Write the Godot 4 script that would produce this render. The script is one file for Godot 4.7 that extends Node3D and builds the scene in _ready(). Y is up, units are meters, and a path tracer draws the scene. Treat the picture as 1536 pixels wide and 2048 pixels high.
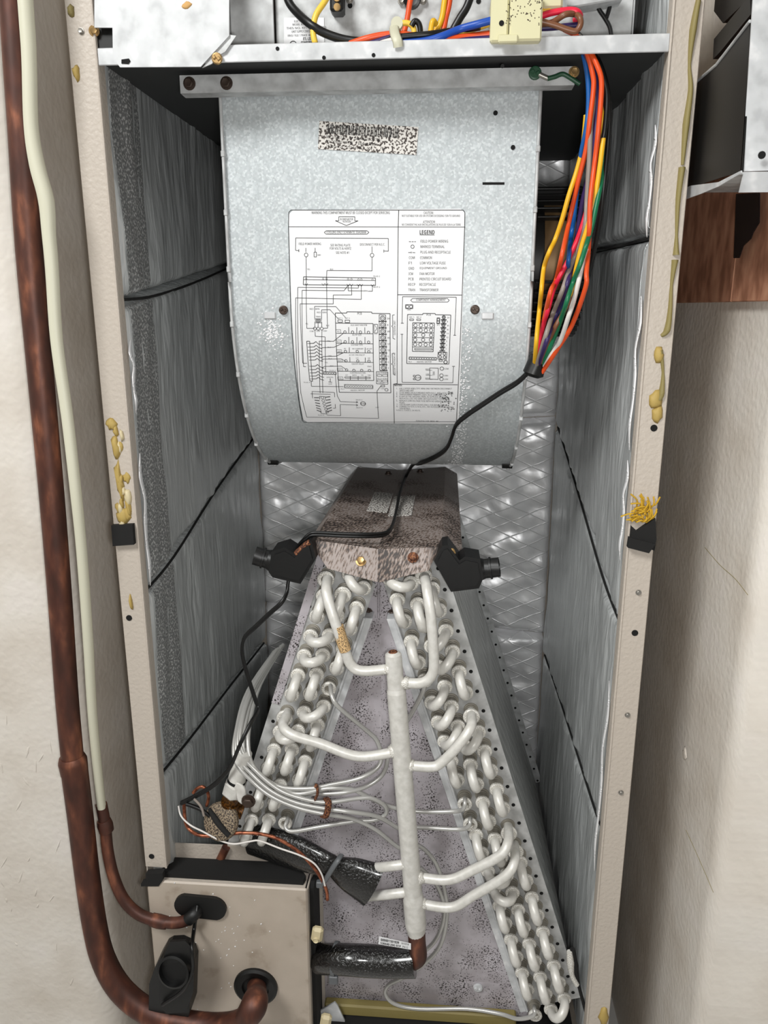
extends Node3D
# An open air handler in a closet: cabinet, blower, A-shaped coil, pipes and wiring. Metres, y up; the cabinet front is the plane z = 0.

var M := {}
var taken := {}
var rng := RandomNumberGenerator.new()

# ---------------------------------------------------------------- shapes
class Shape:
	var st := SurfaceTool.new()
	var group := 1

	func _init() -> void:
		st.begin(Mesh.PRIMITIVE_TRIANGLES)

	func put(t: PackedVector3Array, smooth: bool, flip: bool) -> void:
		if smooth:
			group += 1
		st.set_smooth_group(group if smooth else -1)
		for i in range(0, t.size() - 2, 3):
			st.add_vertex(t[i])
			st.add_vertex(t[i + 2] if flip else t[i + 1])
			st.add_vertex(t[i + 1] if flip else t[i + 2])

	# a closed body given as smooth and flat triangles; turned outwards by its volume
	func body(s: PackedVector3Array, f: PackedVector3Array) -> void:
		var all := s + f
		if all.size() < 3:
			return
		var o := all[0]
		var vol := 0.0
		for i in range(0, all.size() - 2, 3):
			vol += (all[i] - o).dot((all[i + 1] - o).cross(all[i + 2] - o))
		put(s, true, vol > 0.0)
		put(f, false, vol > 0.0)

	func commit() -> ArrayMesh:
		st.generate_normals()
		return st.commit()


static func quad(t: PackedVector3Array, a: Vector3, b: Vector3, c: Vector3, d: Vector3) -> void:
	t.append_array(PackedVector3Array([a, b, c, a, c, d]))


static func spline(p: Array, sub: int) -> PackedVector3Array:
	var out := PackedVector3Array()
	for i in p.size() - 1:
		var a: Vector3 = p[maxi(i - 1, 0)]
		var b: Vector3 = p[i]
		var c: Vector3 = p[i + 1]
		var d: Vector3 = p[mini(i + 2, p.size() - 1)]
		for k in sub:
			out.append(b.cubic_interpolate(c, a, d, float(k) / sub))
	out.append(p[p.size() - 1])
	return out


# a round tube along points; r is a number or one radius per point
static func tube(s: Shape, p: Array, r: Variant, sides := 10, sub := 5, flat := 1.0, up := Vector3.UP) -> void:
	var path := spline(p, sub)
	var n := path.size()
	var side := Vector3.ZERO
	var rings := []
	for i in n:
		var t := (path[mini(i + 1, n - 1)] - path[maxi(i - 1, 0)]).normalized()
		if side == Vector3.ZERO:
			side = t.cross(up if absf(t.dot(up)) < 0.95 else Vector3.RIGHT).normalized()
		side = (side - t * side.dot(t)).normalized()
		var over := side.cross(t)
		var rad := 0.0
		if r is Array:
			var f := float(i) / sub
			var k := mini(int(f), r.size() - 1)
			rad = lerpf(r[k], r[mini(k + 1, r.size() - 1)], f - k)
		else:
			rad = r
		var ring := PackedVector3Array()
		for j in sides:
			var a := TAU * j / sides
			ring.append(path[i] + side * cos(a) * rad + over * sin(a) * rad * flat)
		rings.append(ring)
	var sm := PackedVector3Array()
	var fl := PackedVector3Array()
	for i in n - 1:
		for j in sides:
			var k := (j + 1) % sides
			quad(sm, rings[i][j], rings[i][k], rings[i + 1][k], rings[i + 1][j])
	for j in range(1, sides - 1):
		fl.append_array(PackedVector3Array([rings[0][0], rings[0][j + 1], rings[0][j]]))
		fl.append_array(PackedVector3Array([rings[n - 1][0], rings[n - 1][j], rings[n - 1][j + 1]]))
	s.body(sm, fl)


# a chamfered box between two corners, turned by basis about its middle
static func box(s: Shape, a: Vector3, b: Vector3, bev := 0.001, turn := Basis.IDENTITY) -> void:
	var lo := a.min(b)
	var hi := a.max(b)
	var o := (lo + hi) / 2
	var h := (hi - lo) / 2
	bev = minf(bev, minf(h.x, minf(h.y, h.z)) * 0.9)
	var t := PackedVector3Array()
	var faces := []
	for ax in 3:
		var u := (ax + 1) % 3
		var v := (ax + 2) % 3
		for sg in [-1.0, 1.0]:
			var q := []
			for c in [[-1, -1], [1, -1], [1, 1], [-1, 1]]:
				var p := Vector3.ZERO
				p[ax] = sg * h[ax]
				p[u] = c[0] * (h[u] - bev)
				p[v] = c[1] * (h[v] - bev)
				q.append(p)
			faces.append(q)
		for su in [-1.0, 1.0]:
			for sv in [-1.0, 1.0]:
				var q := []
				for e in [[-1, 0], [1, 0], [1, 1], [-1, 1]]:
					var p := Vector3.ZERO
					p[ax] = e[0] * (h[ax] - bev)
					p[u] = su * (h[u] - (bev if e[1] == 1 else 0.0))
					p[v] = sv * (h[v] - (0.0 if e[1] == 1 else bev))
					q.append(p)
				faces.append(q)
	for x in [-1.0, 1.0]:
		for y in [-1.0, 1.0]:
			for z in [-1.0, 1.0]:
				faces.append([Vector3(x * h.x, y * (h.y - bev), z * (h.z - bev)), Vector3(x * (h.x - bev), y * h.y, z * (h.z - bev)), Vector3(x * (h.x - bev), y * (h.y - bev), z * h.z)])
	for q in faces:
		for i in range(1, q.size() - 1):
			var A: Vector3 = q[0]
			var Bq: Vector3 = q[i]
			var Cq: Vector3 = q[i + 1]
			if (Bq - A).cross(Cq - A).dot(A + Bq + Cq) > 0:
				var w := Bq
				Bq = Cq
				Cq = w
			t.append_array(PackedVector3Array([o + turn * A, o + turn * Bq, o + turn * Cq]))
	s.put(t, false, false)


# a flat outline (points in 3D) pushed out by a vector
static func prism(s: Shape, p: Array, e: Vector3) -> void:
	var n := Vector3.ZERO
	for i in p.size():
		n += (p[i] as Vector3).cross(p[(i + 1) % p.size()])
	n = n.normalized()
	var u := n.cross(Vector3.UP if absf(n.y) < 0.9 else Vector3.RIGHT).normalized()
	var v := n.cross(u)
	var flat := PackedVector2Array()
	for q in p:
		flat.append(Vector2(u.dot(q), v.dot(q)))
	var idx := Geometry2D.triangulate_polygon(flat)
	var t := PackedVector3Array()
	var back := PackedVector3Array()
	for i in range(0, idx.size(), 3):
		back.append_array(PackedVector3Array([p[idx[i]], p[idx[i + 1]], p[idx[i + 2]]]))
		t.append_array(PackedVector3Array([p[idx[i + 1]] + e, p[idx[i]] + e, p[idx[i + 2]] + e]))
	# sides wind like the outline; match the outline's sense to the caps'
	var turn := 0.0
	for i in flat.size():
		turn += flat[i].cross(flat[(i + 1) % flat.size()])
	var tri := 0.0
	if idx.size() >= 3:
		tri = (flat[idx[1]] - flat[idx[0]]).cross(flat[idx[2]] - flat[idx[0]])
	var same := turn * tri > 0
	t.append_array(back)
	for i in p.size():
		var a: Vector3 = p[i]
		var b: Vector3 = p[(i + 1) % p.size()]
		if same:
			quad(t, b, a, a + e, b + e)
		else:
			quad(t, a, b, b + e, a + e)
	s.body(PackedVector3Array(), t)


# a body of revolution: prof holds (along, radius) pairs
static func lathe(s: Shape, o: Vector3, axis: Vector3, prof: Array, sides := 20) -> void:
	axis = axis.normalized()
	var u := axis.cross(Vector3.UP if absf(axis.y) < 0.9 else Vector3.RIGHT).normalized()
	var v := axis.cross(u)
	var parts := []
	var all := PackedVector3Array()
	for i in prof.size() - 1:
		var t := PackedVector3Array()
		for j in sides:
			var a := TAU * j / sides
			var b := TAU * (j + 1) / sides
			var da := u * cos(a) + v * sin(a)
			var db := u * cos(b) + v * sin(b)
			var p: Vector2 = prof[i]
			var q: Vector2 = prof[i + 1]
			quad(t, o + axis * p.x + da * p.y, o + axis * p.x + db * p.y, o + axis * q.x + db * q.y, o + axis * q.x + da * q.y)
		parts.append(t)
		all.append_array(t)
	var vol := 0.0
	for i in range(0, all.size() - 2, 3):
		vol += (all[i] - o).dot((all[i + 1] - o).cross(all[i + 2] - o))
	for t in parts:
		s.put(t, true, vol > 0)


# sheet of metal along a path, reaching by ext, with thickness th
static func sheet(s: Shape, p: PackedVector3Array, ext: Vector3, th: float, smooth: bool) -> void:
	var n := p.size()
	var inn := PackedVector3Array()
	for i in n:
		var t := (p[mini(i + 1, n - 1)] - p[maxi(i - 1, 0)]).normalized()
		inn.append(p[i] + t.cross(ext).normalized() * th)
	var a := PackedVector3Array()
	var b := PackedVector3Array()
	var f := PackedVector3Array()
	for i in n - 1:
		quad(a, p[i], p[i + 1], p[i + 1] + ext, p[i] + ext)
		quad(b, inn[i] + ext, inn[i + 1] + ext, inn[i + 1], inn[i])
		quad(f, p[i + 1], p[i], inn[i], inn[i + 1])
		quad(f, p[i] + ext, p[i + 1] + ext, inn[i + 1] + ext, inn[i] + ext)
	quad(f, p[0], p[0] + ext, inn[0] + ext, inn[0])
	quad(f, p[n - 1] + ext, p[n - 1], inn[n - 1], inn[n - 1] + ext)
	if smooth:
		s.body(a + b, f)
	else:
		s.body(PackedVector3Array(), a + b + f)


# a curved slab: f(u, v) gives the front, g(u, v) the back
static func slab(s: Shape, nu: int, nv: int, f: Callable, g: Callable) -> void:
	var sm := PackedVector3Array()
	var fl := PackedVector3Array()
	var P := []
	var Q := []
	for i in nu + 1:
		var ra := PackedVector3Array()
		var rb := PackedVector3Array()
		for j in nv + 1:
			ra.append(f.call(float(i) / nu, float(j) / nv))
			rb.append(g.call(float(i) / nu, float(j) / nv))
		P.append(ra)
		Q.append(rb)
	for i in nu:
		for j in nv:
			quad(sm, P[i][j], P[i + 1][j], P[i + 1][j + 1], P[i][j + 1])
			quad(fl, Q[i][j + 1], Q[i + 1][j + 1], Q[i + 1][j], Q[i][j])
	for i in nu:
		quad(fl, P[i + 1][0], P[i][0], Q[i][0], Q[i + 1][0])
		quad(fl, P[i][nv], P[i + 1][nv], Q[i + 1][nv], Q[i][nv])
	for j in nv:
		quad(fl, P[0][j], P[0][j + 1], Q[0][j + 1], Q[0][j])
		quad(fl, P[nu][j + 1], P[nu][j], Q[nu][j], Q[nu][j + 1])
	s.body(sm, fl)


# a little lump with a rough outline, lying on a face with normal n
func lump(s: Shape, o: Vector3, n: Vector3, along: Vector3, la: float, lb: float, h: float) -> void:
	var b := n.cross(along).normalized()
	var sm := PackedVector3Array()
	var rim := []
	var mid := []
	for i in 12:
		var a := TAU * i / 12
		var k := rng.randf_range(0.7, 1.15)
		var d := along.normalized() * cos(a) * la * k + b * sin(a) * lb * k
		rim.append(o + d)
		mid.append(o + d * 0.6 + n * h * rng.randf_range(0.7, 1.1))
	for i in 12:
		var j := (i + 1) % 12
		quad(sm, rim[i], rim[j], mid[j], mid[i])
		sm.append_array(PackedVector3Array([mid[i], mid[j], o + n * h]))
		sm.append_array(PackedVector3Array([rim[j], rim[i], o - n * 0.0005]))
	s.body(sm, PackedVector3Array())

# ---------------------------------------------------------------- nodes
func numbered(nm: String) -> String:
	if not taken.has(nm):
		taken[nm] = 0
		return nm
	taken[nm] += 1
	return "%s_%03d" % [nm, taken[nm]]


func tag(o: Node3D, label: String, cat: String, grp := "") -> void:
	o.set_meta("label", label)
	o.set_meta("category", cat)
	if grp:
		o.set_meta("group", grp)


func thing(nm: String, label: String, cat: String, base: Vector3, grp := "") -> Node3D:
	var o := Node3D.new()
	o.name = numbered(nm)
	add_child(o, true)
	o.position = base
	tag(o, label, cat, grp)
	return o


func middle(o: Node) -> Vector3:
	var p := Vector3.ZERO
	while o is Node3D and o != self:
		p += (o as Node3D).position
		o = o.get_parent()
	return p


# one named mesh, given in the scene's own axes
func part(s: Shape, nm: String, m: Material, parent: Node3D, label := "") -> MeshInstance3D:
	var o := MeshInstance3D.new()
	o.mesh = s.commit()
	o.material_override = m
	o.name = numbered(nm) if parent == self else nm
	if parent != self:
		var k := 0
		while parent.has_node(NodePath(o.name)):
			k += 1
			o.name = "%s_%03d" % [nm, k]
	parent.add_child(o, true)
	o.position = -middle(parent)
	if label:
		o.set_meta("label", label)
	return o


func solo(s: Shape, nm: String, m: Material, label: String, cat: String, grp := "") -> MeshInstance3D:
	var o := part(s, nm, m, self)
	tag(o, label, cat, grp)
	return o


func struct(s: Shape, nm: String, m: Material) -> MeshInstance3D:
	var o := part(s, nm, m, self)
	o.set_meta("kind", "structure")
	return o


func tbox(nm: String, a: Vector3, b: Vector3, m: Material, parent: Node3D, bev := 0.001, label := "") -> MeshInstance3D:
	var s := Shape.new()
	box(s, a, b, bev)
	return part(s, nm, m, parent, label)


func ttube(nm: String, p: Array, r: Variant, m: Material, parent: Node3D, sides := 10, label := "") -> MeshInstance3D:
	var s := Shape.new()
	tube(s, p, r, sides)
	return part(s, nm, m, parent, label)


# hexagonal screw head with washer
func screw(o: Vector3, n: Vector3, r: float, m: Material, parent: Node3D, nm := "screw", label := "") -> void:
	var s := Shape.new()
	lathe(s, o, n, [Vector2(0, 0), Vector2(0, r * 1.35), Vector2(r * 0.25, r * 1.3), Vector2(r * 0.3, 0)], 18)
	lathe(s, o + n * r * 0.3, n, [Vector2(0, 0), Vector2(0, r), Vector2(r * 0.6, r), Vector2(r * 0.75, r * 0.8), Vector2(r * 0.6, 0)], 6)
	part(s, nm, m, parent, label)


# slotted pan-head screw
func slot_screw(o: Vector3, n: Vector3, r: float, m: Material, parent: Node3D, label := "") -> void:
	var s := Shape.new()
	var u := n.cross(Vector3(0.3, 1, 0.2)).normalized()
	lathe(s, o, n, [Vector2(0, 0), Vector2(0, r), Vector2(r * 0.35, r * 0.9), Vector2(r * 0.4, r * 0.75), Vector2(r * 0.4, 0)], 18)
	for k in [-1.0, 1.0]:
		box(s, o + n * r * 0.35 + u * k * r * 0.42 - Vector3.ONE * r * 0.3, o + n * r * 0.35 + u * k * r * 0.42 + Vector3.ONE * r * 0.3, r * 0.1, Basis(Vector3(0, 0, 1), 0.6))
	part(s, "screw", m, parent, label)


# a hole: a dark dished disc let into a face
func hole(o: Vector3, n: Vector3, r: float, parent: Node3D) -> void:
	var s := Shape.new()
	lathe(s, o, n, [Vector2(-0.0004, 0), Vector2(-0.0004, r), Vector2(0.0003, r), Vector2(0.0002, r * 0.8), Vector2(0.0001, 0)], 12)
	part(s, "screw_hole", M.hole, parent)

# ---------------------------------------------------------------- materials
func mat(key: String, col: Color, rough := 0.6, metal := 0.0) -> StandardMaterial3D:
	var m := StandardMaterial3D.new()
	m.albedo_color = col
	m.roughness = rough
	m.metallic = metal
	m.resource_name = key
	M[key] = m
	return m


func noise(kind: int, freq: float, sd: int, oct := 3) -> FastNoiseLite:
	var n := FastNoiseLite.new()
	n.noise_type = kind
	n.frequency = freq
	n.seed = sd
	n.fractal_octaves = oct
	return n


func ntex(n: FastNoiseLite, cols: Array, offs: Array, size := 256) -> NoiseTexture2D:
	var t := NoiseTexture2D.new()
	t.width = size
	t.height = size
	t.seamless = true
	t.noise = n
	if cols.size():
		var g := Gradient.new()
		g.offsets = PackedFloat32Array(offs)
		g.colors = PackedColorArray(cols)
		t.color_ramp = g
	return t


func tri(m: StandardMaterial3D, scale: Vector3) -> void:
	m.uv1_triplanar = true
	m.uv1_world_triplanar = true
	m.uv1_scale = scale
	m.uv1_triplanar_sharpness = 4.0


func textured(key: String, t: Texture2D, scale: Vector3, rough := 0.6, metal := 0.0) -> StandardMaterial3D:
	var m := mat(key, Color.WHITE, rough, metal)
	m.albedo_texture = t
	tri(m, scale)
	return m


func bump(m: StandardMaterial3D, t: Texture2D, cm: float) -> void:
	m.heightmap_enabled = true
	m.heightmap_texture = t
	m.heightmap_scale = cm


func picture(size: int, f: Callable) -> ImageTexture:
	var im := Image.create_empty(size, size, false, Image.FORMAT_RGB8)
	for y in size:
		for x in size:
			im.set_pixel(x, y, f.call(x, y))
	return ImageTexture.create_from_image(im)


func grey(v: float) -> Color:
	return Color(v, v, v)


func materials() -> void:
	var cell := noise(FastNoiseLite.TYPE_CELLULAR, 0.1, 3, 1)
	cell.cellular_return_type = FastNoiseLite.RETURN_CELL_VALUE
	var sp := ntex(cell, [Color(0.69, 0.712, 0.72), Color(0.735, 0.757, 0.765), Color(0.81, 0.83, 0.835)], [0.0, 0.6, 1.0], 256)
	textured("galv", sp, Vector3(22, 22, 22), 0.5, 0.25)
	var blotch := noise(FastNoiseLite.TYPE_SIMPLEX, 0.02, 8, 5)
	textured("galv_dull", ntex(blotch, [Color(0.66, 0.66, 0.66), Color(0.74, 0.745, 0.745), Color(0.80, 0.805, 0.805)], [0.15, 0.5, 0.85]), Vector3(7, 7, 7), 0.5, 0.25)
	textured("galv_white", ntex(noise(FastNoiseLite.TYPE_SIMPLEX, 0.025, 18, 5), [Color(0.70, 0.705, 0.71), Color(0.76, 0.765, 0.77), Color(0.785, 0.79, 0.795), Color(0.88, 0.88, 0.88)], [0.12, 0.4, 0.68, 0.95]), Vector3(5, 5, 5), 0.5, 0.15)
	textured("plate", ntex(noise(FastNoiseLite.TYPE_SIMPLEX, 0.02, 28, 4), [Color(0.64, 0.64, 0.635), Color(0.71, 0.71, 0.705), Color(0.76, 0.76, 0.755)], [0.2, 0.5, 0.8]), Vector3(8, 8, 8), 0.45, 0.15)
	textured("fins", ntex(noise(FastNoiseLite.TYPE_SIMPLEX, 0.02, 38, 3), [Color(0.62, 0.62, 0.61), Color(0.78, 0.78, 0.77), Color(0.92, 0.92, 0.91)], [0.2, 0.5, 0.8]), Vector3(30, 4, 30), 0.38, 0.35)
	# foil-faced insulation
	var foil := mat("foil", Color(0.83, 0.84, 0.84), 0.42, 0.55)
	tri(foil, Vector3(9, 1.6, 9))
	bump(foil, ntex(noise(FastNoiseLite.TYPE_SIMPLEX, 0.03, 5, 4), [], []), 0.14)
	var dn := noise(FastNoiseLite.TYPE_SIMPLEX, 0.16, 55, 2)
	var ft := textured("foil_tape", picture(256, func(x: int, y: int) -> Color:
		var k := dn.get_noise_2d(x, y * 0.8)
		var line := 0.25 if x % 37 < 2 else 0.0
		return Color(0.55, 0.555, 0.555).lerp(Color(0.86, 0.86, 0.855), clampf((k + line - 0.22) * 6.0, 0, 1))), Vector3(7, 7, 7), 0.5, 0.45)
	ft.metallic_specular = 0.5
	var scrim := picture(256, func(x: int, y: int) -> Color:
		var u := x / 256.0
		var v := y / 256.0
		var a := absf(fposmod(u + v, 1.0) - 0.5)
		var b := absf(fposmod(u - v, 1.0) - 0.5)
		return grey(maxf(exp(-pow(a / 0.025, 2.0)), exp(-pow(b / 0.025, 2.0)))))
	var fb := mat("foil_back", Color(0.96, 0.96, 0.965), 0.36, 0.35)
	tri(fb, Vector3(17, 38, 17))
	bump(fb, scrim, 0.05)
	# painted sheet metal and plaster
	var paint := mat("paint", Color(0.73, 0.69, 0.645), 0.5)
	tri(paint, Vector3(12, 12, 12))
	bump(paint, ntex(noise(FastNoiseLite.TYPE_SIMPLEX, 0.05, 15, 3), [], []), 0.03)
	textured("panel_paint", ntex(noise(FastNoiseLite.TYPE_SIMPLEX, 0.01, 16, 5), [Color(0.62, 0.565, 0.505), Color(0.69, 0.64, 0.585), Color(0.71, 0.66, 0.605)], [0.1, 0.3, 0.8], 512), Vector3(3.3, 3.3, 3.3), 0.45)
	var wall := textured("wall", ntex(noise(FastNoiseLite.TYPE_SIMPLEX, 0.008, 6, 4), [Color(0.80, 0.765, 0.72), Color(0.84, 0.81, 0.77), Color(0.86, 0.835, 0.80)], [0.05, 0.45, 0.8], 512), Vector3(1.7, 1.7, 1.7), 0.75)
	bump(wall, ntex(noise(FastNoiseLite.TYPE_SIMPLEX, 0.09, 7, 3), [], [], 512), 0.045)
	mat("room", Color(0.78, 0.775, 0.765), 0.8)
	mat("trim", Color(0.87, 0.835, 0.79), 0.6)
	textured("wood", ntex(noise(FastNoiseLite.TYPE_SIMPLEX, 0.02, 9, 4), [Color(0.56, 0.38, 0.29), Color(0.68, 0.48, 0.38), Color(0.75, 0.56, 0.45)], [0.15, 0.5, 0.85]), Vector3(20, 3, 6), 0.55)
	# copper, aluminium, brass
	textured("copper", ntex(noise(FastNoiseLite.TYPE_SIMPLEX, 0.015, 10, 5), [Color(0.27, 0.165, 0.135), Color(0.33, 0.195, 0.155), Color(0.39, 0.235, 0.18), Color(0.58, 0.36, 0.26)], [0.2, 0.5, 0.7, 0.97]), Vector3(9, 3, 9), 0.5, 0.35)
	textured("copper_bright", ntex(noise(FastNoiseLite.TYPE_SIMPLEX, 0.02, 11, 3), [Color(0.42, 0.22, 0.15), Color(0.66, 0.40, 0.29)], [0.3, 0.7]), Vector3(20, 20, 20), 0.35, 0.6)
	textured("rust", ntex(noise(FastNoiseLite.TYPE_SIMPLEX, 0.03, 12, 4), [Color(0.20, 0.10, 0.07), Color(0.42, 0.24, 0.15), Color(0.62, 0.42, 0.28)], [0.25, 0.5, 0.8]), Vector3(40, 40, 40), 0.7, 0.2)
	textured("tube", ntex(noise(FastNoiseLite.TYPE_SIMPLEX, 0.03, 13, 4), [Color(0.80, 0.79, 0.765), Color(0.835, 0.825, 0.80), Color(0.87, 0.86, 0.84)], [0.15, 0.5, 0.85]), Vector3(10, 10, 10), 0.42, 0.15)
	textured("collar", ntex(noise(FastNoiseLite.TYPE_SIMPLEX, 0.06, 14, 3), [Color(0.62, 0.59, 0.54), Color(0.86, 0.85, 0.82), Color(0.95, 0.945, 0.93)], [0.15, 0.5, 0.8]), Vector3(40, 40, 40), 0.5, 0.1)
	mat("stub", Color(0.56, 0.54, 0.50), 0.45, 0.2)
	mat("capillary", Color(0.74, 0.735, 0.72), 0.36, 0.45)
	mat("brass", Color(0.66, 0.54, 0.36), 0.35, 0.7)
	textured("old_brass", ntex(noise(FastNoiseLite.TYPE_SIMPLEX, 0.03, 17, 3), [Color(0.22, 0.13, 0.04), Color(0.45, 0.29, 0.10)], [0.3, 0.7]), Vector3(30, 30, 30), 0.4, 0.6)
	mat("steel", Color(0.60, 0.585, 0.56), 0.38, 0.7)
	mat("dark_screw", Color(0.27, 0.22, 0.19), 0.45, 0.5)
	mat("bronze", Color(0.42, 0.33, 0.22), 0.4, 0.6)
	# plastics, foam, rubber, print
	mat("black", Color(0.045, 0.045, 0.047), 0.42)
	mat("rubber", Color(0.035, 0.034, 0.034), 0.5)
	mat("foam", Color(0.06, 0.056, 0.053), 0.85)
	mat("liner", Color(0.19, 0.195, 0.195), 0.8)
	mat("wrap", Color(0.04, 0.035, 0.034), 0.32)
	M.wrap.clearcoat_enabled = true
	M.wrap.clearcoat = 0.8
	M.wrap.clearcoat_roughness = 0.15
	tri(M.wrap, Vector3(14, 14, 14))
	bump(M.wrap, ntex(noise(FastNoiseLite.TYPE_SIMPLEX, 0.06, 19, 4), [], []), 0.12)
	mat("motor", Color(0.07, 0.068, 0.066), 0.45, 0.3)
	mat("hole", Color(0.02, 0.02, 0.02), 0.9)
	mat("sticker", Color(0.90, 0.90, 0.905), 0.5)
	mat("ink", Color(0.10, 0.10, 0.105), 0.7)
	mat("ivory", Color(0.83, 0.81, 0.66), 0.45)
	mat("cream", Color(0.80, 0.745, 0.60), 0.5)
	mat("tie", Color(0.78, 0.77, 0.68), 0.45)
	mat("grey_tie", Color(0.36, 0.37, 0.38), 0.45)
	mat("tape", Color(0.16, 0.14, 0.15), 0.18, 0.5)
	mat("glue", Color(0.68, 0.58, 0.32), 0.65)
	mat("old_glue", Color(0.52, 0.47, 0.28), 0.6)
	mat("wool", Color(0.78, 0.62, 0.16), 0.95)
	mat("wool_edge", Color(0.80, 0.63, 0.40), 0.9)
	mat("green_paint", Color(0.13, 0.30, 0.20), 0.45)
	mat("conduit", Color(0.79, 0.78, 0.70), 0.5)
	for c in [["orange", Color(0.87, 0.31, 0.11)], ["blue", Color(0.09, 0.29, 0.66)], ["sky", Color(0.06, 0.34, 0.62)], ["purple", Color(0.20, 0.14, 0.34)], ["yellow", Color(0.90, 0.69, 0.12)], ["pale_yellow", Color(0.93, 0.78, 0.30)], ["green", Color(0.05, 0.42, 0.27)], ["pink", Color(0.88, 0.13, 0.25)], ["white", Color(0.86, 0.84, 0.82)], ["grey", Color(0.56, 0.52, 0.49)], ["brown", Color(0.47, 0.30, 0.20)], ["wire_black", Color(0.03, 0.03, 0.033)]]:
		mat(c[0], c[1], 0.4)
	# stained sheet: lavender grey with black specks
	var n1 := noise(FastNoiseLite.TYPE_SIMPLEX, 0.15, 20, 2)
	var n2 := noise(FastNoiseLite.TYPE_SIMPLEX, 0.012, 21, 3)
	var n3 := noise(FastNoiseLite.TYPE_SIMPLEX, 0.02, 22, 4)
	textured("specked", picture(1024, func(x: int, y: int) -> Color:
		var k := n1.get_noise_2d(x, y) + 0.45 * n2.get_noise_2d(x * 0.8, y * 0.8)
		var base := Color(0.74, 0.715, 0.735).lerp(Color(0.66, 0.635, 0.65), clampf(n3.get_noise_2d(x * 0.5, y * 0.5) * 1.5 + 0.4, 0, 1))
		return Color(0.14, 0.12, 0.115) if k > 0.66 else base), Vector3(2.0, 2.0, 2.0), 0.38, 0.15)
	# rusty hood: brown and black streaks over grey paint
	var h1 := noise(FastNoiseLite.TYPE_SIMPLEX, 0.05, 23, 4)
	var h2 := noise(FastNoiseLite.TYPE_SIMPLEX, 0.008, 24, 3)
	textured("hood", picture(1024, func(x: int, y: int) -> Color:
		var back := y / 1024.0
		var k := 0.75 * h1.get_noise_2d((x * 0.94 + y * 0.34) * 3.6, (y * 0.94 - x * 0.34) * 1.0) + 0.5 * h2.get_noise_2d(x * 0.6, y * 0.6) + lerpf(-0.46, 0.0, smoothstep(0.02, 0.8, back))
		var c := Color(0.60, 0.56, 0.54).lerp(Color(0.40, 0.32, 0.27), smoothstep(-0.3, 0.2, k) * 0.8)
		return c.lerp(Color(0.20, 0.175, 0.165), smoothstep(0.08, 0.42, k))), Vector3(2, 2, 2), 0.5, 0.15)
	# mould-spotted paper
	var d1 := noise(FastNoiseLite.TYPE_SIMPLEX, 0.16, 25, 3)
	var spot := func(paper: Color, level: float) -> ImageTexture:
		return picture(256, func(x: int, y: int) -> Color:
			return Color(0.17, 0.13, 0.11) if d1.get_noise_2d(x, y) > level else paper)
	textured("spotted", spot.call(Color(0.86, 0.845, 0.82), 0.2), Vector3(7, 7, 7), 0.6)
	textured("cork", spot.call(Color(0.84, 0.70, 0.50), 0.3), Vector3(14, 14, 14), 0.7)
	textured("crust", spot.call(Color(0.55, 0.49, 0.40), 0.1), Vector3(10, 10, 10), 0.7)

# ---------------------------------------------------------------- blower front: flat, then a round scroll
const SCROLL := 0.208
func face_at(x: float, s: float, lift := 0.0) -> Vector3:
	if s <= 0.185:
		return Vector3(x, 1.5 - s, -0.056 + lift)
	var a := (s - 0.185) / SCROLL
	return Vector3(x, 1.315 - (SCROLL + lift) * sin(a), -0.056 - SCROLL + (SCROLL + lift) * cos(a))


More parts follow.
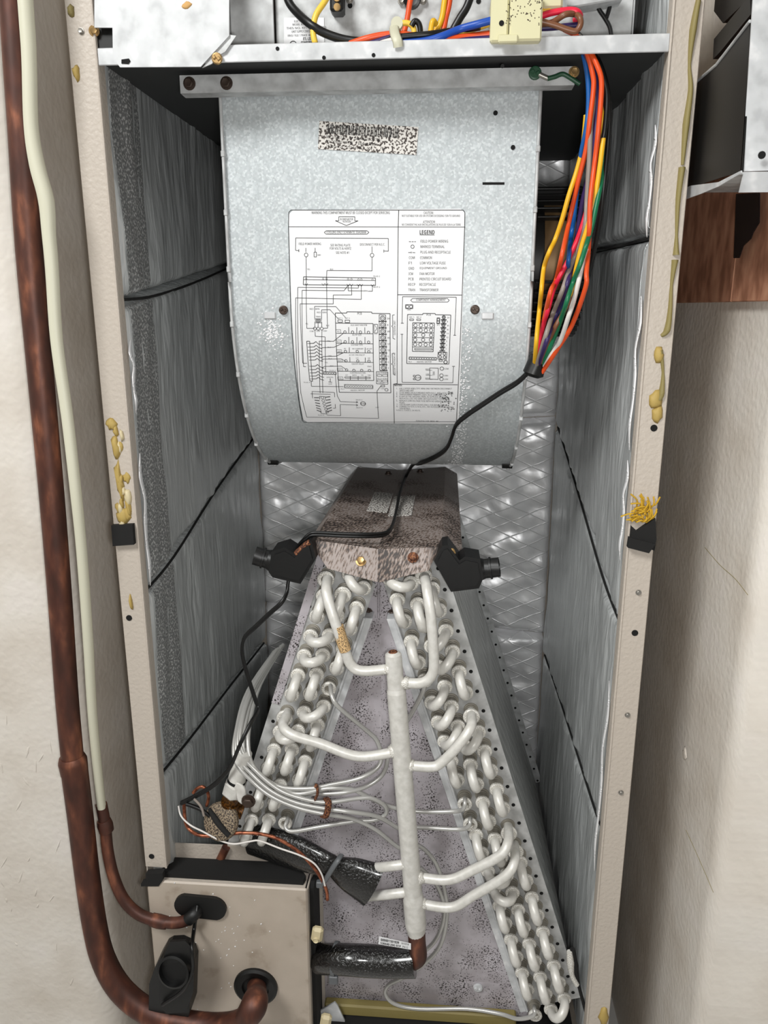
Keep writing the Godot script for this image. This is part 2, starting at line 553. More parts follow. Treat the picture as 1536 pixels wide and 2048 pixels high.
# print that follows a surface: put(x, s) gives the point just above it
class Print:
	var s := Shape.new()
	var put: Callable

	func line(x0: float, s0: float, x1: float, s1: float, w := 0.0005) -> void:
		var d := Vector2(x1 - x0, s1 - s0)
		var n := maxi(1, int(absf(d.y) / 0.012))
		var o := d.orthogonal().normalized() * w / 2
		var t := PackedVector3Array()
		for i in n:
			var a := Vector2(x0, s0) + d * i / n
			var b := Vector2(x0, s0) + d * (i + 1) / n
			for q in [a - o, b - o, b + o, a - o, b + o, a + o]:
				t.append(put.call(q.x, q.y))
		s.put(t, false, false)

	func path(p: Array, w := 0.0005) -> void:
		for i in range(0, p.size() - 3, 2):
			line(p[i], p[i + 1], p[i + 2], p[i + 3], w)

	func rect(x0: float, s0: float, x1: float, s1: float, w := 0.0005) -> void:
		path([x0, s0, x1, s0, x1, s1, x0, s1, x0, s0], w)

	func ring(x: float, y: float, r: float, w := 0.0005) -> void:
		for i in 10:
			var a := TAU * i / 10
			var b := TAU * (i + 1) / 10
			line(x + cos(a) * r, y + sin(a) * r, x + cos(b) * r, y + sin(b) * r, w)

	func fill(x0: float, s0: float, x1: float, s1: float) -> void:
		line(x0, (s0 + s1) / 2, x1, (s0 + s1) / 2, absf(s1 - s0))

	# lettering between x0 and x1, standing on the line y
	func text(what: String, x0: float, x1: float, y: float, h: float, bold := false, slope := 0.0) -> void:
		var tm := TextMesh.new()
		var f := SystemFont.new()
		f.font_names = PackedStringArray(["Droid Sans"])
		if bold:
			f.font_weight = 700
		tm.font = f
		tm.font_size = 32
		tm.pixel_size = 1.0
		tm.depth = 0.0
		tm.curve_step = 3.0
		tm.text = what
		tm.horizontal_alignment = HORIZONTAL_ALIGNMENT_LEFT
		tm.vertical_alignment = VERTICAL_ALIGNMENT_BOTTOM
		var ar := tm.get_mesh_arrays()
		if ar.is_empty() or ar[Mesh.ARRAY_VERTEX] == null:
			return
		var v: PackedVector3Array = ar[Mesh.ARRAY_VERTEX]
		if v.is_empty():
			return
		var idx: PackedInt32Array = ar[Mesh.ARRAY_INDEX] if ar[Mesh.ARRAY_INDEX] != null else PackedInt32Array(range(v.size()))
		var lo := v[0]
		var hi := v[0]
		for q in v:
			lo = lo.min(q)
			hi = hi.max(q)
		var kx := (x1 - x0) / maxf(hi.x - lo.x, 0.001)
		var ky := h / maxf(hi.y - lo.y, 0.001)
		var t := PackedVector3Array()
		for i in range(0, idx.size() - 2, 3):
			if (v[idx[i]] - v[idx[i + 1]]).cross(v[idx[i + 2]] - v[idx[i + 1]]).length() < 1e-6:
				continue
			for k in 3:
				var q := v[idx[i + k]]
				var x := x0 + (q.x - lo.x) * kx
				t.append(put.call(x, y - (q.y - lo.y) * ky + slope * (x - x0)))
		s.put(t, false, false)

	func mid(what: String, xc: float, y: float, w: float, h: float, bold := false) -> void:
		text(what, xc - w / 2, xc + w / 2, y, h, bold)

# ---------------------------------------------------------------- the scene
func _ready() -> void:
	var cam := Camera3D.new()
	cam.name = "camera"
	cam.position = Vector3(0.063, 1.30, 0.72)
	cam.rotation_degrees = Vector3(-14.9, 4.45, 0)
	cam.fov = 67.33
	cam.near = 0.02
	cam.far = 20.0
	add_child(cam)
	cam.current = true
	var we := WorldEnvironment.new()
	we.name = "surroundings"
	var e := Environment.new()
	e.background_mode = Environment.BG_COLOR
	e.background_color = Color(0.05, 0.05, 0.05)
	e.tonemap_mode = Environment.TONE_MAPPER_LINEAR
	e.tonemap_exposure = 0.62
	e.sdfgi_enabled = true
	e.ssao_enabled = true
	e.ssil_enabled = true
	we.environment = e
	add_child(we)
	rng.seed = 7
	materials()
	lamps()
	setting()
	cabinet()
	blower()
	hood()
	coil()
	valve()
	access_panel()
	pipes()
	control()
	wires()
	wall_side()


func lamps() -> void:
	var key := AreaLight3D.new()
	key.name = "ceiling_lamp_light"
	key.area_size = Vector2(0.55, 0.55)
	key.position = Vector3(-0.8, 2.5, 1.3)
	key.rotation_degrees = Vector3(-43, -34, 0)
	key.light_color = Color(0.985, 0.99, 0.985)
	key.light_energy = 5.6
	key.area_range = 12.0
	key.shadow_enabled = true
	add_child(key)
	# the flash of the phone that took the picture, beside its lens
	var flash := OmniLight3D.new()
	flash.name = "phone_flash_light"
	flash.position = Vector3(0.085, 1.275, 0.715)
	flash.light_color = Color(0.99, 0.99, 0.985)
	flash.light_energy = 0.42
	flash.light_size = 0.02
	flash.omni_range = 8.0
	flash.omni_attenuation = 2.0
	flash.shadow_enabled = true
	add_child(flash)


func sbox(nm: String, a: Vector3, b: Vector3, m: Material) -> void:
	var s := Shape.new()
	box(s, a, b, 0.0015)
	struct(s, nm, m)


func setting() -> void:
	sbox("floor", Vector3(-0.46, 0.15, -0.75), Vector3(0.46, 0.25, 0.35), M.room)
	sbox("floor_hall", Vector3(-1.6, -0.2, -0.3), Vector3(1.6, -0.1, 3.1), M.room)
	sbox("ceiling", Vector3(-1.6, 3.0, -0.75), Vector3(1.6, 3.1, 3.1), M.room)
	# the left wall comes forward in a rounded plaster corner behind the pipes
	var lw := Shape.new()
	var left := func(u: float, v: float) -> Vector3:
		var y := lerpf(-0.1, 3.0, v)
		if u < 0.25:
			return Vector3(-0.327, y, lerpf(-0.65, -0.045, u / 0.25))
		if u < 0.75:
			var a := (u - 0.25) / 0.5 * PI / 2
			return Vector3(-0.362 + 0.035 * cos(a), y, -0.045 + 0.035 * sin(a))
		return Vector3(lerpf(-0.362, -1.6, (u - 0.75) / 0.25), y, -0.010)
	var rear := func(u: float, v: float) -> Vector3:
		var p: Vector3 = left.call(u, v)
		return Vector3(minf(p.x, -0.40) - 0.05 * (1.0 if u < 0.3 else 0.0), p.y, minf(p.z, -0.10))
	slab(lw, 32, 60, left, rear)
	struct(lw, "wall_left", M.wall)
	sbox("wall_back", Vector3(-0.46, 0.25, -0.75), Vector3(0.46, 3.0, -0.65), M.wall)
	# the right wall ends in an uneven plaster corner
	var s := Shape.new()
	var cn := noise(FastNoiseLite.TYPE_SIMPLEX, 9.0, 50, 3)
	var corner := func(u: float, v: float) -> Vector3:
		var y := lerpf(-0.1, 3.0, v)
		var k := cn.get_noise_1d(y) * 0.004
		var z := lerpf(-0.65, 0.066, minf(u / 0.8, 1.0)) + (k if u > 0.7 else 0.0)
		var x := 0.345 + maxf(0.0, u - 0.8) / 0.2 * 1.255
		if u > 0.805:
			x = maxf(x, 0.347)
		return Vector3(x, y, z)
	var behind := func(u: float, v: float) -> Vector3:
		return Vector3(lerpf(0.44, 1.6, maxf(0.0, u - 0.8) / 0.2), lerpf(-0.1, 3.0, v), minf(lerpf(-0.65, 0.05, minf(u / 0.8, 1.0)), -0.04 if u > 0.7 else 0.2))
	slab(s, 20, 120, corner, behind)
	struct(s, "wall_right", M.wall)
	sbox("wall_hall_left", Vector3(-1.6, -0.1, -0.1), Vector3(-1.5, 3.0, 3.1), M.room)
	sbox("wall_hall_right", Vector3(1.5, -0.1, 0.0), Vector3(1.6, 3.0, 3.1), M.room)
	sbox("wall_hall_end", Vector3(-1.5, -0.1, 3.0), Vector3(1.5, 3.0, 3.1), M.room)
	var wl := get_node("wall_left") as Node3D
	var flakes := Shape.new()
	for i in 26:
		var q := Vector3(-0.40 + rng.randf_range(-0.05, 0.035), rng.randf_range(0.48, 0.86), -0.0104)
		lump(flakes, q, Vector3(0, 0, 1), Vector3(rng.randf_range(-0.5, 0.7), 1, 0), rng.randf_range(0.003, 0.014), rng.randf_range(0.0008, 0.002), 0.0009)
	var fk := part(flakes, "plaster_flakes", M.wall, wl)
	fk.set_meta("kind", "stuff")
	var wr := get_node("wall_right") as Node3D
	for q in [[Vector3(0.3449, 0.73, -0.0506), Vector3(0.3449, 0.7295, -0.0008), Vector3(0.3449, 0.7275, 0.0428)], [Vector3(0.3449, 1.0514, -0.0908), Vector3(0.3449, 1.0479, -0.0429), Vector3(0.3449, 1.0484, -0.0011), Vector3(0.3449, 1.0447, 0.0331)]]:
		s = Shape.new()
		tube(s, q, 0.0003, 5, 4)
		part(s, "scratch", M.old_glue, wr)
	# a chip in the plaster and a hairline scratch on the right wall
	s = Shape.new()
	lump(s, Vector3(0.3445, 0.8086, -0.0795), Vector3(-1, 0, 0), Vector3(0, 1, 0), 0.008, 0.007, 0.0012)
	struct(s, "trim_1", M.trim)


# ---------------------------------------------------------------- cabinet
func cabinet() -> void:
	var c := thing("air_handler_cabinet", "tall beige sheet-metal air handler cabinet lined with silver foil insulation, front door off", "air handler", Vector3(0, 0.25, -0.26))
	tbox("side_panel", Vector3(-0.265, 0.25, -0.53), Vector3(-0.2635, 1.66, 0.0), M.paint, c, 0.0004)
	tbox("side_panel", Vector3(0.2635, 0.25, -0.53), Vector3(0.265, 1.66, 0.0), M.paint, c, 0.0004)
	tbox("back_panel", Vector3(-0.265, 0.25, -0.532), Vector3(0.265, 1.66, -0.5305), M.paint, c, 0.0004)
	tbox("top_panel", Vector3(-0.265, 1.6605, -0.532), Vector3(0.265, 1.662, 0.0), M.paint, c, 0.0004)
	# front flanges with a return lip and a rolled outer edge
	for sd in [-1.0, 1.0]:
		var s := Shape.new()
		var lo := 0.684 if sd < 0 else 0.25
		box(s, Vector3(sd * 0.2405, lo, -0.0015), Vector3(sd * 0.2655, 1.66, 0.0008), 0.0007)
		box(s, Vector3(sd * 0.2405, lo, -0.013), Vector3(sd * 0.2418, 1.66, -0.001), 0.0004)
		tube(s, [Vector3(sd * 0.2415, lo, 0.0005), Vector3(sd * 0.2415, 1.66, 0.0005)], 0.0012, 8, 1)
		part(s, "front_flange", M.paint, c)
	# foil panels: pillowed sections with tucked seams
	foil_side(c, -1.0, [[1.62, 1.62], [1.305, 1.372], [1.013, 1.098], [0.797, 0.733], [0.44, 0.44]])
	foil_side(c, 1.0, [[1.62, 1.62], [1.361, 1.374], [0.992, 1.118], [0.753, 0.728], [0.44, 0.44]])
	seam(c, [Vector3(-0.2440, 1.307, -0.014), Vector3(-0.2425, 1.312, -0.10), Vector3(-0.2425, 1.333, -0.26), Vector3(-0.2425, 1.372, -0.50)])
	seam(c, [Vector3(-0.2440, 1.014, -0.014), Vector3(-0.2425, 1.024, -0.10), Vector3(-0.2425, 1.062, -0.28), Vector3(-0.2425, 1.098, -0.50)])
	seam(c, [Vector3(-0.2440, 0.796, -0.014), Vector3(-0.2425, 0.782, -0.12), Vector3(-0.2425, 0.760, -0.30), Vector3(-0.2425, 0.733, -0.50)])
	seam(c, [Vector3(0.2440, 1.361, -0.014), Vector3(0.2425, 1.362, -0.14), Vector3(0.2425, 1.370, -0.33), Vector3(0.2425, 1.374, -0.50)])
	seam(c, [Vector3(0.2440, 0.993, -0.014), Vector3(0.2425, 1.012, -0.108), Vector3(0.2425, 1.066, -0.30), Vector3(0.2425, 1.118, -0.50)])
	seam(c, [Vector3(0.2440, 0.753, -0.014), Vector3(0.2425, 0.750, -0.06), Vector3(0.2425, 0.741, -0.30), Vector3(0.2425, 0.728, -0.50)])
	foil_rear(c, [[1.62, 1.62], [1.10, 1.132], [0.80, 0.757], [0.44, 0.44]])
	# foil edges curled out beside the flanges, torn in places
	for q in [[-1.0, 1.27, 1.20], [-1.0, 1.16, 1.02], [1.0, 1.31, 1.17], [1.0, 1.45, 1.36], [1.0, 1.16, 1.06], [1.0, 0.93, 0.70]]:
		var s := Shape.new()
		var sd: float = q[0]
		var p := []
		for i in 7:
			p.append(Vector3(sd * (0.2375 + 0.0012 * sin(i * 2.3)), lerpf(q[1], q[2], i / 6.0), -0.013 + 0.0015 * sin(i * 1.7)))
		tube(s, p, [0.001, 0.004, 0.0028, 0.0045, 0.003, 0.004, 0.001], 8, 4, 0.3, Vector3(1, 0, 0))
		part(s, "foil_edge", M.foil_back, c)
	# the shelf under the control compartment, its turned-down lip and the dark underside
	var ps := Shape.new()
	box(ps, Vector3(-0.2405, 1.502, -0.0012), Vector3(0.2405, 1.5155, 0.0004), 0.0006)
	box(ps, Vector3(-0.2405, 1.5145, -0.50), Vector3(0.2405, 1.5158, -0.001), 0.0004)
	part(ps, "partition_shelf", M.galv_white, c)
	tbox("shelf_insulation", Vector3(-0.2415, 1.5065, -0.51), Vector3(0.2415, 1.5142, -0.0015), M.liner, c, 0.0005)
	for p in [Vector3(-0.0438, 1.5037, 0.0005), Vector3(-0.0018, 1.5047, 0.0005), Vector3(0.1059, 1.4942, 0.0005), Vector3(-0.0833, 1.5114, 0.0005)]:
		hole(p, Vector3(0, 0, 1), 0.0016, c)
	# flange screws, holes and stray lumps of yellow glue
	for p in [Vector3(0.2551, 1.0323, 0.001), Vector3(0.2552, 0.8998, 0.001), Vector3(0.2557, 0.8096, 0.001), Vector3(-0.2529, 1.5284, 0.001)]:
		screw(p, Vector3(0, 0, 1), 0.0021, M.steel, c)
	for p in [Vector3(-0.258, 0.989, 0.001), Vector3(-0.2572, 0.6987, 0.001), Vector3(0.2552, 0.9898, 0.001), Vector3(-0.2584, 1.1889, 0.001), Vector3(0.2556, 1.193, 0.001)]:
		hole(p, Vector3(0, 0, 1), 0.0032, c)
	var k := 0
	for q in [[Vector3(0.2601, 1.5384, 0.0006), Vector3(0.258, 1.5171, 0.0006), Vector3(0.2577, 1.4917, 0.0006), Vector3(0.2604, 1.4731, 0.0006), Vector3(0.2594, 1.4468, 0.0006), Vector3(0.2595, 1.416, 0.0006)], [Vector3(0.2593, 1.4141, 0.0006), Vector3(0.2585, 1.3885, 0.0006), Vector3(0.2599, 1.3603, 0.0006), Vector3(0.261, 1.3439, 0.0006)], [Vector3(0.2606, 1.3398, 0.0006), Vector3(0.2596, 1.3189, 0.0006), Vector3(0.2603, 1.2978, 0.0006), Vector3(0.2593, 1.2806, 0.0006), Vector3(0.2545, 1.2754, 0.0006)], [Vector3(0.2552, 1.2631, 0.0006), Vector3(0.2592, 1.2433, 0.0006), Vector3(0.2595, 1.2254, 0.0006), Vector3(0.2579, 1.2186, 0.0006)]]:
		var r := []
		for i in q.size():
			r.append(0.0036 + 0.0016 * sin(i * 2.1 + k))
		var s := Shape.new()
		tube(s, q, r, 8, 6, 0.6)
		part(s, "glue_strip", M.old_glue, c)
		k += 1
	for q in [[Vector3(0.2542, 1.2588, 0.001), 0.008, 0.005], [Vector3(0.2542, 1.2186, 0.001), 0.010, 0.007], [Vector3(0.258, 1.2059, 0.001), 0.008, 0.006], [Vector3(-0.2553, 1.1678, 0.001), 0.014, 0.0045], [Vector3(-0.2553, 1.1354, 0.001), 0.022, 0.004], [Vector3(-0.2552, 1.097, 0.001), 0.010, 0.008], [Vector3(-0.2582, 1.1908, 0.001), 0.007, 0.006], [Vector3(-0.2543, 1.0063, 0.001), 0.010, 0.0018], [Vector3(-0.2607, 1.4967, 0.001), 0.007, 0.004], [Vector3(-0.26, 1.5444, 0.001), 0.005, 0.0035], [Vector3(0.2595, 0.5148, 0.001), 0.014, 0.006]]:
		var s := Shape.new()
		lump(s, q[0], Vector3(0, 0, 1), Vector3(-0.05, 1, 0), q[1], q[2], 0.003)
		part(s, "glue_patch", M.glue if q[1] > 0.006 else M.old_glue, c)
	for i in 16:
		var s := Shape.new()
		var o: Vector3 = Vector3(-0.2525, 1.1379, 0.001)
		lump(s, o + Vector3(rng.randf_range(-0.007, 0.006), rng.randf_range(-0.052, 0.05), 0), Vector3(0, 0, 1), Vector3(-0.05, 1, 0), rng.randf_range(0.004, 0.011), rng.randf_range(0.002, 0.0045), rng.randf_range(0.001, 0.003))
		part(s, "glue_patch", M.glue if i % 3 else M.cream, c)
	tbox("exposed_insulation", Vector3(-0.2506, 1.226, -0.0135), Vector3(-0.2462, 1.1698, -0.014), M.wool_edge, c, 0.001)
	# tufts of yellow wool on the right flange and the foam blocks of the door seal
	var w := Shape.new()
	for i in 46:
		var o: Vector3 = Vector3(0.2514, 1.1152, 0.0012)
		var a := rng.randf_range(0.3, 2.9)
		var l := rng.randf_range(0.006, 0.016)
		var b := o + Vector3(rng.randf_range(-0.006, 0.006), rng.randf_range(-0.012, 0.004), rng.randf_range(0, 0.003))
		tube(w, [b, b + Vector3(cos(a) * l * 0.5, sin(a) * l * 0.5, 0.003), b + Vector3(cos(a + 0.4) * l, sin(a + 0.4) * l, rng.randf_range(0, 0.006))], 0.0008, 5, 3)
	var tuft := part(w, "wool_tuft", M.wool, c)
	tuft.set_meta("kind", "stuff")
	var fs := Shape.new()
	prism(fs, [Vector3(0.242, 1.1002, 0.001), Vector3(0.2475, 1.0954, 0.001), Vector3(0.2631, 1.1085, 0.001), Vector3(0.2658, 1.0883, 0.001), Vector3(0.2649, 1.0768, 0.001), Vector3(0.2417, 1.0863, 0.001)], Vector3(0, 0, 0.006))
	prism(fs, [Vector3(0.2398, 1.0901, 0.004), Vector3(0.2644, 1.0843, 0.004), Vector3(0.2592, 1.0752, 0.004), Vector3(0.2392, 1.0802, 0.004)], Vector3(0, 0, 0.006))
	part(fs, "foam_block", M.foam, c)
	fs = Shape.new()
	prism(fs, [Vector3(-0.2651, 1.09, 0.001), Vector3(-0.2433, 1.0916, 0.001), Vector3(-0.2435, 1.0706, 0.001), Vector3(-0.2655, 1.0685, 0.001)], Vector3(0, 0, 0.006))
	part(fs, "foam_block", M.foam, c)
	fs = Shape.new()
	prism(fs, [Vector3(-0.2627, 0.681, 0.001), Vector3(-0.2427, 0.6836, 0.001), Vector3(-0.2434, 0.6735, 0.001), Vector3(-0.2487, 0.6657, 0.001), Vector3(-0.2693, 0.6643, 0.001), Vector3(-0.2691, 0.6677, 0.001), Vector3(-0.263, 0.6695, 0.001)], Vector3(0, 0, 0.008))
	part(fs, "foam_block", M.foam, c)
	# the mounting rail in front of the blower's top
	var rail := thing("blower_rail", "galvanized mounting rail bolted across the top of the blower housing", "rail", Vector3(0, 1.49, -0.04))
	var rs := Shape.new()
	var prof := PackedVector3Array([Vector3(-0.181, 1.5015, -0.052), Vector3(-0.181, 1.5015, -0.036), Vector3(-0.181, 1.4885, -0.036), Vector3(-0.181, 1.4885, -0.05)])
	sheet(rs, prof, Vector3(0.352, 0, 0), 0.0012, false)
	part(rs, "channel", M.galv_dull, rail)
	for p in [Vector3(-0.1722, 1.4956, -0.0355), Vector3(-0.1381, 1.4953, -0.0355)]:
		screw(p, Vector3(0, 0, 1), 0.0043, M.dark_screw, rail, "bolt", "dark grimy hex bolt")
	slot_screw(Vector3(0.1365, 1.4978, -0.0355), Vector3(0, 0, 1), 0.0058, M.green_paint, rail, "round green ground screw")
	screw(Vector3(0.17, 1.4979, -0.0355), Vector3(0, 0, 1), 0.0035, M.brass, rail, "bolt", "small brass bolt")
	ttube("ground_lug", [Vector3(0.1398, 1.4965, -0.034), Vector3(0.1442, 1.4945, -0.034), Vector3(0.1486, 1.4928, -0.034)], 0.0022, M.steel, rail, 8)
	ttube("ground_wire", [Vector3(0.1472, 1.4926, -0.033), Vector3(0.1536, 1.494, -0.033), Vector3(0.1599, 1.4959, -0.033), Vector3(0.1665, 1.493, -0.033), Vector3(0.1754, 1.4877, -0.033)], 0.002, M.green_paint, rail, 8, "short green ground wire")
	var smear := Shape.new()
	lump(smear, Vector3(0.066, 1.4973, -0.0358), Vector3(0, 0, 1), Vector3(1, 0, 0), 0.012, 0.005, 0.0004)
	part(smear, "putty_smear", M.galv_white, rail)
	smear = Shape.new()
	lump(smear, Vector3(-0.1113, 1.4925, -0.0358), Vector3(0, 0, 1), Vector3(1, 0, 0), 0.009, 0.003, 0.0004)
	part(smear, "putty_smear", M.galv_white, rail)


func foil_side(c: Node3D, sd: float, cuts: Array) -> void:
	var fn := noise(FastNoiseLite.TYPE_SIMPLEX, 1.0, 31 + int(sd), 4)
	for k in cuts.size() - 1:
		var top: Array = cuts[k]
		var bot: Array = cuts[k + 1]
		var s := Shape.new()
		var f := func(u: float, v: float) -> Vector3:
			var z := lerpf(-0.013, -0.509, u)
			var y0 := lerpf(top[0], top[1], u) - 0.0006
			var y1 := lerpf(bot[0], bot[1], u) + 0.0006
			var y := lerpf(y0, y1, v)
			var edge := minf(minf(y0 - y, y - y1) / 0.010, 1.0)
			edge = minf(edge, minf(-0.0128 - z, 1.0) / 0.008 + 0.35)
			var puff := sqrt(clampf(1.0 - pow(1.0 - clampf(edge, 0, 1), 2.0), 0, 1))
			var w := fn.get_noise_2d(z * 14.0 + k * 9.0, y * 3.0 + z * 4.0) * 0.0040 + fn.get_noise_2d(z * 60.0, y * 4.0 + k * 5.0) * 0.0006
			# gathers that run into each seam
			var near := exp(-minf(y0 - y, y - y1) / 0.05)
			w += near * 0.0009 * sin(z * 120.0 + fn.get_noise_2d(z * 14.0, y * 3.0) * 6.0)
			return Vector3(sd * (0.2605 - 0.0195 * puff - w * puff), y, z)
		var g := func(u: float, v: float) -> Vector3:
			var p: Vector3 = f.call(u, v)
			return Vector3(sd * 0.2625, p.y, p.z)
		slab(s, 90, 90, f, g)
		var pan := part(s, "foil_panel", M.foil, c)
		# speckled strip of foil tape along the front
		if k < 3:
			s = Shape.new()
			var tape := func(u: float, v: float) -> Vector3:
				var p: Vector3 = f.call(lerpf(0.02, 0.15, u), lerpf(0.015, 0.985, v))
				return p - Vector3(sd * 0.0004, 0, 0)
			var low := func(u: float, v: float) -> Vector3:
				var p: Vector3 = tape.call(u, v)
				return p + Vector3(sd * 0.0003, 0, 0)
			slab(s, 12, 60, tape, low)
			part(s, "foil_tape", M.foil_tape if sd < 0 else M.foil, pan)


# dark cord-like seams between the foil panels
func seam(c: Node3D, p: Array) -> void:
	var s := Shape.new()
	tube(s, p, 0.0014, 8, 6)
	part(s, "panel_seam", M.foam, c)


func foil_rear(c: Node3D, cuts: Array) -> void:
	var fn := noise(FastNoiseLite.TYPE_SIMPLEX, 1.0, 44, 4)
	for k in cuts.size() - 1:
		var top: Array = cuts[k]
		var bot: Array = cuts[k + 1]
		var s := Shape.new()
		var f := func(u: float, v: float) -> Vector3:
			var x := lerpf(-0.2405, 0.2405, u)
			var y0 := lerpf(top[0], top[1], u) - 0.0006
			var y1 := lerpf(bot[0], bot[1], u) + 0.0006
			var y := lerpf(y0, y1, v)
			var edge := clampf(minf(minf(y0 - y, y - y1) / 0.016, (0.2405 - absf(x)) / 0.012 + 0.25), 0, 1)
			var puff := sqrt(1.0 - pow(1.0 - edge, 2.0))
			var w := fn.get_noise_2d(x * 9.0 + k * 7.0, y * 14.0) * 0.006 + fn.get_noise_2d(x * 40.0, y * 30.0 + k * 5.0) * 0.0010
			var near := exp(-minf(y0 - y, y - y1) / 0.025)
			w += near * 0.0011 * sin(x * 150.0 + fn.get_noise_2d(x * 20.0, y * 3.0) * 7.0)
			return Vector3(x, y, -0.5285 + 0.020 * puff + w * puff)
		var g := func(u: float, v: float) -> Vector3:
			var p: Vector3 = f.call(u, v)
			return Vector3(p.x, p.y, -0.53)
		slab(s, 90, 60, f, g)
		part(s, "foil_panel", M.foil_back, c)

# ---------------------------------------------------------------- blower
func blower() -> void:
	var b := thing("blower_housing", "galvanized steel blower housing with rounded scroll front and wiring diagram sticker", "blower", Vector3(0, 1.1, -0.26))
	var s := Shape.new()
	var p := PackedVector3Array()
	for i in 9:
		p.append(Vector3(-0.1485, 1.5 - 0.185 * i / 9.0, -0.056))
	for i in 61:
		p.append(face_at(-0.1485, 0.185 + SCROLL * 4.1 * i / 60.0))
	sheet(s, p, Vector3(0.2915, 0, 0), -0.001, true)
	part(s, "scroll_wrap", M.galv, b)
	for x in [-0.1505, 0.143]:
		s = Shape.new()
		var o := []
		o.append(Vector3(x, 1.5, -0.054))
		for i in 56:
			o.append(face_at(x, 0.185 + SCROLL * 4.1 * i / 55.0, 0.0022))
		o.append(Vector3(x, 1.5, -0.45))
		prism(s, o, Vector3(0.0022, 0, 0))
		part(s, "side_plate", M.galv_dull, b)
		# rolled rim with little crimps
		s = Shape.new()
		var rim := [Vector3(x + 0.0011, 1.5, -0.0535)]
		for i in 30:
			rim.append(face_at(x + 0.0011, 0.16 + SCROLL * 2.2 * i / 29.0, 0.0022))
		tube(s, rim, 0.0017, 8, 2)
		for i in 9:
			var q := face_at(x + 0.0011, 0.06 + i * 0.052, 0.0026)
			box(s, q - Vector3(0.002, 0.003, 0.002), q + Vector3(0.002, 0.003, 0.002), 0.0008)
		part(s, "rolled_rim", M.galv_dull, b)
	# bottom corners of the scroll, turned outwards
	for x in [-0.146, 0.1405]:
		s = Shape.new()
		lathe(s, face_at(x, 0.185 + SCROLL * 1.26, -0.001), Vector3(1, 0, 0), [Vector2(-0.006, 0), Vector2(-0.006, 0.006), Vector2(0.006, 0.006), Vector2(0.006, 0)], 14)
		part(s, "corner_roll", M.motor, b)
	for q in [[-0.0972, 0.2025], [0.0912, 0.202]]:
		slot_screw(face_at(q[0], q[1], 0.0005), Vector3(0, 0.1, 1), 0.0046, M.dark_screw, b, "dark slotted screw")
	for q in [[0.1045, 0.0288], [0.1215, 0.0579]]:
		hole(face_at(q[0], q[1], 0.0004), Vector3(0, 0, 1), 0.0021, b)
	s = Shape.new()
	var pr := Print.new()
	pr.put = func(x: float, y: float) -> Vector3: return face_at(x, y, 0.0003)
	pr.path([0.0947, 0.0884, 0.115, 0.0886], 0.0022)
	part(pr.s, "vent_slot", M.hole, b, "thin dark slot")
	# punched tabs beside the screws, with white corrosion running down from them
	for q in [[-0.1111, 0.2078], [0.1035, 0.208]]:
		s = Shape.new()
		var o := face_at(q[0], q[1], 0.0)
		box(s, o + Vector3(-0.006, -0.0035, -0.001), o + Vector3(0.006, 0.0035, 0.0016), 0.001)
		part(s, "punched_tab", M.galv_white, b)
	var cr := Shape.new()
	for i in 520:
		var t := rng.randf()
		var at := Vector2.ZERO
		if i < 150:
			at = Vector2(-0.1105 + rng.randfn(0, 0.005), 0.222 + rng.randfn(0, 0.008))
		else:
			at = Vector2(lerpf(0.083, 0.079, t) + rng.randfn(0, 0.0042), lerpf(0.22, 0.44, t))
			if i > 470:
				at = Vector2(0.079 + rng.randfn(0, 0.009), 0.452 + rng.randfn(0, 0.003))
		var r := rng.randf_range(0.0004, 0.0013)
		var o := face_at(at.x, at.y, 0.0002)
		var w := PackedVector3Array()
		for j in 5:
			var a0 := TAU * j / 5
			var a1 := TAU * (j + 1) / 5
			w.append_array(PackedVector3Array([face_at(at.x, at.y, 0.0006), face_at(at.x + cos(a1) * r, at.y + sin(a1) * r, 0.0001), face_at(at.x + cos(a0) * r, at.y + sin(a0) * r, 0.0001)]))
		cr.put(w, false, false)
	var cro := part(cr, "corrosion_crust", M.sticker, b)
	cro.set_meta("kind", "stuff")
	diagram(b)
	motor_label(b)
	# the motor at the inlet on the right side
	var m := thing("blower_motor", "black finned blower motor behind the hanging wires", "motor", Vector3(0.17, 1.33, -0.2))
	s = Shape.new()
	var mo := Vector3(0.146, 1.345, -0.15)
	lathe(s, mo, Vector3(1, 0, 0), [Vector2(0, 0), Vector2(0, 0.068), Vector2(0.05, 0.068), Vector2(0.056, 0.06), Vector2(0.056, 0)], 40)
	part(s, "motor_body", M.motor, m)
	s = Shape.new()
	lathe(s, mo + Vector3(0.012, 0, 0), Vector3(1, 0, 0), [Vector2(0, 0), Vector2(0, 0.0705), Vector2(0.03, 0.0705), Vector2(0.03, 0)], 40)
	part(s, "winding_band", M.bronze, m, "bronze winding band")
	for i in 44:
		var a := TAU * i / 44
		if absf(wrapf(a - 0.15, -PI, PI)) < 0.38:
			continue
		s = Shape.new()
		var d := Vector3(0, sin(a), cos(a))
		box(s, mo + d * 0.0715 + Vector3(0.004, -0.0011, -0.0042), mo + d * 0.0715 + Vector3(0.054, 0.0011, 0.0042), 0.0005, Basis(Vector3(1, 0, 0), -a))
		part(s, "cooling_fin", M.motor, m)
	s = Shape.new()
	lathe(s, Vector3(0.1455, 1.345, -0.262), Vector3(1, 0, 0), [Vector2(0, 0.10), Vector2(0, 0.128), Vector2(0.01, 0.118), Vector2(0.012, 0.108), Vector2(0, 0.10)], 40)
	part(s, "inlet_ring", M.galv_dull, m)


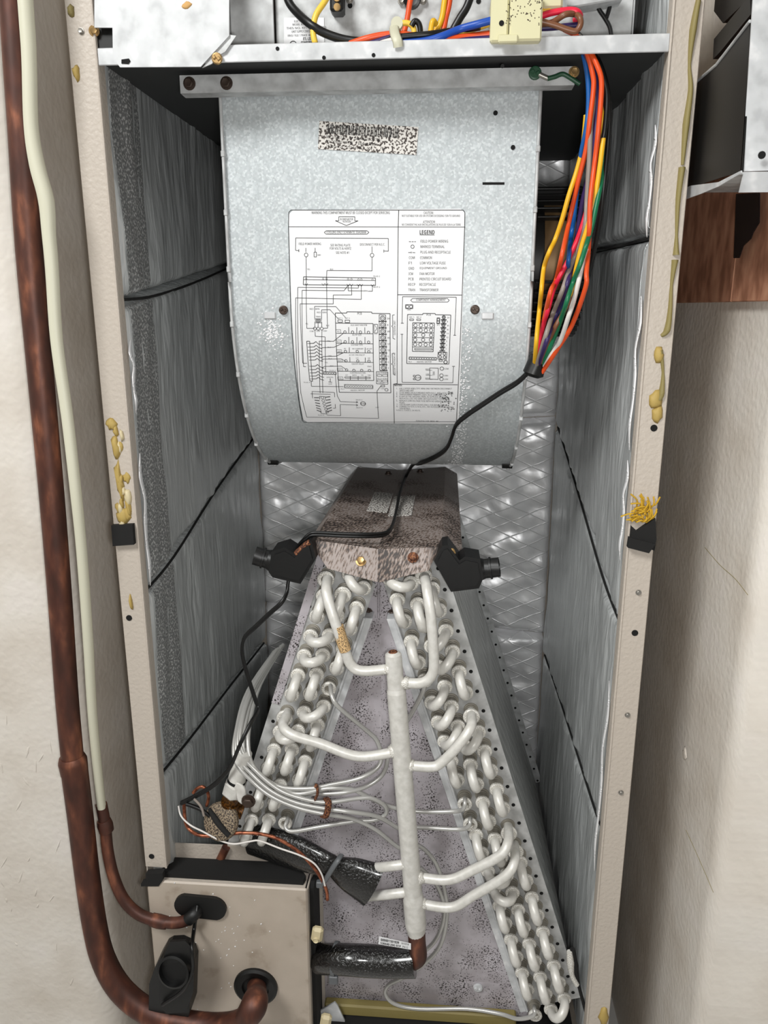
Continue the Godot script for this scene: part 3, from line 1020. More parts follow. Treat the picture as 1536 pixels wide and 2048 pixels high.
func diagram(b: Node3D) -> void:
	# corners of the sticker, along the sheet of the scroll
	var tl := Vector2(-0.089, 0.109)
	var tr := Vector2(0.0791, 0.1114)
	var bl := Vector2(-0.0908, 0.3313)
	var br := Vector2(0.0774, 0.3342)
	var x0 := tl.x
	var x1 := tr.x
	var s0 := (tl.y + tr.y) / 2
	var s1 := (bl.y + br.y) / 2
	var s := Shape.new()
	var f := func(u: float, v: float) -> Vector3:
		var x := lerpf(x0, x1, u)
		# rounded corners
		var d := 0.004
		var ex := maxf(0.0, maxf(x0 + d - x, x - x1 + d)) / d
		var y := lerpf(s0, s1, v)
		var cut := d * (1.0 - sqrt(maxf(0.0, 1.0 - ex * ex)))
		return face_at(x, clampf(y, s0 + cut, s1 - cut), 0.0004)
	var g := func(u: float, v: float) -> Vector3:
		var q: Vector3 = f.call(u, v)
		return q + Vector3(0, 0, -0.0003)
	slab(s, 40, 40, f, g)
	var st := part(s, "wiring_diagram_sticker", M.sticker, b, "white sticker with a black wiring diagram, legend and notes")
	var p := Print.new()
	p.put = func(x: float, y: float) -> Vector3: return face_at(x, y, 0.0006)
	var mm := 0.001
	# frame and divisions
	p.path([-0.0866, 0.11, 0.0775, 0.1115, 0.079, 0.1135, 0.0791, 0.1265, 0.0766, 0.3291, -0.0887, 0.3329, -0.0904, 0.3297, -0.0895, 0.1253, -0.0888, 0.112, -0.0866, 0.11], 0.0006)
	p.path([-0.0893, 0.125, 0.0793, 0.1265])
	p.path([0.0166, 0.111, 0.0162, 0.1258, 0.0159, 0.188, 0.0146, 0.2785, 0.0108, 0.2791, 0.0099, 0.3327], 0.0006)
	p.path([0.0159, 0.188, 0.078, 0.1884], 0.0006)
	p.path([0.0108, 0.279, 0.0765, 0.2793], 0.0006)
	# headings
	dtext(p, "WARNING THIS COMPARTMENT MUST BE CLOSED EXCEPT FOR SERVICING", [-0.0668, 0.1137, 0.0081, 0.1143], 0.0024)
	dtext(p, "BLOWER MOTOR", [-0.0393, 0.1194, -0.0269, 0.1196], 0.0018)
	dtext(p, "ROTATION", [-0.0368, 0.1215, -0.0293, 0.1217], 0.0018)
	p.path([-0.0406, 0.1163, -0.0252, 0.1165, -0.0253, 0.1202, -0.0221, 0.1202, -0.0335, 0.1243, -0.044, 0.1199, -0.0407, 0.1201, -0.0406, 0.1163])
	dtext(p, "CAUTION:", [0.0403, 0.1146, 0.0497, 0.1147], 0.0022)
	dtext(p, "NOT SUITABLE FOR USE ON SYSTEMS EXCEEDING 150V TO GROUND", [0.0197, 0.1169, 0.0745, 0.1174], 0.0018)
	dtext(p, "ATTENTION", [0.0397, 0.1227, 0.051, 0.1227], 0.0022)
	dtext(p, "NE CONVIENT PAS AUX INSTALLATIONS DE PLUS DE 150V A LA TERRE", [0.0198, 0.1248, 0.0754, 0.1253], 0.0018)
	dtext(p, "COOLING ONLY SCHEMATIC DIAGRAM", [-0.0527, 0.1312, -0.0147, 0.1315], 0.0021)
	p.path([-0.053, 0.1289, -0.0137, 0.1291, -0.0118, 0.1306, -0.0137, 0.1322, -0.0531, 0.132, -0.0549, 0.1304, -0.053, 0.1289])
	dtext(p, "LEGEND", [0.0367, 0.1326, 0.0508, 0.1327], 0.0036, true)
	p.path([0.0367, 0.1332, 0.0508, 0.1334])
	dtext(p, "FIELD POWER WIRING", [0.0376, 0.1402, 0.0638, 0.1403], 0.0024)
	dtext(p, "MARKED TERMINAL", [0.0376, 0.145, 0.0605, 0.1452], 0.0024)
	dtext(p, "PLUG AND RECEPTACLE", [0.0376, 0.15, 0.0664, 0.1503], 0.0024)
	dtext(p, "COM", [0.0266, 0.155, 0.0322, 0.155], 0.0024)
	dtext(p, "COMMON", [0.0374, 0.1551, 0.0486, 0.1551], 0.0024)
	dtext(p, "F1", [0.0264, 0.1599, 0.0293, 0.1599], 0.0024)
	dtext(p, "LOW VOLTAGE FUSE", [0.0373, 0.1599, 0.0618, 0.1601], 0.0024)
	dtext(p, "GND", [0.0263, 0.1648, 0.0317, 0.1648], 0.0024)
	dtext(p, "EQUIPMENT GROUND", [0.0372, 0.1648, 0.063, 0.1649], 0.0024)
	dtext(p, "ICM", [0.0264, 0.1698, 0.0306, 0.1698], 0.0024)
	dtext(p, "FAN MOTOR", [0.0372, 0.1698, 0.0515, 0.1698], 0.0024)
	dtext(p, "PCB", [0.0263, 0.1746, 0.0313, 0.1746], 0.0024)
	dtext(p, "PRINTED CIRCUIT BOARD", [0.0371, 0.1747, 0.0673, 0.1747], 0.0024)
	dtext(p, "RECP", [0.0262, 0.1797, 0.033, 0.1797], 0.0024)
	dtext(p, "RECEPTACLE", [0.037, 0.1797, 0.0528, 0.1798], 0.0024)
	dtext(p, "TRAN", [0.0262, 0.1847, 0.0328, 0.1847], 0.0024)
	dtext(p, "TRANSFORMER", [0.0371, 0.1847, 0.0555, 0.1848], 0.0024)
	p.path([0.0265, 0.1392, 0.0285, 0.1393]); p.path([0.0292, 0.1393, 0.031, 0.1393]); p.path([0.0316, 0.1393, 0.0332, 0.1393])
	p.ring(0.03, 0.1438, 0.0016)
	p.path([0.0259, 0.1491, 0.0282, 0.1491]); p.path([0.0301, 0.1491, 0.0326, 0.1493]); dtext(p, "R", [0.0283, 0.1499, 0.0297, 0.1499], 0.0015)
	# field wiring
	p.path([-0.08, 0.1455, -0.0801, 0.1481, -0.0801, 0.1468, -0.0833, 0.1465, -0.0828, 0.1352, 0.0068, 0.1363, 0.0068, 0.1478, 0.0025, 0.1476, 0.0025, 0.1464, 0.0025, 0.149])
	dtext(p, "FIELD POWER WIRING", [-0.0799, 0.1417, -0.0583, 0.1418], 0.0021)
	dtext(p, "SEE RATING PLATE", [-0.0491, 0.143, -0.0299, 0.1432], 0.0021)
	dtext(p, "FOR VOLTS & HERTZ", [-0.0498, 0.146, -0.0291, 0.1462], 0.0021)
	dtext(p, "SEE NOTE #1", [-0.0439, 0.1499, -0.0312, 0.15], 0.0021)
	dtext(p, "DISCONNECT PER N.E.C.", [-0.0205, 0.1426, 0.0034, 0.1427], 0.0021)
	p.path([-0.0731, 0.1444, -0.0732, 0.1481]); p.path([-0.0641, 0.1444, -0.0642, 0.148]); p.path([-0.0089, 0.1435, -0.0089, 0.149])
	p.ring(-0.073, 0.1508, 0.0018)
	p.ring(-0.0089, 0.1514, 0.0018)
	p.path([-0.0652, 0.1483, -0.0629, 0.1483, -0.063, 0.1527, -0.0653, 0.1527, -0.0652, 0.1483])
	dtext(p, "GND", [-0.0621, 0.1516, -0.0588, 0.1516], 0.0014)
	p.path([-0.0731, 0.1527, -0.0734, 0.1711, -0.0747, 0.2202, -0.0669, 0.2202])
	p.path([-0.0089, 0.1532, -0.009, 0.1658, -0.053, 0.1653, -0.0535, 0.1711, -0.0538, 0.2199, -0.0582, 0.2201])
	dtext(p, "YEL", [-0.0724, 0.1648, -0.0694, 0.1648], 0.0014)
	dtext(p, "BLK", [-0.0498, 0.1649, -0.0468, 0.1649], 0.0014)
	# plug 2 and its leads
	p.path([-0.0761, 0.1711, -0.0057, 0.1724, -0.0057, 0.1793, -0.0766, 0.1785, -0.0761, 0.1711], 0.0006)
	p.path([-0.0763, 0.1737, -0.0057, 0.1747])
	dtext(p, "PLUG 2", [-0.0076, 0.1715, -0.0014, 0.1715], 0.0014)
	dtext(p, "RECP 2", [-0.0076, 0.1815, -0.0014, 0.1815], 0.0014)
	for q in [[-0.0735, 0.173, -0.0736, 0.1772], [-0.0568, 0.173, -0.0569, 0.1772], [-0.0535, 0.173, -0.0536, 0.1772], [-0.0323, 0.1734, -0.0323, 0.1778], [-0.0291, 0.1734, -0.0292, 0.1778], [-0.0222, 0.1737, -0.0223, 0.178], [-0.0194, 0.1737, -0.0195, 0.178], [-0.0086, 0.174, -0.0087, 0.1783]]:
		p.ring(q[0], q[1], 0.0008, 0.0003)
		p.path([q[2] - 0.0014, q[3], q[2], q[3] + 0.0022, q[2] + 0.0014, q[3]], 0.0004)
	p.path([-0.0223, 0.1786, -0.0223, 0.1817, -0.0821, 0.181, -0.0869, 0.2909, -0.0847, 0.3245, -0.0068, 0.3251, -0.0066, 0.2877, -0.0023, 0.2814])
	p.path([-0.0324, 0.1791, -0.0365, 0.1842, -0.0779, 0.1837, -0.0809, 0.2599, -0.0784, 0.2599])
	p.path([-0.0292, 0.1791, -0.0289, 0.1882, -0.0472, 0.1882, -0.0474, 0.1966, -0.0803, 0.1965, -0.0814, 0.2561, -0.077, 0.2561])
	p.path([-0.0195, 0.1786, -0.0196, 0.1923, -0.0845, 0.1909, -0.09, 0.3047, -0.0893, 0.3297])
	p.path([-0.0324, 0.1791, -0.0324, 0.1843, -0.018, 0.1844]); p.path([-0.013, 0.1847, -0.0087, 0.1847, -0.0087, 0.1792])
	dtext(p, "BRN", [-0.0175, 0.1851, -0.0136, 0.1851], 0.0014)
	# transformer
	dtext(p, "RED", [-0.0709, 0.2021, -0.0671, 0.2021], 0.0014); dtext(p, "BRN", [-0.0652, 0.2021, -0.0613, 0.2021], 0.0014)
	dtext(p, "RED", [-0.0639, 0.2054, -0.0602, 0.2054], 0.0014); dtext(p, "BRN", [-0.0582, 0.2054, -0.0544, 0.2054], 0.0014)
	p.path([-0.0663, 0.2107, -0.066, 0.199, -0.0448, 0.1992, -0.0354, 0.2099]); p.path([-0.0594, 0.2107, -0.0591, 0.2022, -0.0508, 0.202, -0.0428, 0.2109])
	dtext(p, "TRAN", [-0.0652, 0.2095, -0.0603, 0.2095], 0.0014)
	for i in 6:
		var q := [-0.0654, 0.2115, -0.0602, 0.2115, -0.0655, 0.214, -0.0603, 0.214]
		p.ring(lerpf(q[0], q[2], i / 5.0), q[1], 0.0009, 0.0003)
		p.ring(lerpf(q[4], q[6], i / 5.0), q[5], 0.0009, 0.0003)
	p.path([-0.0665, 0.2189, -0.0663, 0.2141]); p.path([-0.0633, 0.2189, -0.0631, 0.2141]); p.path([-0.0596, 0.2189, -0.0594, 0.2141])
	p.ring(-0.0666, 0.2204, 0.0015); p.ring(-0.0633, 0.2204, 0.0015); p.ring(-0.0597, 0.2204, 0.0015)
	dtext(p, "COM", [-0.0719, 0.2237, -0.0682, 0.2237], 0.0014); dtext(p, "208V", [-0.0652, 0.2235, -0.0614, 0.2233], 0.0014); dtext(p, "230V", [-0.0585, 0.2233, -0.0546, 0.2233], 0.0014)
	dtext(p, "YEL", [-0.0757, 0.2164, -0.0731, 0.2164], 0.0014); dtext(p, "BLK", [-0.055, 0.218, -0.0521, 0.218], 0.0014)
	p.path([-0.0667, 0.2221, -0.0666, 0.2281, -0.0567, 0.2286, -0.0584, 0.2658]); p.path([-0.0596, 0.2221, -0.0635, 0.2907])
	# the circuit board
	p.path([-0.0456, 0.2053, -0.0343, 0.2053, -0.0341, 0.2041, -0.0095, 0.2043, -0.0094, 0.2056, 0.0085, 0.2058, 0.0078, 0.2897, -0.0462, 0.2896, -0.0456, 0.2053], 0.0006)
	dtext(p, "PCB", [-0.0237, 0.2068, -0.0194, 0.2068], 0.0022)
	dtext(p, "SEC 1", [-0.0433, 0.211, -0.0389, 0.211], 0.0013); dtext(p, "SEC 2", [-0.036, 0.2109, -0.0314, 0.2109], 0.0013)
	p.path([-0.0432, 0.2119, -0.0387, 0.2119, -0.0387, 0.2141, -0.0433, 0.2141, -0.0432, 0.2119]); p.path([-0.0361, 0.2121, -0.0315, 0.2121, -0.0316, 0.2144, -0.0361, 0.2144, -0.0361, 0.2121])
	p.path([-0.0453, 0.215, -0.0084, 0.2154, -0.0094, 0.275, -0.0458, 0.2749], 0.0006)
	for q in [[-0.045, 0.2249, -0.0084, 0.2253], [-0.0452, 0.2349, -0.0085, 0.2354], [-0.0453, 0.2446, -0.0088, 0.2448], [-0.0454, 0.2545, -0.009, 0.2549], [-0.0458, 0.2646, -0.0092, 0.2647]]:
		p.path([q[0], q[1], q[2], q[3]])
	var rows := [["AUX HEAT KW/CFM", [-0.0307, 0.2177, -0.0145, 0.2176]], ["AC/HP SIZE", [-0.0294, 0.2272, -0.0202, 0.2272]], ["SYSTEM TYPE", [-0.031, 0.2374, -0.0192, 0.2373]], ["AC/HP CFM ADJUST", [-0.0335, 0.2479, -0.0174, 0.2478]], ["ON/OFF DELAY", [-0.0312, 0.2573, -0.0187, 0.2573]], ["CONTINUOUS FAN", [-0.0335, 0.2671, -0.0177, 0.2671]]]
	for q in rows:
		dtext(p, q[0], q[1], 0.0015)
	for q in [[-0.0327, 0.2189, -0.0328, 0.2246], [-0.0246, 0.219, -0.0248, 0.2247], [-0.0166, 0.2191, -0.0167, 0.2248], [-0.0329, 0.2286, -0.0331, 0.2348], [-0.0248, 0.2287, -0.025, 0.2349], [-0.0167, 0.2287, -0.0169, 0.235], [-0.0328, 0.2391, -0.033, 0.2445], [-0.0169, 0.2392, -0.0171, 0.2446], [-0.0327, 0.2493, -0.0329, 0.2544], [-0.0171, 0.2497, -0.0173, 0.2547], [-0.0334, 0.2701, -0.0337, 0.2747], [-0.0253, 0.2701, -0.0256, 0.2745], [-0.0173, 0.2699, -0.0175, 0.2748]]:
		p.path([q[0], q[1], q[2], q[3]])
	for q in [[-0.0366, 0.2237], [-0.029, 0.2238], [-0.0211, 0.2238], [-0.0131, 0.224], [-0.0367, 0.2335], [-0.0294, 0.2336], [-0.0213, 0.2338], [-0.0132, 0.2338], [-0.0369, 0.2433], [-0.025, 0.2433], [-0.0133, 0.2435], [-0.0369, 0.2532], [-0.0249, 0.2533], [-0.0135, 0.2535], [-0.0367, 0.2632], [-0.0293, 0.2635], [-0.0213, 0.2635], [-0.0134, 0.2637]]:
		p.ring(q[0], q[1], 0.0013)
	dtext(p, "AC", [-0.0384, 0.2411, -0.0361, 0.2411], 0.0013); dtext(p, "HP-COMFORT", [-0.0299, 0.2412, -0.0186, 0.2412], 0.0013); dtext(p, "HP-EFF", [-0.0156, 0.2414, -0.0099, 0.2412], 0.0013)
	dtext(p, "LO", [-0.0265, 0.2509, -0.0242, 0.2509], 0.0013); dtext(p, "HI", [-0.0144, 0.251, -0.0123, 0.251], 0.0013); dtext(p, "ENH", [-0.0152, 0.2599, -0.0114, 0.2599], 0.0013)
	dtext(p, "LO", [-0.0382, 0.2696, -0.036, 0.2696], 0.0013); dtext(p, "MED", [-0.0312, 0.2697, -0.0269, 0.2696], 0.0013); dtext(p, "HI", [-0.0218, 0.2696, -0.0199, 0.2696], 0.0013); dtext(p, "YEL", [-0.0154, 0.2697, -0.012, 0.2697], 0.0013)
	p.path([-0.0391, 0.2711, -0.0129, 0.2712, -0.013, 0.2727, -0.0392, 0.2725, -0.0391, 0.2711])
	for q in [["YEL", [-0.0448, 0.2238, -0.0418, 0.2238]], ["BLU", [-0.045, 0.234, -0.0417, 0.234]], ["ORN", [-0.0451, 0.244, -0.0418, 0.244]], ["BLK", [-0.0451, 0.2537, -0.0418, 0.2537]], ["WHT", [-0.0454, 0.2638, -0.042, 0.2638]], ["YEL", [-0.0455, 0.2735, -0.0422, 0.2735]]]:
		dtext(p, q[0], q[1], 0.0012)
		p.rect(q[1][0] - mm, q[1][1] - 0.0024, q[1][2] + mm, q[1][3] + mm, 0.0003)
	# control leads from plug 4 to the board
	p.path([-0.0756, 0.233, -0.0726, 0.233, -0.0731, 0.2765, -0.076, 0.2759, -0.0756, 0.233], 0.0006)
	for q in [[-0.0751, 0.2353, -0.0727, 0.2353], [-0.0751, 0.239, -0.0726, 0.239], [-0.0751, 0.2422, -0.0726, 0.2422], [-0.0749, 0.2457, -0.0725, 0.2456], [-0.0749, 0.2491, -0.0725, 0.2491], [-0.0749, 0.2527, -0.0725, 0.2527], [-0.0751, 0.2594, -0.0727, 0.2594], [-0.0751, 0.2631, -0.0727, 0.2631], [-0.0752, 0.2668, -0.0728, 0.2668], [-0.0753, 0.2704, -0.0728, 0.2704], [-0.0754, 0.2738, -0.073, 0.2737]]:
		p.path([q[0], q[1], q[2], q[3]], 0.0004)
		p.path([q[2], q[3], q[2] + 0.004, q[3] - 0.0002, q[2] + 0.0065, q[3] - 0.002, q[2] + 0.0085, q[3] + 0.0004, q[2] + 0.012, q[3] + 0.0014], 0.0006)
	p.path([-0.0665, 0.2907, -0.0628, 0.2328, -0.0484, 0.233, -0.0374, 0.2243]); p.path([-0.0618, 0.2406, -0.0595, 0.2395, -0.0483, 0.2391, -0.0375, 0.234]); p.path([-0.0618, 0.2498, -0.0595, 0.2487, -0.0468, 0.2484, -0.0376, 0.244])
	p.path([-0.062, 0.2529, -0.0596, 0.2515, -0.0417, 0.2512, -0.0374, 0.2537]); p.path([-0.0621, 0.2615, -0.0595, 0.2595, -0.0421, 0.259, -0.0373, 0.2627])
	dtext(p, "YEL", [-0.055, 0.2334, -0.0515, 0.2334], 0.0012); dtext(p, "BLU", [-0.0548, 0.2397, -0.0514, 0.2397], 0.0012); dtext(p, "ORN", [-0.0551, 0.2487, -0.0513, 0.2487], 0.0012); dtext(p, "BLK", [-0.0545, 0.2517, -0.051, 0.2517], 0.0012); dtext(p, "WHT", [-0.0536, 0.2595, -0.05, 0.2595], 0.0012)
	dtext(p, "YEL", [-0.0587, 0.2558, -0.0555, 0.2558], 0.0012); dtext(p, "BLK", [-0.0615, 0.2621, -0.0582, 0.262], 0.0012); dtext(p, "PLUG 3", [-0.0545, 0.2645, -0.0481, 0.2645], 0.0012)
	p.path([-0.061, 0.2652, -0.0479, 0.2655, -0.0478, 0.2684, -0.061, 0.2682, -0.061, 0.2652])
	for q in [[-0.0594, 0.2668], [-0.0569, 0.2668], [-0.0543, 0.267], [-0.0517, 0.267], [-0.0493, 0.267]]:
		p.ring(q[0], q[1], 0.0011, 0.0003)
	dtext(p, "GRN/YEL", [-0.0581, 0.2723, -0.0508, 0.2722], 0.0012); dtext(p, "GND", [-0.0568, 0.2801, -0.053, 0.28], 0.0012)
	p.path([-0.0543, 0.2729, -0.0547, 0.2771]); p.path([-0.0566, 0.2771, -0.0528, 0.2773])
	dtext(p, "PLUG 4", [-0.0823, 0.2784, -0.0757, 0.2784], 0.0012); dtext(p, "PL1", [-0.0442, 0.2861, -0.0409, 0.2861], 0.0013)
	p.path([-0.0745, 0.2765, -0.0748, 0.2825, -0.0412, 0.2825])
	p.path([-0.0401, 0.2799, -0.0106, 0.2806, -0.0107, 0.2847, -0.0402, 0.2842, -0.0401, 0.2799], 0.0005)
	for i in 11:
		var q := [-0.0389, 0.2821, -0.0121, 0.2826]
		p.ring(lerpf(q[0], q[2], i / 10.0), lerpf(q[1], q[3], i / 10.0), 0.0011, 0.0003)
	dtext(p, "HEATER / MOTOR", [-0.0341, 0.2877, -0.0194, 0.2875], 0.0015)
	# the terminal strip
	var q9 := [0.0011, 0.2103, 0.0001, 0.2606]
	p.path([-0.0022, 0.2068, 0.0042, 0.2071, 0.004, 0.2636, -0.0029, 0.2634, -0.0022, 0.2068])
	var nm := ["DH", "R", "W1", "W2", "Y1", "Y2", "G", "O", "C"]
	for i in 9:
		var y := lerpf(q9[1], q9[3], i / 8.0)
		p.ring(q9[0], y, 0.0023, 0.0006)
		p.ring(q9[0], y, 0.0011, 0.0004)
		p.path([q9[0] - 0.004, y + 0.003, q9[0] + 0.004, y + 0.003], 0.0009)
		p.text(nm[i], q9[0] + 0.0045, q9[0] + 0.0045 + 0.0012 * nm[i].length(), y + 0.001, 0.0016)
	p.path([-0.0075, 0.2161, -0.0039, 0.2161, -0.004, 0.2246, -0.0076, 0.2246, -0.0075, 0.2161]); p.path([-0.0067, 0.2169, -0.0047, 0.2201, -0.0068, 0.2232], 0.0004); dtext(p, "F1", [-0.0068, 0.2263, -0.0048, 0.2263], 0.0012)
	p.path([0.0129, 0.2069, 0.0109, 0.2073, 0.0111, 0.2169, 0.01, 0.2179, 0.0112, 0.2189, 0.0112, 0.2299, 0.0133, 0.2307]); p.path([0.0126, 0.2448, 0.0102, 0.2453, 0.0106, 0.2553, 0.0092, 0.2565, 0.0108, 0.2576, 0.0108, 0.2677, 0.0129, 0.2684])
	side_text(p, "OUTDOOR UNIT", [0.0138, 0.2266, 0.0139, 0.2124], 0.0017)
	side_text(p, "INDOOR T'STAT/HEAT AC", [0.0132, 0.2691, 0.0136, 0.2446], 0.0017)
	p.path([-0.0064, 0.2648, 0.0053, 0.2652, 0.005, 0.2793, -0.0068, 0.2789, -0.0064, 0.2648])
	for q in [["HL1", [-0.0055, 0.2673, -0.0011, 0.2673]], ["HUM1", [-0.0002, 0.2673, 0.0049, 0.2673]], ["HL2", [-0.0058, 0.2737, -0.0013, 0.2737]], ["HUM2", [-0.0004, 0.2737, 0.0047, 0.2735]]]:
		dtext(p, q[0], q[1], 0.0014)
		p.rect(q[1][0], q[1][1] + 0.0008, q[1][2], q[1][1] + 0.003, 0.0004)
	dtext(p, "24 VAC", [-0.0034, 0.2784, 0.0017, 0.2783], 0.0012)
	p.rect(-0.0021, 0.2805, 0.0016, 0.2824); p.ring(0.0033, 0.286, 0.0017)
	dtext(p, "120V", [-0.0028, 0.2852, 0.0015, 0.2852], 0.0012)
	# plug and motor at the foot
	p.path([-0.075, 0.2888, -0.0513, 0.2899, -0.0521, 0.3107, -0.0546, 0.3108]); p.path([-0.0767, 0.2918, -0.0554, 0.2923])
	p.path([-0.0748, 0.2892, -0.0752, 0.2975]); p.path([-0.0676, 0.2949, -0.0615, 0.2954, -0.0625, 0.3193, -0.0684, 0.3185, -0.0676, 0.2949])
	for i in 6:
		var q := [-0.0682, 0.2967, -0.0678, 0.3164, -0.0735, 0.2967, -0.0725, 0.3137, -0.0612, 0.296, -0.0616, 0.3163, -0.0563, 0.2953, -0.056, 0.3134]
		var t := i / 5.0
		p.path([lerpf(q[0], q[2], t), lerpf(q[1], q[3], t), lerpf(q[4], q[6], t), lerpf(q[5], q[7], t)], 0.0009)
		p.path([lerpf(q[8], q[10], t), lerpf(q[9], q[11], t), lerpf(q[12], q[14], t), lerpf(q[13], q[15], t)], 0.0009)
		p.ring(lerpf(q[0], q[8], 0.5) + 0.0006 * i, lerpf(q[1], q[3], t), 0.0016, 0.0004)
	dtext(p, "PLUG 4", [-0.0719, 0.3218, -0.0654, 0.3216], 0.0013)
	p.path([-0.0488, 0.2687, -0.0487, 0.2939, -0.0462, 0.3015, -0.0281, 0.3024]); p.path([-0.0625, 0.32, -0.0615, 0.3211, -0.0475, 0.3218, -0.0466, 0.3056, -0.0283, 0.3061])
	p.ring(-0.0221, 0.3041, 0.0027, 0.0006)
	dtext(p, "ICM", [-0.0244, 0.3051, -0.0198, 0.3051], 0.0018); dtext(p, "RECP 3", [-0.0293, 0.2998, -0.0227, 0.2998], 0.0013); dtext(p, "RECP 4", [-0.0297, 0.3105, -0.0231, 0.3103], 0.0013)
	p.path([-0.0292, 0.3009, -0.0275, 0.3023, -0.0294, 0.3032]); p.path([-0.0295, 0.305, -0.0278, 0.3062, -0.0297, 0.3076])
	dtext(p, "GRY", [-0.0092, 0.3098, -0.0056, 0.3098], 0.0013)
	# component arrangement
	p.path([0.0191, 0.215, 0.0219, 0.215, 0.0203, 0.215, 0.0208, 0.1898, 0.0728, 0.1904, 0.0722, 0.2266, 0.0709, 0.2266, 0.0735, 0.2266])
	p.path([0.0188, 0.2258, 0.0213, 0.2258, 0.0202, 0.2258, 0.0197, 0.2769, 0.0716, 0.277, 0.0718, 0.2586, 0.0704, 0.2586, 0.0733, 0.2586])
	dtext(p, "COMPONENT ARRANGEMENT", [0.0339, 0.1939, 0.0626, 0.1939], 0.0021)
	p.path([0.0303, 0.1916, 0.0644, 0.1916, 0.0661, 0.1933, 0.0645, 0.1949, 0.0304, 0.1949, 0.0286, 0.1933, 0.0303, 0.1916])
	p.path([0.0236, 0.1974, 0.0308, 0.1974, 0.0308, 0.2011, 0.0237, 0.2011, 0.0236, 0.1974]); p.ring(0.0254, 0.1992, 0.0015); p.ring(0.029, 0.1992, 0.0015); dtext(p, "GND", [0.0254, 0.2027, 0.0288, 0.2027], 0.0013)
	p.path([0.0257, 0.2066, 0.0406, 0.2067, 0.0407, 0.2056, 0.0527, 0.2057, 0.0528, 0.2068, 0.0679, 0.2071, 0.0671, 0.2561, 0.0247, 0.2558, 0.0257, 0.2066], 0.0006)
	dtext(p, "PCB", [0.0443, 0.2078, 0.0484, 0.2078], 0.0021)
	dtext(p, "SEC 1", [0.0274, 0.2098, 0.032, 0.2098], 0.0014); dtext(p, "SEC 2", [0.0344, 0.2098, 0.039, 0.2098], 0.0014)
	p.path([0.0278, 0.2109, 0.0316, 0.2109, 0.0316, 0.2123, 0.0278, 0.2123, 0.0278, 0.2109]); p.path([0.0347, 0.2109, 0.0385, 0.2109, 0.0385, 0.2123, 0.0347, 0.2123, 0.0347, 0.2109])
	p.path([0.0308, 0.2145, 0.0521, 0.2148, 0.0511, 0.2433, 0.0305, 0.243, 0.0308, 0.2145], 0.0006)
	for q in [[0.0307, 0.2194, 0.0519, 0.2195], [0.0306, 0.2242, 0.0517, 0.2243], [0.0306, 0.2289, 0.0515, 0.2291], [0.0305, 0.2336, 0.0514, 0.2338], [0.0305, 0.2385, 0.0513, 0.2385]]:
		p.path([q[0], q[1], q[2], q[3]])
	for q in [[0.0335, 0.217], [0.0387, 0.2169], [0.0439, 0.217], [0.049, 0.217], [0.0334, 0.2217], [0.0386, 0.2217], [0.0437, 0.2218], [0.0488, 0.2218], [0.0333, 0.2266], [0.0412, 0.2264], [0.0489, 0.2266], [0.0332, 0.2312], [0.0411, 0.2312], [0.0488, 0.2313], [0.0332, 0.2359], [0.0383, 0.2359], [0.0436, 0.236], [0.0487, 0.236]]:
		p.ring(q[0], q[1], 0.0017)
	p.path([0.0328, 0.2401, 0.0503, 0.2401, 0.0503, 0.2415, 0.0328, 0.2415, 0.0328, 0.2396])
	p.path([0.0545, 0.2098, 0.0573, 0.2098, 0.0572, 0.2155, 0.0544, 0.2155, 0.0545, 0.2098]); p.ring(0.0558, 0.2115, 0.0012); p.ring(0.0557, 0.2139, 0.0012); dtext(p, "F1", [0.0548, 0.2174, 0.0568, 0.2174], 0.0012)
	var qa := [0.0611, 0.2093, 0.0602, 0.24]
	for i in 9:
		var y := lerpf(qa[1], qa[3], i / 8.0)
		var x := lerpf(qa[0], qa[2], i / 8.0)
		p.ring(x, y, 0.0016, 0.0007)
		p.ring(x, y, 0.0007, 0.0005)
		p.path([x - 0.0028, y + 0.0024, x + 0.0028, y + 0.0024], 0.001)
		p.text(nm[i], x + 0.0034, x + 0.0034 + 0.001 * nm[i].length(), y + 0.001, 0.0014)
	p.path([0.0561, 0.2436, 0.0649, 0.2437, 0.0646, 0.2512, 0.0558, 0.2509, 0.0561, 0.2436])
	for q in [[0.058, 0.2452], [0.0623, 0.2453], [0.0582, 0.2487], [0.0626, 0.2488]]:
		p.ring(q[0], q[1], 0.0014, 0.0006)
	p.rect(0.0572, 0.2517, 0.0604, 0.2534); p.ring(0.0637, 0.254, 0.0018, 0.0007)
	p.path([0.0272, 0.2488, 0.0546, 0.2493, 0.0545, 0.252, 0.027, 0.2514, 0.0272, 0.2488], 0.0005)
	for i in 11:
		var q := [0.0284, 0.2501, 0.0534, 0.2506]
		p.ring(lerpf(q[0], q[2], i / 10.0), lerpf(q[1], q[3], i / 10.0), 0.0011, 0.0003)
	dtext(p, "PL1", [0.0265, 0.2547, 0.0295, 0.2547], 0.0014); dtext(p, "HEATER / MOTOR", [0.035, 0.2548, 0.0497, 0.2547], 0.0016)
	p.path([0.0479, 0.2605, 0.0566, 0.2607, 0.0565, 0.2733, 0.048, 0.273, 0.0479, 0.2605])
	side_text(p, "TRAN", [0.053, 0.2688, 0.0529, 0.2645], 0.002)
	for q in [["RED", [0.0438, 0.2626, 0.0474, 0.2626]], ["24V", [0.044, 0.2681, 0.0474, 0.2681]], ["BRN", [0.0436, 0.2728, 0.0475, 0.2728]]]:
		dtext(p, q[0], q[1], 0.0014)
		p.path([q[1][0], q[1][1] + 0.0005, q[1][2] + 0.003, q[1][3] + 0.0005], 0.0003)
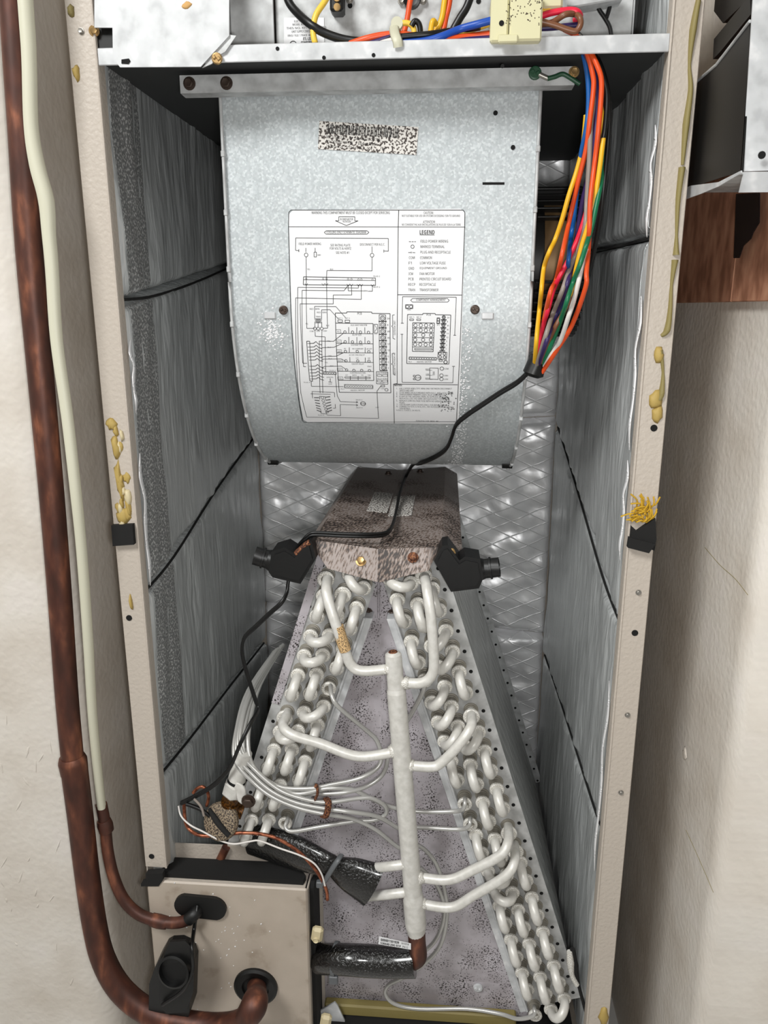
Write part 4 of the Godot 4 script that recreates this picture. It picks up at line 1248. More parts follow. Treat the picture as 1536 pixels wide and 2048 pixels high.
	for q in [[0.0601, 0.2611, "COM", 0.0626, 0.262, 0.0668, 0.262], [0.0598, 0.2687, "208V", 0.0625, 0.2696, 0.0667, 0.2696], [0.0599, 0.2728, "230V", 0.0626, 0.2737, 0.0668, 0.2737]]:
		p.ring(q[0], q[1], 0.0019)
		dtext(p, q[2], [q[3], q[4], q[5], q[6]], 0.0015)
	p.ring(0.036, 0.2714, 0.0031, 0.0006); dtext(p, "ICM", [0.0339, 0.2723, 0.0383, 0.2723], 0.0018)
	p.path([0.0334, 0.2687, 0.0313, 0.2687, 0.0313, 0.2706, 0.0331, 0.2704]); p.path([0.0331, 0.2721, 0.0313, 0.2721, 0.0312, 0.2738, 0.0336, 0.2738])
	# notes
	dtext(p, "NOTES:", [0.0116, 0.2815, 0.0196, 0.2814], 0.0022, true)
	var notes := [["1.   USE COPPER WIRE (75\u00b0C MIN) ONLY BETWEEN DISCONNECT", [0.0135, 0.2855, 0.0708, 0.2853]], ["SWITCH AND UNIT.", [0.0168, 0.2878, 0.0319, 0.2878]], ["2.   TO BE WIRED IN ACCORDANCE WITH N.E.C. AND LOCAL CODES", [0.0134, 0.2904, 0.0722, 0.2907]], ["3.   TRANSFORMER PRIMARY LEADS, BLUE 208V, RED 230V", [0.0133, 0.2929, 0.0653, 0.2932]], ["4.   IF ANY OF THE ORIGINAL WIRE, AS SUPPLIED, MUST BE", [0.0132, 0.2954, 0.0656, 0.2957]], ["REPLACED, USE THE SAME OR EQUIVALENT TYPE WIRE.", [0.0166, 0.298, 0.067, 0.2985]], ["5.   REPLACE LOW VOLTAGE FUSE WITH NO GREATER THAN 5A", [0.0131, 0.3006, 0.0706, 0.3013]], ["FUSE.", [0.0164, 0.3034, 0.0222, 0.3035]], ["7.   USE 60 AMP CLASS K FUSES ONLY, FOR REPLACEMENT", [0.0132, 0.306, 0.0658, 0.3064]], ["8.   CONNECT R TO R, G TO G, ETC., SEE OUTDOOR INSTRUCTION", [0.0131, 0.3086, 0.0719, 0.3091]], ["FOR DETAILS.", [0.0165, 0.3113, 0.0275, 0.3113]], ["9. N.E.C. CLASS 2, 24 VOLTS.", [0.0129, 0.3139, 0.0382, 0.3141]]]
	for q in notes:
		dtext(p, q[0], q[1], 0.0021)
	dtext(p, "526314-101 REV. M", [0.0333, 0.3292, 0.057, 0.3296], 0.0019)
	# damp has speckled the lower right corner
	for i in 60:
		var q := [0.0668, 0.2878, 0.0762, 0.3134]
		p.ring(q[0] + rng.randfn(0, 0.005), lerpf(q[1], q[3], rng.randf()), rng.randf_range(0.0002, 0.0006), 0.0005)
	part(p.s, "diagram_print", M.ink, st)


func dtext(p: Print, what: String, q: Array, h: float, bold := false) -> void:
	p.text(what, q[0], q[2], q[1], h, bold, (q[3] - q[1]) / maxf(0.001, q[2] - q[0]))


func side_text(p: Print, what: String, q: Array, h: float) -> void:
	var t := Print.new()
	var o := p.put
	t.s = p.s
	t.put = func(x: float, y: float) -> Vector3: return o.call(q[0] + y, q[1] - x)
	t.text(what, 0, q[1] - q[3], 0, h)


func motor_label(b: Node3D) -> void:
	var c := [face_at(-0.0574, 0.0328, 0.0004), face_at(0.0345, 0.0394, 0.0004), face_at(0.0329, 0.0631, 0.0004), face_at(-0.0594, 0.0567, 0.0004)]
	var s := Shape.new()
	prism(s, c, Vector3(0, 0, 0.0003))
	var st := part(s, "mouldy_label", M.spotted, b, "small mould-spotted white barcode label")
	var p := Print.new()
	var o: Vector3 = c[3]
	var ux: Vector3 = c[2] - c[3]
	var uy: Vector3 = c[0] - c[3]
	p.put = func(x: float, y: float) -> Vector3: return o + ux * x + uy * (1.0 - y) + Vector3(0, 0, 0.0005)
	var x := 0.08
	while x < 0.8:
		var w := rng.randf_range(0.003, 0.011)
		p.line(x, 0.1, x, 0.44, w)
		x += w + rng.randf_range(0.004, 0.011)
	p.text("MD: S1042553-L - A1    Date: W2203C07736", 0.08, 0.62, 0.60, 0.11)
	p.text("PO: 009001181939   * Blower Motor", 0.08, 0.60, 0.77, 0.12)
	p.text("2022/Jan/26 13:02:54 , FC 1, C04", 0.08, 0.55, 0.94, 0.12)
	p.text("60", 0.65, 0.68, 0.92, 0.10)
	part(p.s, "label_print", M.ink, st)

# ---------------------------------------------------------------- rusty cover over the top of the coil
func hood() -> void:
	var h := thing("coil_cover", "rust-streaked sheet-metal cover over the peak of the coil", "metal cover", Vector3(0, 1.04, -0.24))
	var l0: Vector3 = Vector3(-0.0659, 1.0716, -0.02)
	var r0: Vector3 = Vector3(0.0634, 1.0673, -0.02)
	var c0: Vector3 = Vector3(0.0003, 1.0655, -0.014)
	var l1: Vector3 = Vector3(-0.071, 1.0554, -0.47)
	var r1: Vector3 = Vector3(0.0673, 1.0576, -0.47)
	var c1: Vector3 = Vector3(-0.0019, 1.0509, -0.47)
	var top := func(u: float, v: float) -> Vector3:
		var a := l0.lerp(c0, u * 2.0) if u < 0.5 else c0.lerp(r0, u * 2.0 - 1.0)
		var b := l1.lerp(c1, u * 2.0) if u < 0.5 else c1.lerp(r1, u * 2.0 - 1.0)
		return a.lerp(b, v) + Vector3(0, 0.0008 * sin(v * 9.0) * sin(u * PI), 0)
	var under := func(f: Callable, d: Vector3) -> Callable:
		return func(u: float, v: float) -> Vector3: return f.call(u, v) + d
	var s := Shape.new()
	slab(s, 12, 24, top, under.call(top, Vector3(0, -0.0014, 0)))
	part(s, "top_sheet", M.hood, h)
	# apron bent down at the front, trimmed to a blunt point
	var rim := [Vector3(-0.0623, 1.0613, -0.006), Vector3(-0.0505, 1.0463, -0.006), Vector3(-0.0248, 1.0395, -0.006), Vector3(0.0015, 1.0328, -0.006), Vector3(0.0266, 1.0399, -0.006), Vector3(0.0509, 1.0469, -0.006), Vector3(0.0576, 1.0622, -0.006)]
	rim[0].z = -0.012
	var apron := func(u: float, v: float) -> Vector3:
		var a: Vector3 = top.call(u, 0.0)
		var k := u * (rim.size() - 1)
		var i := mini(int(k), rim.size() - 2)
		return a.lerp((rim[i] as Vector3).lerp(rim[i + 1], k - i), v)
	s = Shape.new()
	slab(s, 24, 6, apron, under.call(apron, Vector3(0, -0.0005, -0.0013)))
	part(s, "front_apron", M.hood, h)
	# side flaps
	for q in [[l0, l1, Vector3(-0.014, -0.016, 0)], [r0, r1, Vector3(0.0215, -0.012, 0)]]:
		var a: Vector3 = q[0]
		var b: Vector3 = q[1]
		var d: Vector3 = q[2]
		s = Shape.new()
		var flap := func(u: float, v: float) -> Vector3: return a.lerp(b, u) + d * v * lerpf(1.0, 0.85, u)
		slab(s, 12, 3, flap, under.call(flap, Vector3(0.0003, -0.0013, 0)))
		part(s, "side_flap", M.hood, h)
	for q in [[0.28, 0.72, 0.36, 0.62]]:
		for half in [[0.30, 0.485, 0.34, 0.60], [0.50, 0.715, 0.30, 0.56]]:
			s = Shape.new()
			var lab := func(u: float, v: float) -> Vector3: return top.call(lerpf(half[0], half[1], u), lerpf(half[2], half[3], v)) + Vector3(0, 0.0009, 0)
			slab(s, 4, 4, lab, under.call(lab, Vector3(0, -0.0005, 0)))
			part(s, "label_remnant", M.spotted, h, "mouldy remains of a pale paper label")
	var n := Vector3(0, 0.55, 0.83)
	screw(Vector3(-0.0172, 1.0531, -0.012), n, 0.0042, M.brass, h, "screw", "shiny hex screw")
	screw(Vector3(0.0351, 1.0581, -0.012), n, 0.0042, M.rust, h, "screw", "rusty hex screw")
	for p in [top.call(0.37, 0.9), top.call(0.72, 0.93)]:
		screw(p + Vector3(0, 0.0004, 0), Vector3.UP, 0.004, M.dark_screw, h)
	# the two black drain nozzles under the cover's corners
	var rn := thing("drain_nozzle", "black plastic nozzle under the right corner of the rusty cover", "pipe fitting", Vector3(0.0851, 1.0381, -0.02))
	s = Shape.new()
	prism(s, [Vector3(0.0563, 1.059, 0), Vector3(0.0638, 1.0746, 0), Vector3(0.0696, 1.0758, 0), Vector3(0.0812, 1.0602, 0), Vector3(0.0865, 1.0644, 0), Vector3(0.1011, 1.0622, 0), Vector3(0.1052, 1.0427, 0), Vector3(0.1011, 1.0316, 0), Vector3(0.0737, 1.0271, 0)], Vector3(0, 0, -0.03))
	part(s, "body", M.black, rn)
	s = Shape.new()
	prism(s, [Vector3(0.0654, 1.0708, 0.0006), Vector3(0.0692, 1.0724, 0.0006), Vector3(0.0808, 1.0567, 0.0006), Vector3(0.087, 1.061, 0.0006), Vector3(0.0988, 1.0588, 0.0006), Vector3(0.1022, 1.0433, 0.0006), Vector3(0.0985, 1.0354, 0.0006), Vector3(0.0755, 1.031, 0.0006), Vector3(0.0597, 1.0583, 0.0006)], Vector3(0, 0, 0.0016))
	part(s, "front_face", M.black, rn)
	var a1: Vector3 = Vector3(0.0997, 1.0465, -0.014)
	var a2: Vector3 = Vector3(0.1213, 1.0504, -0.012)
	s = Shape.new()
	var len := a1.distance_to(a2)
	lathe(s, a1, a2 - a1, [Vector2(0, 0), Vector2(0, 0.0125), Vector2(len * 0.35, 0.0098), Vector2(len * 0.55, 0.0098), Vector2(len * 0.56, 0.0112), Vector2(len * 0.64, 0.0112), Vector2(len * 0.65, 0.0098), Vector2(len, 0.0098), Vector2(len, 0.0082), Vector2(len * 0.7, 0.0082), Vector2(len * 0.7, 0)], 24)
	part(s, "spout", M.black, rn)
	ttube("clip_spring", [Vector3(0.0683, 1.0714, -0.004), Vector3(0.0713, 1.0684, -0.004), Vector3(0.0742, 1.07, -0.004), Vector3(0.0762, 1.066, -0.004)], 0.0016, M.brass, rn, 8, "small brass clip")
	var ln := thing("drain_nozzle", "black plastic nozzle under the left corner of the rusty cover", "pipe fitting", Vector3(-0.089, 1.0415, -0.02))
	s = Shape.new()
	prism(s, [Vector3(-0.0609, 1.0586, 0), Vector3(-0.0655, 1.0767, 0), Vector3(-0.0746, 1.0723, 0), Vector3(-0.0819, 1.0627, 0), Vector3(-0.0923, 1.0693, 0), Vector3(-0.1056, 1.0648, 0), Vector3(-0.1094, 1.0431, 0), Vector3(-0.1056, 1.0373, 0), Vector3(-0.0773, 1.0312, 0)], Vector3(0, 0, -0.03))
	part(s, "body", M.black, ln)
	s = Shape.new()
	prism(s, [Vector3(-0.0643, 1.0587, 0.0006), Vector3(-0.0675, 1.0727, 0.0006), Vector3(-0.0736, 1.0694, 0.0006), Vector3(-0.0819, 1.0593, 0.0006), Vector3(-0.0918, 1.0658, 0.0006), Vector3(-0.102, 1.0619, 0.0006), Vector3(-0.1057, 1.045, 0.0006), Vector3(-0.1023, 1.0408, 0.0006), Vector3(-0.0786, 1.0351, 0.0006)], Vector3(0, 0, 0.0016))
	part(s, "front_face", M.black, ln)
	a1 = Vector3(-0.1066, 1.0501, -0.014)
	a2 = Vector3(-0.1261, 1.0561, -0.012)
	s = Shape.new()
	len = a1.distance_to(a2)
	lathe(s, a1, a2 - a1, [Vector2(0, 0), Vector2(0, 0.0125), Vector2(len * 0.35, 0.0095), Vector2(len * 0.5, 0.0095), Vector2(len * 0.51, 0.0108), Vector2(len * 0.6, 0.0108), Vector2(len * 0.61, 0.0095), Vector2(len, 0.0095), Vector2(len, 0.008), Vector2(len * 0.7, 0.008), Vector2(len * 0.7, 0)], 24)
	part(s, "spout", M.black, ln)
	ttube("rusty_clip", [Vector3(-0.0813, 1.0621, -0.002), Vector3(-0.0771, 1.0664, -0.002), Vector3(-0.071, 1.0718, -0.002), Vector3(-0.0669, 1.075, -0.002)], 0.003, M.rust, ln, 8)

# ---------------------------------------------------------------- coil
const DX := 0.306
const DY := 0.952
# a point on the face of a slab: n across it (outwards), t down along it
func on_slab(sd: float, n: float, t: float, z: float) -> Vector3:
	return Vector3(sd * (DX * t + DY * n), -DY * t + DX * n, z)


func slot_at(sd: float, row: int, k: float) -> Vector3:
	if sd > 0:
		return on_slab(1, [0.3270, 0.3458, 0.3650][row], [-0.7611, -0.7507, -0.7627][row] + 0.0242 * k, -0.02)
	return on_slab(-1, [0.3275, 0.3455, 0.3640][row], [-0.9915, -0.9770, -0.9690][row] + 0.0240 * k, -0.02)


func collar(p: Vector3, parent: Node3D, heavy := false) -> void:
	var s := Shape.new()
	var z := p.z
	lathe(s, Vector3(p.x, p.y, -0.036), Vector3(0, 0, 1), [Vector2(0, 0), Vector2(0, 0.0082), Vector2(0.0022, 0.0080), Vector2(0.0026, 0.0066), Vector2(0.005, 0.0068), Vector2(0.0052, 0.0063), Vector2(z + 0.0335, 0.0061), Vector2(z + 0.0338, 0)], 16)
	part(s, "stub", M.stub, parent)
	s = Shape.new()
	var r := 0.0090 if heavy else 0.0081
	lathe(s, Vector3(p.x, p.y, z), Vector3(0, 0, 1), [Vector2(-0.0032, 0.0060), Vector2(-0.0012, r), Vector2(0.0010, r), Vector2(0.0022, r * 0.86), Vector2(0.0016, 0.0046), Vector2(-0.0032, 0.0046)], 18)
	part(s, "collar", M.collar, parent)


func u_bend(sd: float, ra: int, ka: float, rb: int, kb: float, coil_: Node3D, heavy := false) -> void:
	var a := slot_at(sd, ra, ka)
	var b := slot_at(sd, rb, kb)
	var o := MeshInstance3D.new()
	var s := Shape.new()
	var d := b - a
	var pts := [a + Vector3(0, 0, -0.004), a + Vector3(0, 0, 0.0015)]
	for i in range(1, 8):
		var t := PI * i / 8
		pts.append(a + d * (0.5 - 0.5 * cos(t)) + Vector3(0, 0, 0.0015 + 0.0155 * sin(t)))
	pts.append(b + Vector3(0, 0, 0.0015))
	pts.append(b + Vector3(0, 0, -0.004))
	tube(s, pts, 0.0053, 12, 3)
	var u := part(s, "u_bend", M.tube, coil_)
	collar(a, u, heavy)
	collar(b, u, heavy)


func coil() -> void:
	var c := thing("evaporator_coil", "A-shaped evaporator coil with two slabs of pale U-bend tubes and a central header pipe", "coil", Vector3(0, 0.47, -0.25))
	for sd in [1.0, -1.0]:
		# end plate with a turned edge
		var s := Shape.new()
		var tb := -0.405
		prism(s, [on_slab(sd, 0.3165, -0.97, -0.0375), on_slab(sd, 0.383, -0.985, -0.0375), on_slab(sd, 0.383, tb, -0.0375), on_slab(sd, 0.3165, tb, -0.0375)], Vector3(0, 0, 0.0025))
		var plate := part(s, "end_plate", M.plate, c)
		for k in 24:
			if sd < 0 and k % 2 == 1 and k < 16:
				continue
			hole(on_slab(sd, 0.3755, -0.971 + 0.0242 * k, -0.035), Vector3(0, 0, 1), 0.0021, plate)
		for k in [0.115, 0.36]:
			s = Shape.new()
			prism(s, [on_slab(sd, 0.3178, -0.99 + k - 0.002, -0.0348), on_slab(sd, 0.3208, -0.99 + k - 0.004, -0.0348), on_slab(sd, 0.3208, -0.99 + k + 0.004, -0.0348), on_slab(sd, 0.3178, -0.99 + k + 0.002, -0.0348)], Vector3(0, 0, 0.0004))
			part(s, "slot", M.hole, plate)
		# finned body and its outer casing sheet
		s = Shape.new()
		prism(s, [on_slab(sd, 0.319, -0.985, -0.039), on_slab(sd, 0.3775, -0.985, -0.039), on_slab(sd, 0.3775, tb, -0.039), on_slab(sd, 0.319, tb, -0.039)], Vector3(0, 0, -0.428))
		part(s, "fin_pack", M.fins, c)
		s = Shape.new()
		prism(s, [on_slab(sd, 0.379, -0.985, -0.0385), on_slab(sd, 0.379, tb, -0.0385), on_slab(sd, 0.379, tb, -0.062), on_slab(sd, 0.379, -0.985, -0.062)], Vector3(sd * 0.952, 0.306, 0) * 0.0012)
		part(s, "plate_lip", M.galv_dull, c)
		# rear end plate, its edge standing proud of the fins
		s = Shape.new()
		prism(s, [on_slab(sd, 0.3165, -0.985, -0.468), on_slab(sd, 0.388, -0.985, -0.468), on_slab(sd, 0.388, tb, -0.468), on_slab(sd, 0.3165, tb, -0.468)], Vector3(0, 0, -0.0025))
		var rear := part(s, "rear_plate", M.galv_dull, c)
		if sd > 0:
			for k in 24:
				hole(on_slab(sd, 0.3815, -0.965 + 0.0242 * k, -0.468), Vector3(0, 0, 1), 0.002, rear)
		# folded channel along the inner edge
		s = Shape.new()
		prism(s, [on_slab(sd, 0.3080, -0.934, -0.0495), on_slab(sd, 0.3165, -0.932, -0.0495), on_slab(sd, 0.3165, tb, -0.0495), on_slab(sd, 0.3080, tb, -0.0495)], Vector3(0, 0, 0.0195))
		tube(s, [on_slab(sd, 0.3162, -0.932, -0.0302), on_slab(sd, 0.3162, tb, -0.0302)], 0.0017, 8, 1)
		part(s, "edge_channel", M.galv_white, c)
	# left plate carries an extra strip with a scalloped edge
	var st := Shape.new()
	prism(st, [on_slab(-1, 0.3745, -0.99, -0.0348), on_slab(-1, 0.3835, -0.99, -0.0348), on_slab(-1, 0.3835, -0.80, -0.0348), on_slab(-1, 0.3745, -0.80, -0.0348)], Vector3(0, 0, 0.0012))
	part(st, "edge_strip", M.specked, c)
	# sheet between the slabs
	st = Shape.new()
	prism(st, [Vector3(0, 1.045, -0.0525), Vector3(-0.192, 0.452, -0.0525), Vector3(0.192, 0.452, -0.0525)], Vector3(0, 0, 0.0022))
	var dp := part(st, "middle_sheet", M.specked, c, "lavender-grey sheet with black specks")
	ttube("fold", [Vector3(-0.0028, 1.0194, -0.05), Vector3(-0.0029, 0.976, -0.05)], 0.0013, M.specked, dp, 8)
	for p in [Vector3(-0.0147, 0.9824, -0.049), Vector3(0.0123, 0.9815, -0.049)]:
		screw(p, Vector3(0, 0, 1), 0.0042, M.dark_screw, dp, "clip_bolt")
	slot_screw(Vector3(0.119, 0.492, -0.05), Vector3(0, 0, 1), 0.006, M.galv_white, dp)
	for p in [Vector3(0.0855, 0.757, -0.0345), Vector3(0.1613, 0.5236, -0.0345)]:
		var s := Shape.new()
		lathe(s, p, Vector3(0, 0, 1), [Vector2(0, 0), Vector2(0, 0.0058), Vector2(0.002, 0.0055), Vector2(0.0005, 0.0042), Vector2(0.0004, 0)], 16)
		part(s, "eyelet", M.dark_screw, c)
	# return bends: [row, slot, row, slot]; rows run inner, middle, outer
	for q in [[2, -8, 2, -7], [2, -6, 1, -6], [2, -5, 1, -5], [2, -4, 2, -3], [2, -1, 1, -1], [2, 0, 2, 1], [2, 2, 2, 3], [2, 6, 2, 7], [2, 8, 2, 9], [2, 10, 2, 11], [2, 12, 2, 13], [2, 14, 1, 14], [1, -8, 1, -7], [0, -9, 1, -9], [1, -4, 0, -3], [1, -3, 0, -2], [1, -2, 0, -1], [1, 0, 1, 1], [1, 2, 1, 3], [1, 4, 1, 5], [1, 6, 0, 6], [1, 7, 0, 7], [1, 8, 1, 9], [1, 10, 1, 11], [1, 12, 1, 13], [0, -8, 0, -7], [0, -6, 0, -5], [0, 0, 0, 1], [0, 4, 0, 5], [0, 8, 0, 9], [0, 10, 0, 11], [0, 12, 0, 13]]:
		u_bend(1, q[0], q[1], q[2], q[3], c)
	for q in [[2, 1, 2, 2], [2, 3, 1, 3], [2, 4, 1, 4], [2, 5, 2, 6], [2, 8, 1, 8], [2, 9, 2, 10], [2, 11, 2, 12], [2, 13, 2, 14], [1, 0, 0, 1], [1, 5, 1, 6], [1, 7, 0, 7], [1, 9, 1, 10], [1, 11, 1, 12], [1, 13, 1, 14], [0, 2, 0, 3], [0, 4, 0, 5], [0, 8, 0, 9], [0, 10, 0, 11]]:
		u_bend(-1, q[0], q[1], q[2], q[3], c)
	u_bend(-1, 1, 1, 1, 2, c, true)
	# header pipe
	var hd := Shape.new()
	var h0: Vector3 = Vector3(0.0168, 0.9655, 0.01)
	var h1: Vector3 = Vector3(0.0442, 0.6232, 0.01)
	var ax := h1 - h0
	var hl := ax.length()
	lathe(hd, h0, ax, [Vector2(0, 0), Vector2(0.0005, 0.005), Vector2(0.003, 0.0082), Vector2(0.008, 0.0086), Vector2(0.040, 0.0086), Vector2(0.0445, 0.0098), Vector2(hl - 0.055, 0.0102), Vector2(hl - 0.045, 0.0118), Vector2(hl - 0.012, 0.0118), Vector2(hl, 0.0095), Vector2(hl, 0)], 28)
	var header := part(hd, "header_pipe", M.tube, c, "upright header pipe in front of the slabs")
	hd = Shape.new()
	lathe(hd, h0, ax, [Vector2(-0.0006, 0), Vector2(-0.0002, 0.0042), Vector2(0.001, 0.0052), Vector2(0.001, 0)], 20)
	part(hd, "brazed_cap", M.rust, header)
	# arms between the header and the slabs
	var arms := [
		[Vector3(-0.0548, 1.0297, -0.033), Vector3(-0.0526, 1.0307, -0.018), Vector3(-0.0504, 1.0239, 0.004), Vector3(-0.0418, 1.0004, 0.014), Vector3(-0.0313, 0.9673, 0.014), Vector3(-0.0249, 0.9505, 0.014), Vector3(-0.0132, 0.9448, 0.014), Vector3(0.0128, 0.9461, 0.01)],
		[Vector3(0.0459, 1.0352, -0.033), Vector3(0.0473, 1.0358, -0.016), Vector3(0.0505, 1.0281, 0.006), Vector3(0.055, 0.9998, 0.014), Vector3(0.0582, 0.9569, 0.014), Vector3(0.0554, 0.9415, 0.014), Vector3(0.046, 0.9339, 0.014), Vector3(0.0297, 0.9312, 0.01)],
		[Vector3(-0.103, 0.8683, -0.033), Vector3(-0.1, 0.8733, -0.016), Vector3(-0.0997, 0.8729, 0.004), Vector3(-0.0877, 0.8688, 0.014), Vector3(-0.0589, 0.8602, 0.014), Vector3(-0.0192, 0.8469, 0.014), Vector3(0.0193, 0.8515, 0.01)],
		[Vector3(0.0987, 0.879, -0.033), Vector3(0.0986, 0.8821, -0.016), Vector3(0.0969, 0.8808, 0.006), Vector3(0.0834, 0.863, 0.014), Vector3(0.0673, 0.8435, 0.014), Vector3(0.0571, 0.8383, 0.014), Vector3(0.0351, 0.8363, 0.01)],
		[Vector3(0.1442, 0.7368, -0.033), Vector3(0.1431, 0.7431, -0.016), Vector3(0.1408, 0.7454, 0.006), Vector3(0.1322, 0.735, 0.014), Vector3(0.1031, 0.7142, 0.014), Vector3(0.0782, 0.7004, 0.014), Vector3(0.0477, 0.6982, 0.01)],
		[Vector3(0.1524, 0.7136, -0.033), Vector3(0.1512, 0.7198, -0.016), Vector3(0.1488, 0.7213, 0.006), Vector3(0.1385, 0.7089, 0.014), Vector3(0.1067, 0.683, 0.014), Vector3(0.0822, 0.665, 0.014), Vector3(0.0498, 0.6637, 0.01)],
		[Vector3(-0.0042, 0.6988, 0), Vector3(0.0143, 0.7103, 0.01), Vector3(0.0334, 0.7147, 0.01)],
		[Vector3(-0.0099, 0.6607, 0), Vector3(0.0144, 0.6738, 0.01), Vector3(0.0348, 0.6785, 0.01)],
	]
	for i in arms.size():
		var s := Shape.new()
		tube(s, arms[i], 0.0053, 14, 6)
		var arm := part(s, "arm_tube", M.tube, c)
		if i < 6:
			collar(arms[i][0] + Vector3(0, 0, 0.013), arm, true)
		var e: Vector3 = arms[i][arms[i].size() - 1]
		s = Shape.new()
		lump(s, e, Vector3(0, 0.2, 1), Vector3(0, 1, 0), 0.009, 0.008, 0.0068)
		part(s, "braze", M.collar, arm)
	var cork := Shape.new()
	tube(cork, [Vector3(-0.0384, 0.993, 0.014), Vector3(-0.0356, 0.9823, 0.014), Vector3(-0.0308, 0.9667, 0.014)], 0.0060, 14, 4)
	part(cork, "paper_label", M.cork, c, "tan cork-like label wrapped round the tube")
	# thin capillary tubes
	var thin := [
		[Vector3(-0.0539, 0.9055, -0.033), Vector3(-0.0507, 0.9119, -0.012), Vector3(-0.0472, 0.909, 0.002), Vector3(-0.0397, 0.8972, 0.004), Vector3(-0.0128, 0.8621, -0.012), Vector3(-0.0018, 0.8482, -0.015), Vector3(0.0033, 0.8302, -0.012), Vector3(-0.0021, 0.8198, -0.006), Vector3(-0.0211, 0.8132, 0.004), Vector3(-0.0509, 0.8043, 0.004), Vector3(-0.0705, 0.799, 0.004), Vector3(-0.1, 0.798, 0.004), Vector3(-0.12, 0.8068, 0.004), Vector3(-0.1346, 0.82, 0), Vector3(-0.1409, 0.8361, -0.006), Vector3(-0.1451, 0.8522, -0.03), Vector3(-0.1493, 0.8644, -0.1), Vector3(-0.1419, 0.8706, -0.2)],
		[Vector3(0.0485, 0.9191, -0.033), Vector3(0.0489, 0.923, -0.014), Vector3(0.0471, 0.9101, -0.012), Vector3(0.0323, 0.8745, -0.02), Vector3(0.0129, 0.8366, -0.022), Vector3(0.0057, 0.8093, -0.016), Vector3(-0.0117, 0.797, -0.008), Vector3(-0.0348, 0.796, 0.004), Vector3(-0.062, 0.7926, 0.004), Vector3(-0.0893, 0.7924, 0.004), Vector3(-0.1137, 0.8004, 0.004), Vector3(-0.1322, 0.814, 0), Vector3(-0.146, 0.8328, -0.006), Vector3(-0.1502, 0.8519, -0.03), Vector3(-0.1516, 0.8663, -0.09), Vector3(-0.1424, 0.873, -0.19)],
		[Vector3(0.0946, 0.7715, -0.033), Vector3(0.0945, 0.7804, -0.014), Vector3(0.0929, 0.7732, -0.01), Vector3(0.0829, 0.7645, -0.016), Vector3(0.0427, 0.7593, -0.02), Vector3(0.0096, 0.7673, -0.016), Vector3(-0.0168, 0.7895, -0.004), Vector3(-0.0298, 0.7978, 0), Vector3(-0.0534, 0.8013, 0.006), Vector3(-0.0834, 0.7929, 0.006), Vector3(-0.1051, 0.7979, 0.006), Vector3(-0.1268, 0.81, 0), Vector3(-0.1486, 0.8357, -0.006), Vector3(-0.1534, 0.8549, -0.03), Vector3(-0.1533, 0.8682, -0.08), Vector3(-0.1442, 0.8741, -0.18)],
		[Vector3(0.1014, 0.746, -0.033), Vector3(0.1006, 0.7562, -0.014), Vector3(0.099, 0.7508, -0.01), Vector3(0.0872, 0.7433, -0.014), Vector3(0.0435, 0.7387, -0.02), Vector3(0.0264, 0.7375, -0.016), Vector3(0.0006, 0.7616, -0.004), Vector3(-0.0289, 0.7765, 0.01), Vector3(-0.0537, 0.7788, 0.01), Vector3(-0.0856, 0.7844, 0.01), Vector3(-0.1125, 0.7966, 0.01), Vector3(-0.1351, 0.8122, 0.004), Vector3(-0.1527, 0.8319, -0.002), Vector3(-0.157, 0.8516, -0.03), Vector3(-0.1563, 0.8681, -0.08), Vector3(-0.1453, 0.8759, -0.17)],
		[Vector3(-0.1068, 0.7354, -0.033), Vector3(-0.1022, 0.7459, -0.012), Vector3(-0.103, 0.7428, -0.004), Vector3(-0.0944, 0.7406, 0), Vector3(-0.0636, 0.7482, 0), Vector3(-0.028, 0.7543, -0.004), Vector3(-0.0047, 0.7545, -0.008), Vector3(0.0078, 0.7608, -0.01), Vector3(0.0074, 0.773, -0.008), Vector3(-0.0059, 0.7845, -0.004), Vector3(-0.0218, 0.7865, 0), Vector3(-0.0547, 0.7868, 0.01), Vector3(-0.0827, 0.7908, 0.01), Vector3(-0.1069, 0.8006, 0.01), Vector3(-0.1326, 0.8171, 0.002), Vector3(-0.1508, 0.8369, -0.004), Vector3(-0.1551, 0.8548, -0.03), Vector3(-0.1544, 0.8695, -0.08), Vector3(-0.1451, 0.875, -0.175)],
		[Vector3(0.1854, 0.4878, -0.033), Vector3(0.1828, 0.5061, -0.012), Vector3(0.1809, 0.5001, -0.008), Vector3(0.1641, 0.4876, -0.014), Vector3(0.1447, 0.48, -0.026), Vector3(0.1062, 0.4754, -0.034), Vector3(0.0472, 0.4682, -0.036), Vector3(0.0171, 0.4733, -0.036), Vector3(0.006, 0.4876, -0.036), Vector3(0.0104, 0.5037, -0.034), Vector3(0.0272, 0.5238, -0.026), Vector3(0.0527, 0.5545, -0.018), Vector3(0.0721, 0.5826, -0.02), Vector3(0.0782, 0.6237, -0.02), Vector3(0.0753, 0.6544, -0.02), Vector3(0.0644, 0.692, -0.02), Vector3(0.0449, 0.7146, -0.02), Vector3(0.0254, 0.7126, -0.016), Vector3(-0.0025, 0.7419, -0.008), Vector3(-0.0275, 0.7604, 0), Vector3(-0.0539, 0.772, 0.01), Vector3(-0.0831, 0.7778, 0.01), Vector3(-0.11, 0.7887, 0.01), Vector3(-0.1323, 0.8026, 0.006), Vector3(-0.1547, 0.827, 0), Vector3(-0.1594, 0.8484, -0.03), Vector3(-0.1587, 0.8667, -0.08), Vector3(-0.1473, 0.8744, -0.17)],
		[Vector3(0.0464, 0.6862, -0.02), Vector3(0.0648, 0.6652, -0.02), Vector3(0.0745, 0.6372, -0.02), Vector3(0.0733, 0.6094, -0.02), Vector3(0.0639, 0.5841, -0.02), Vector3(0.049, 0.5666, -0.02)],
	]
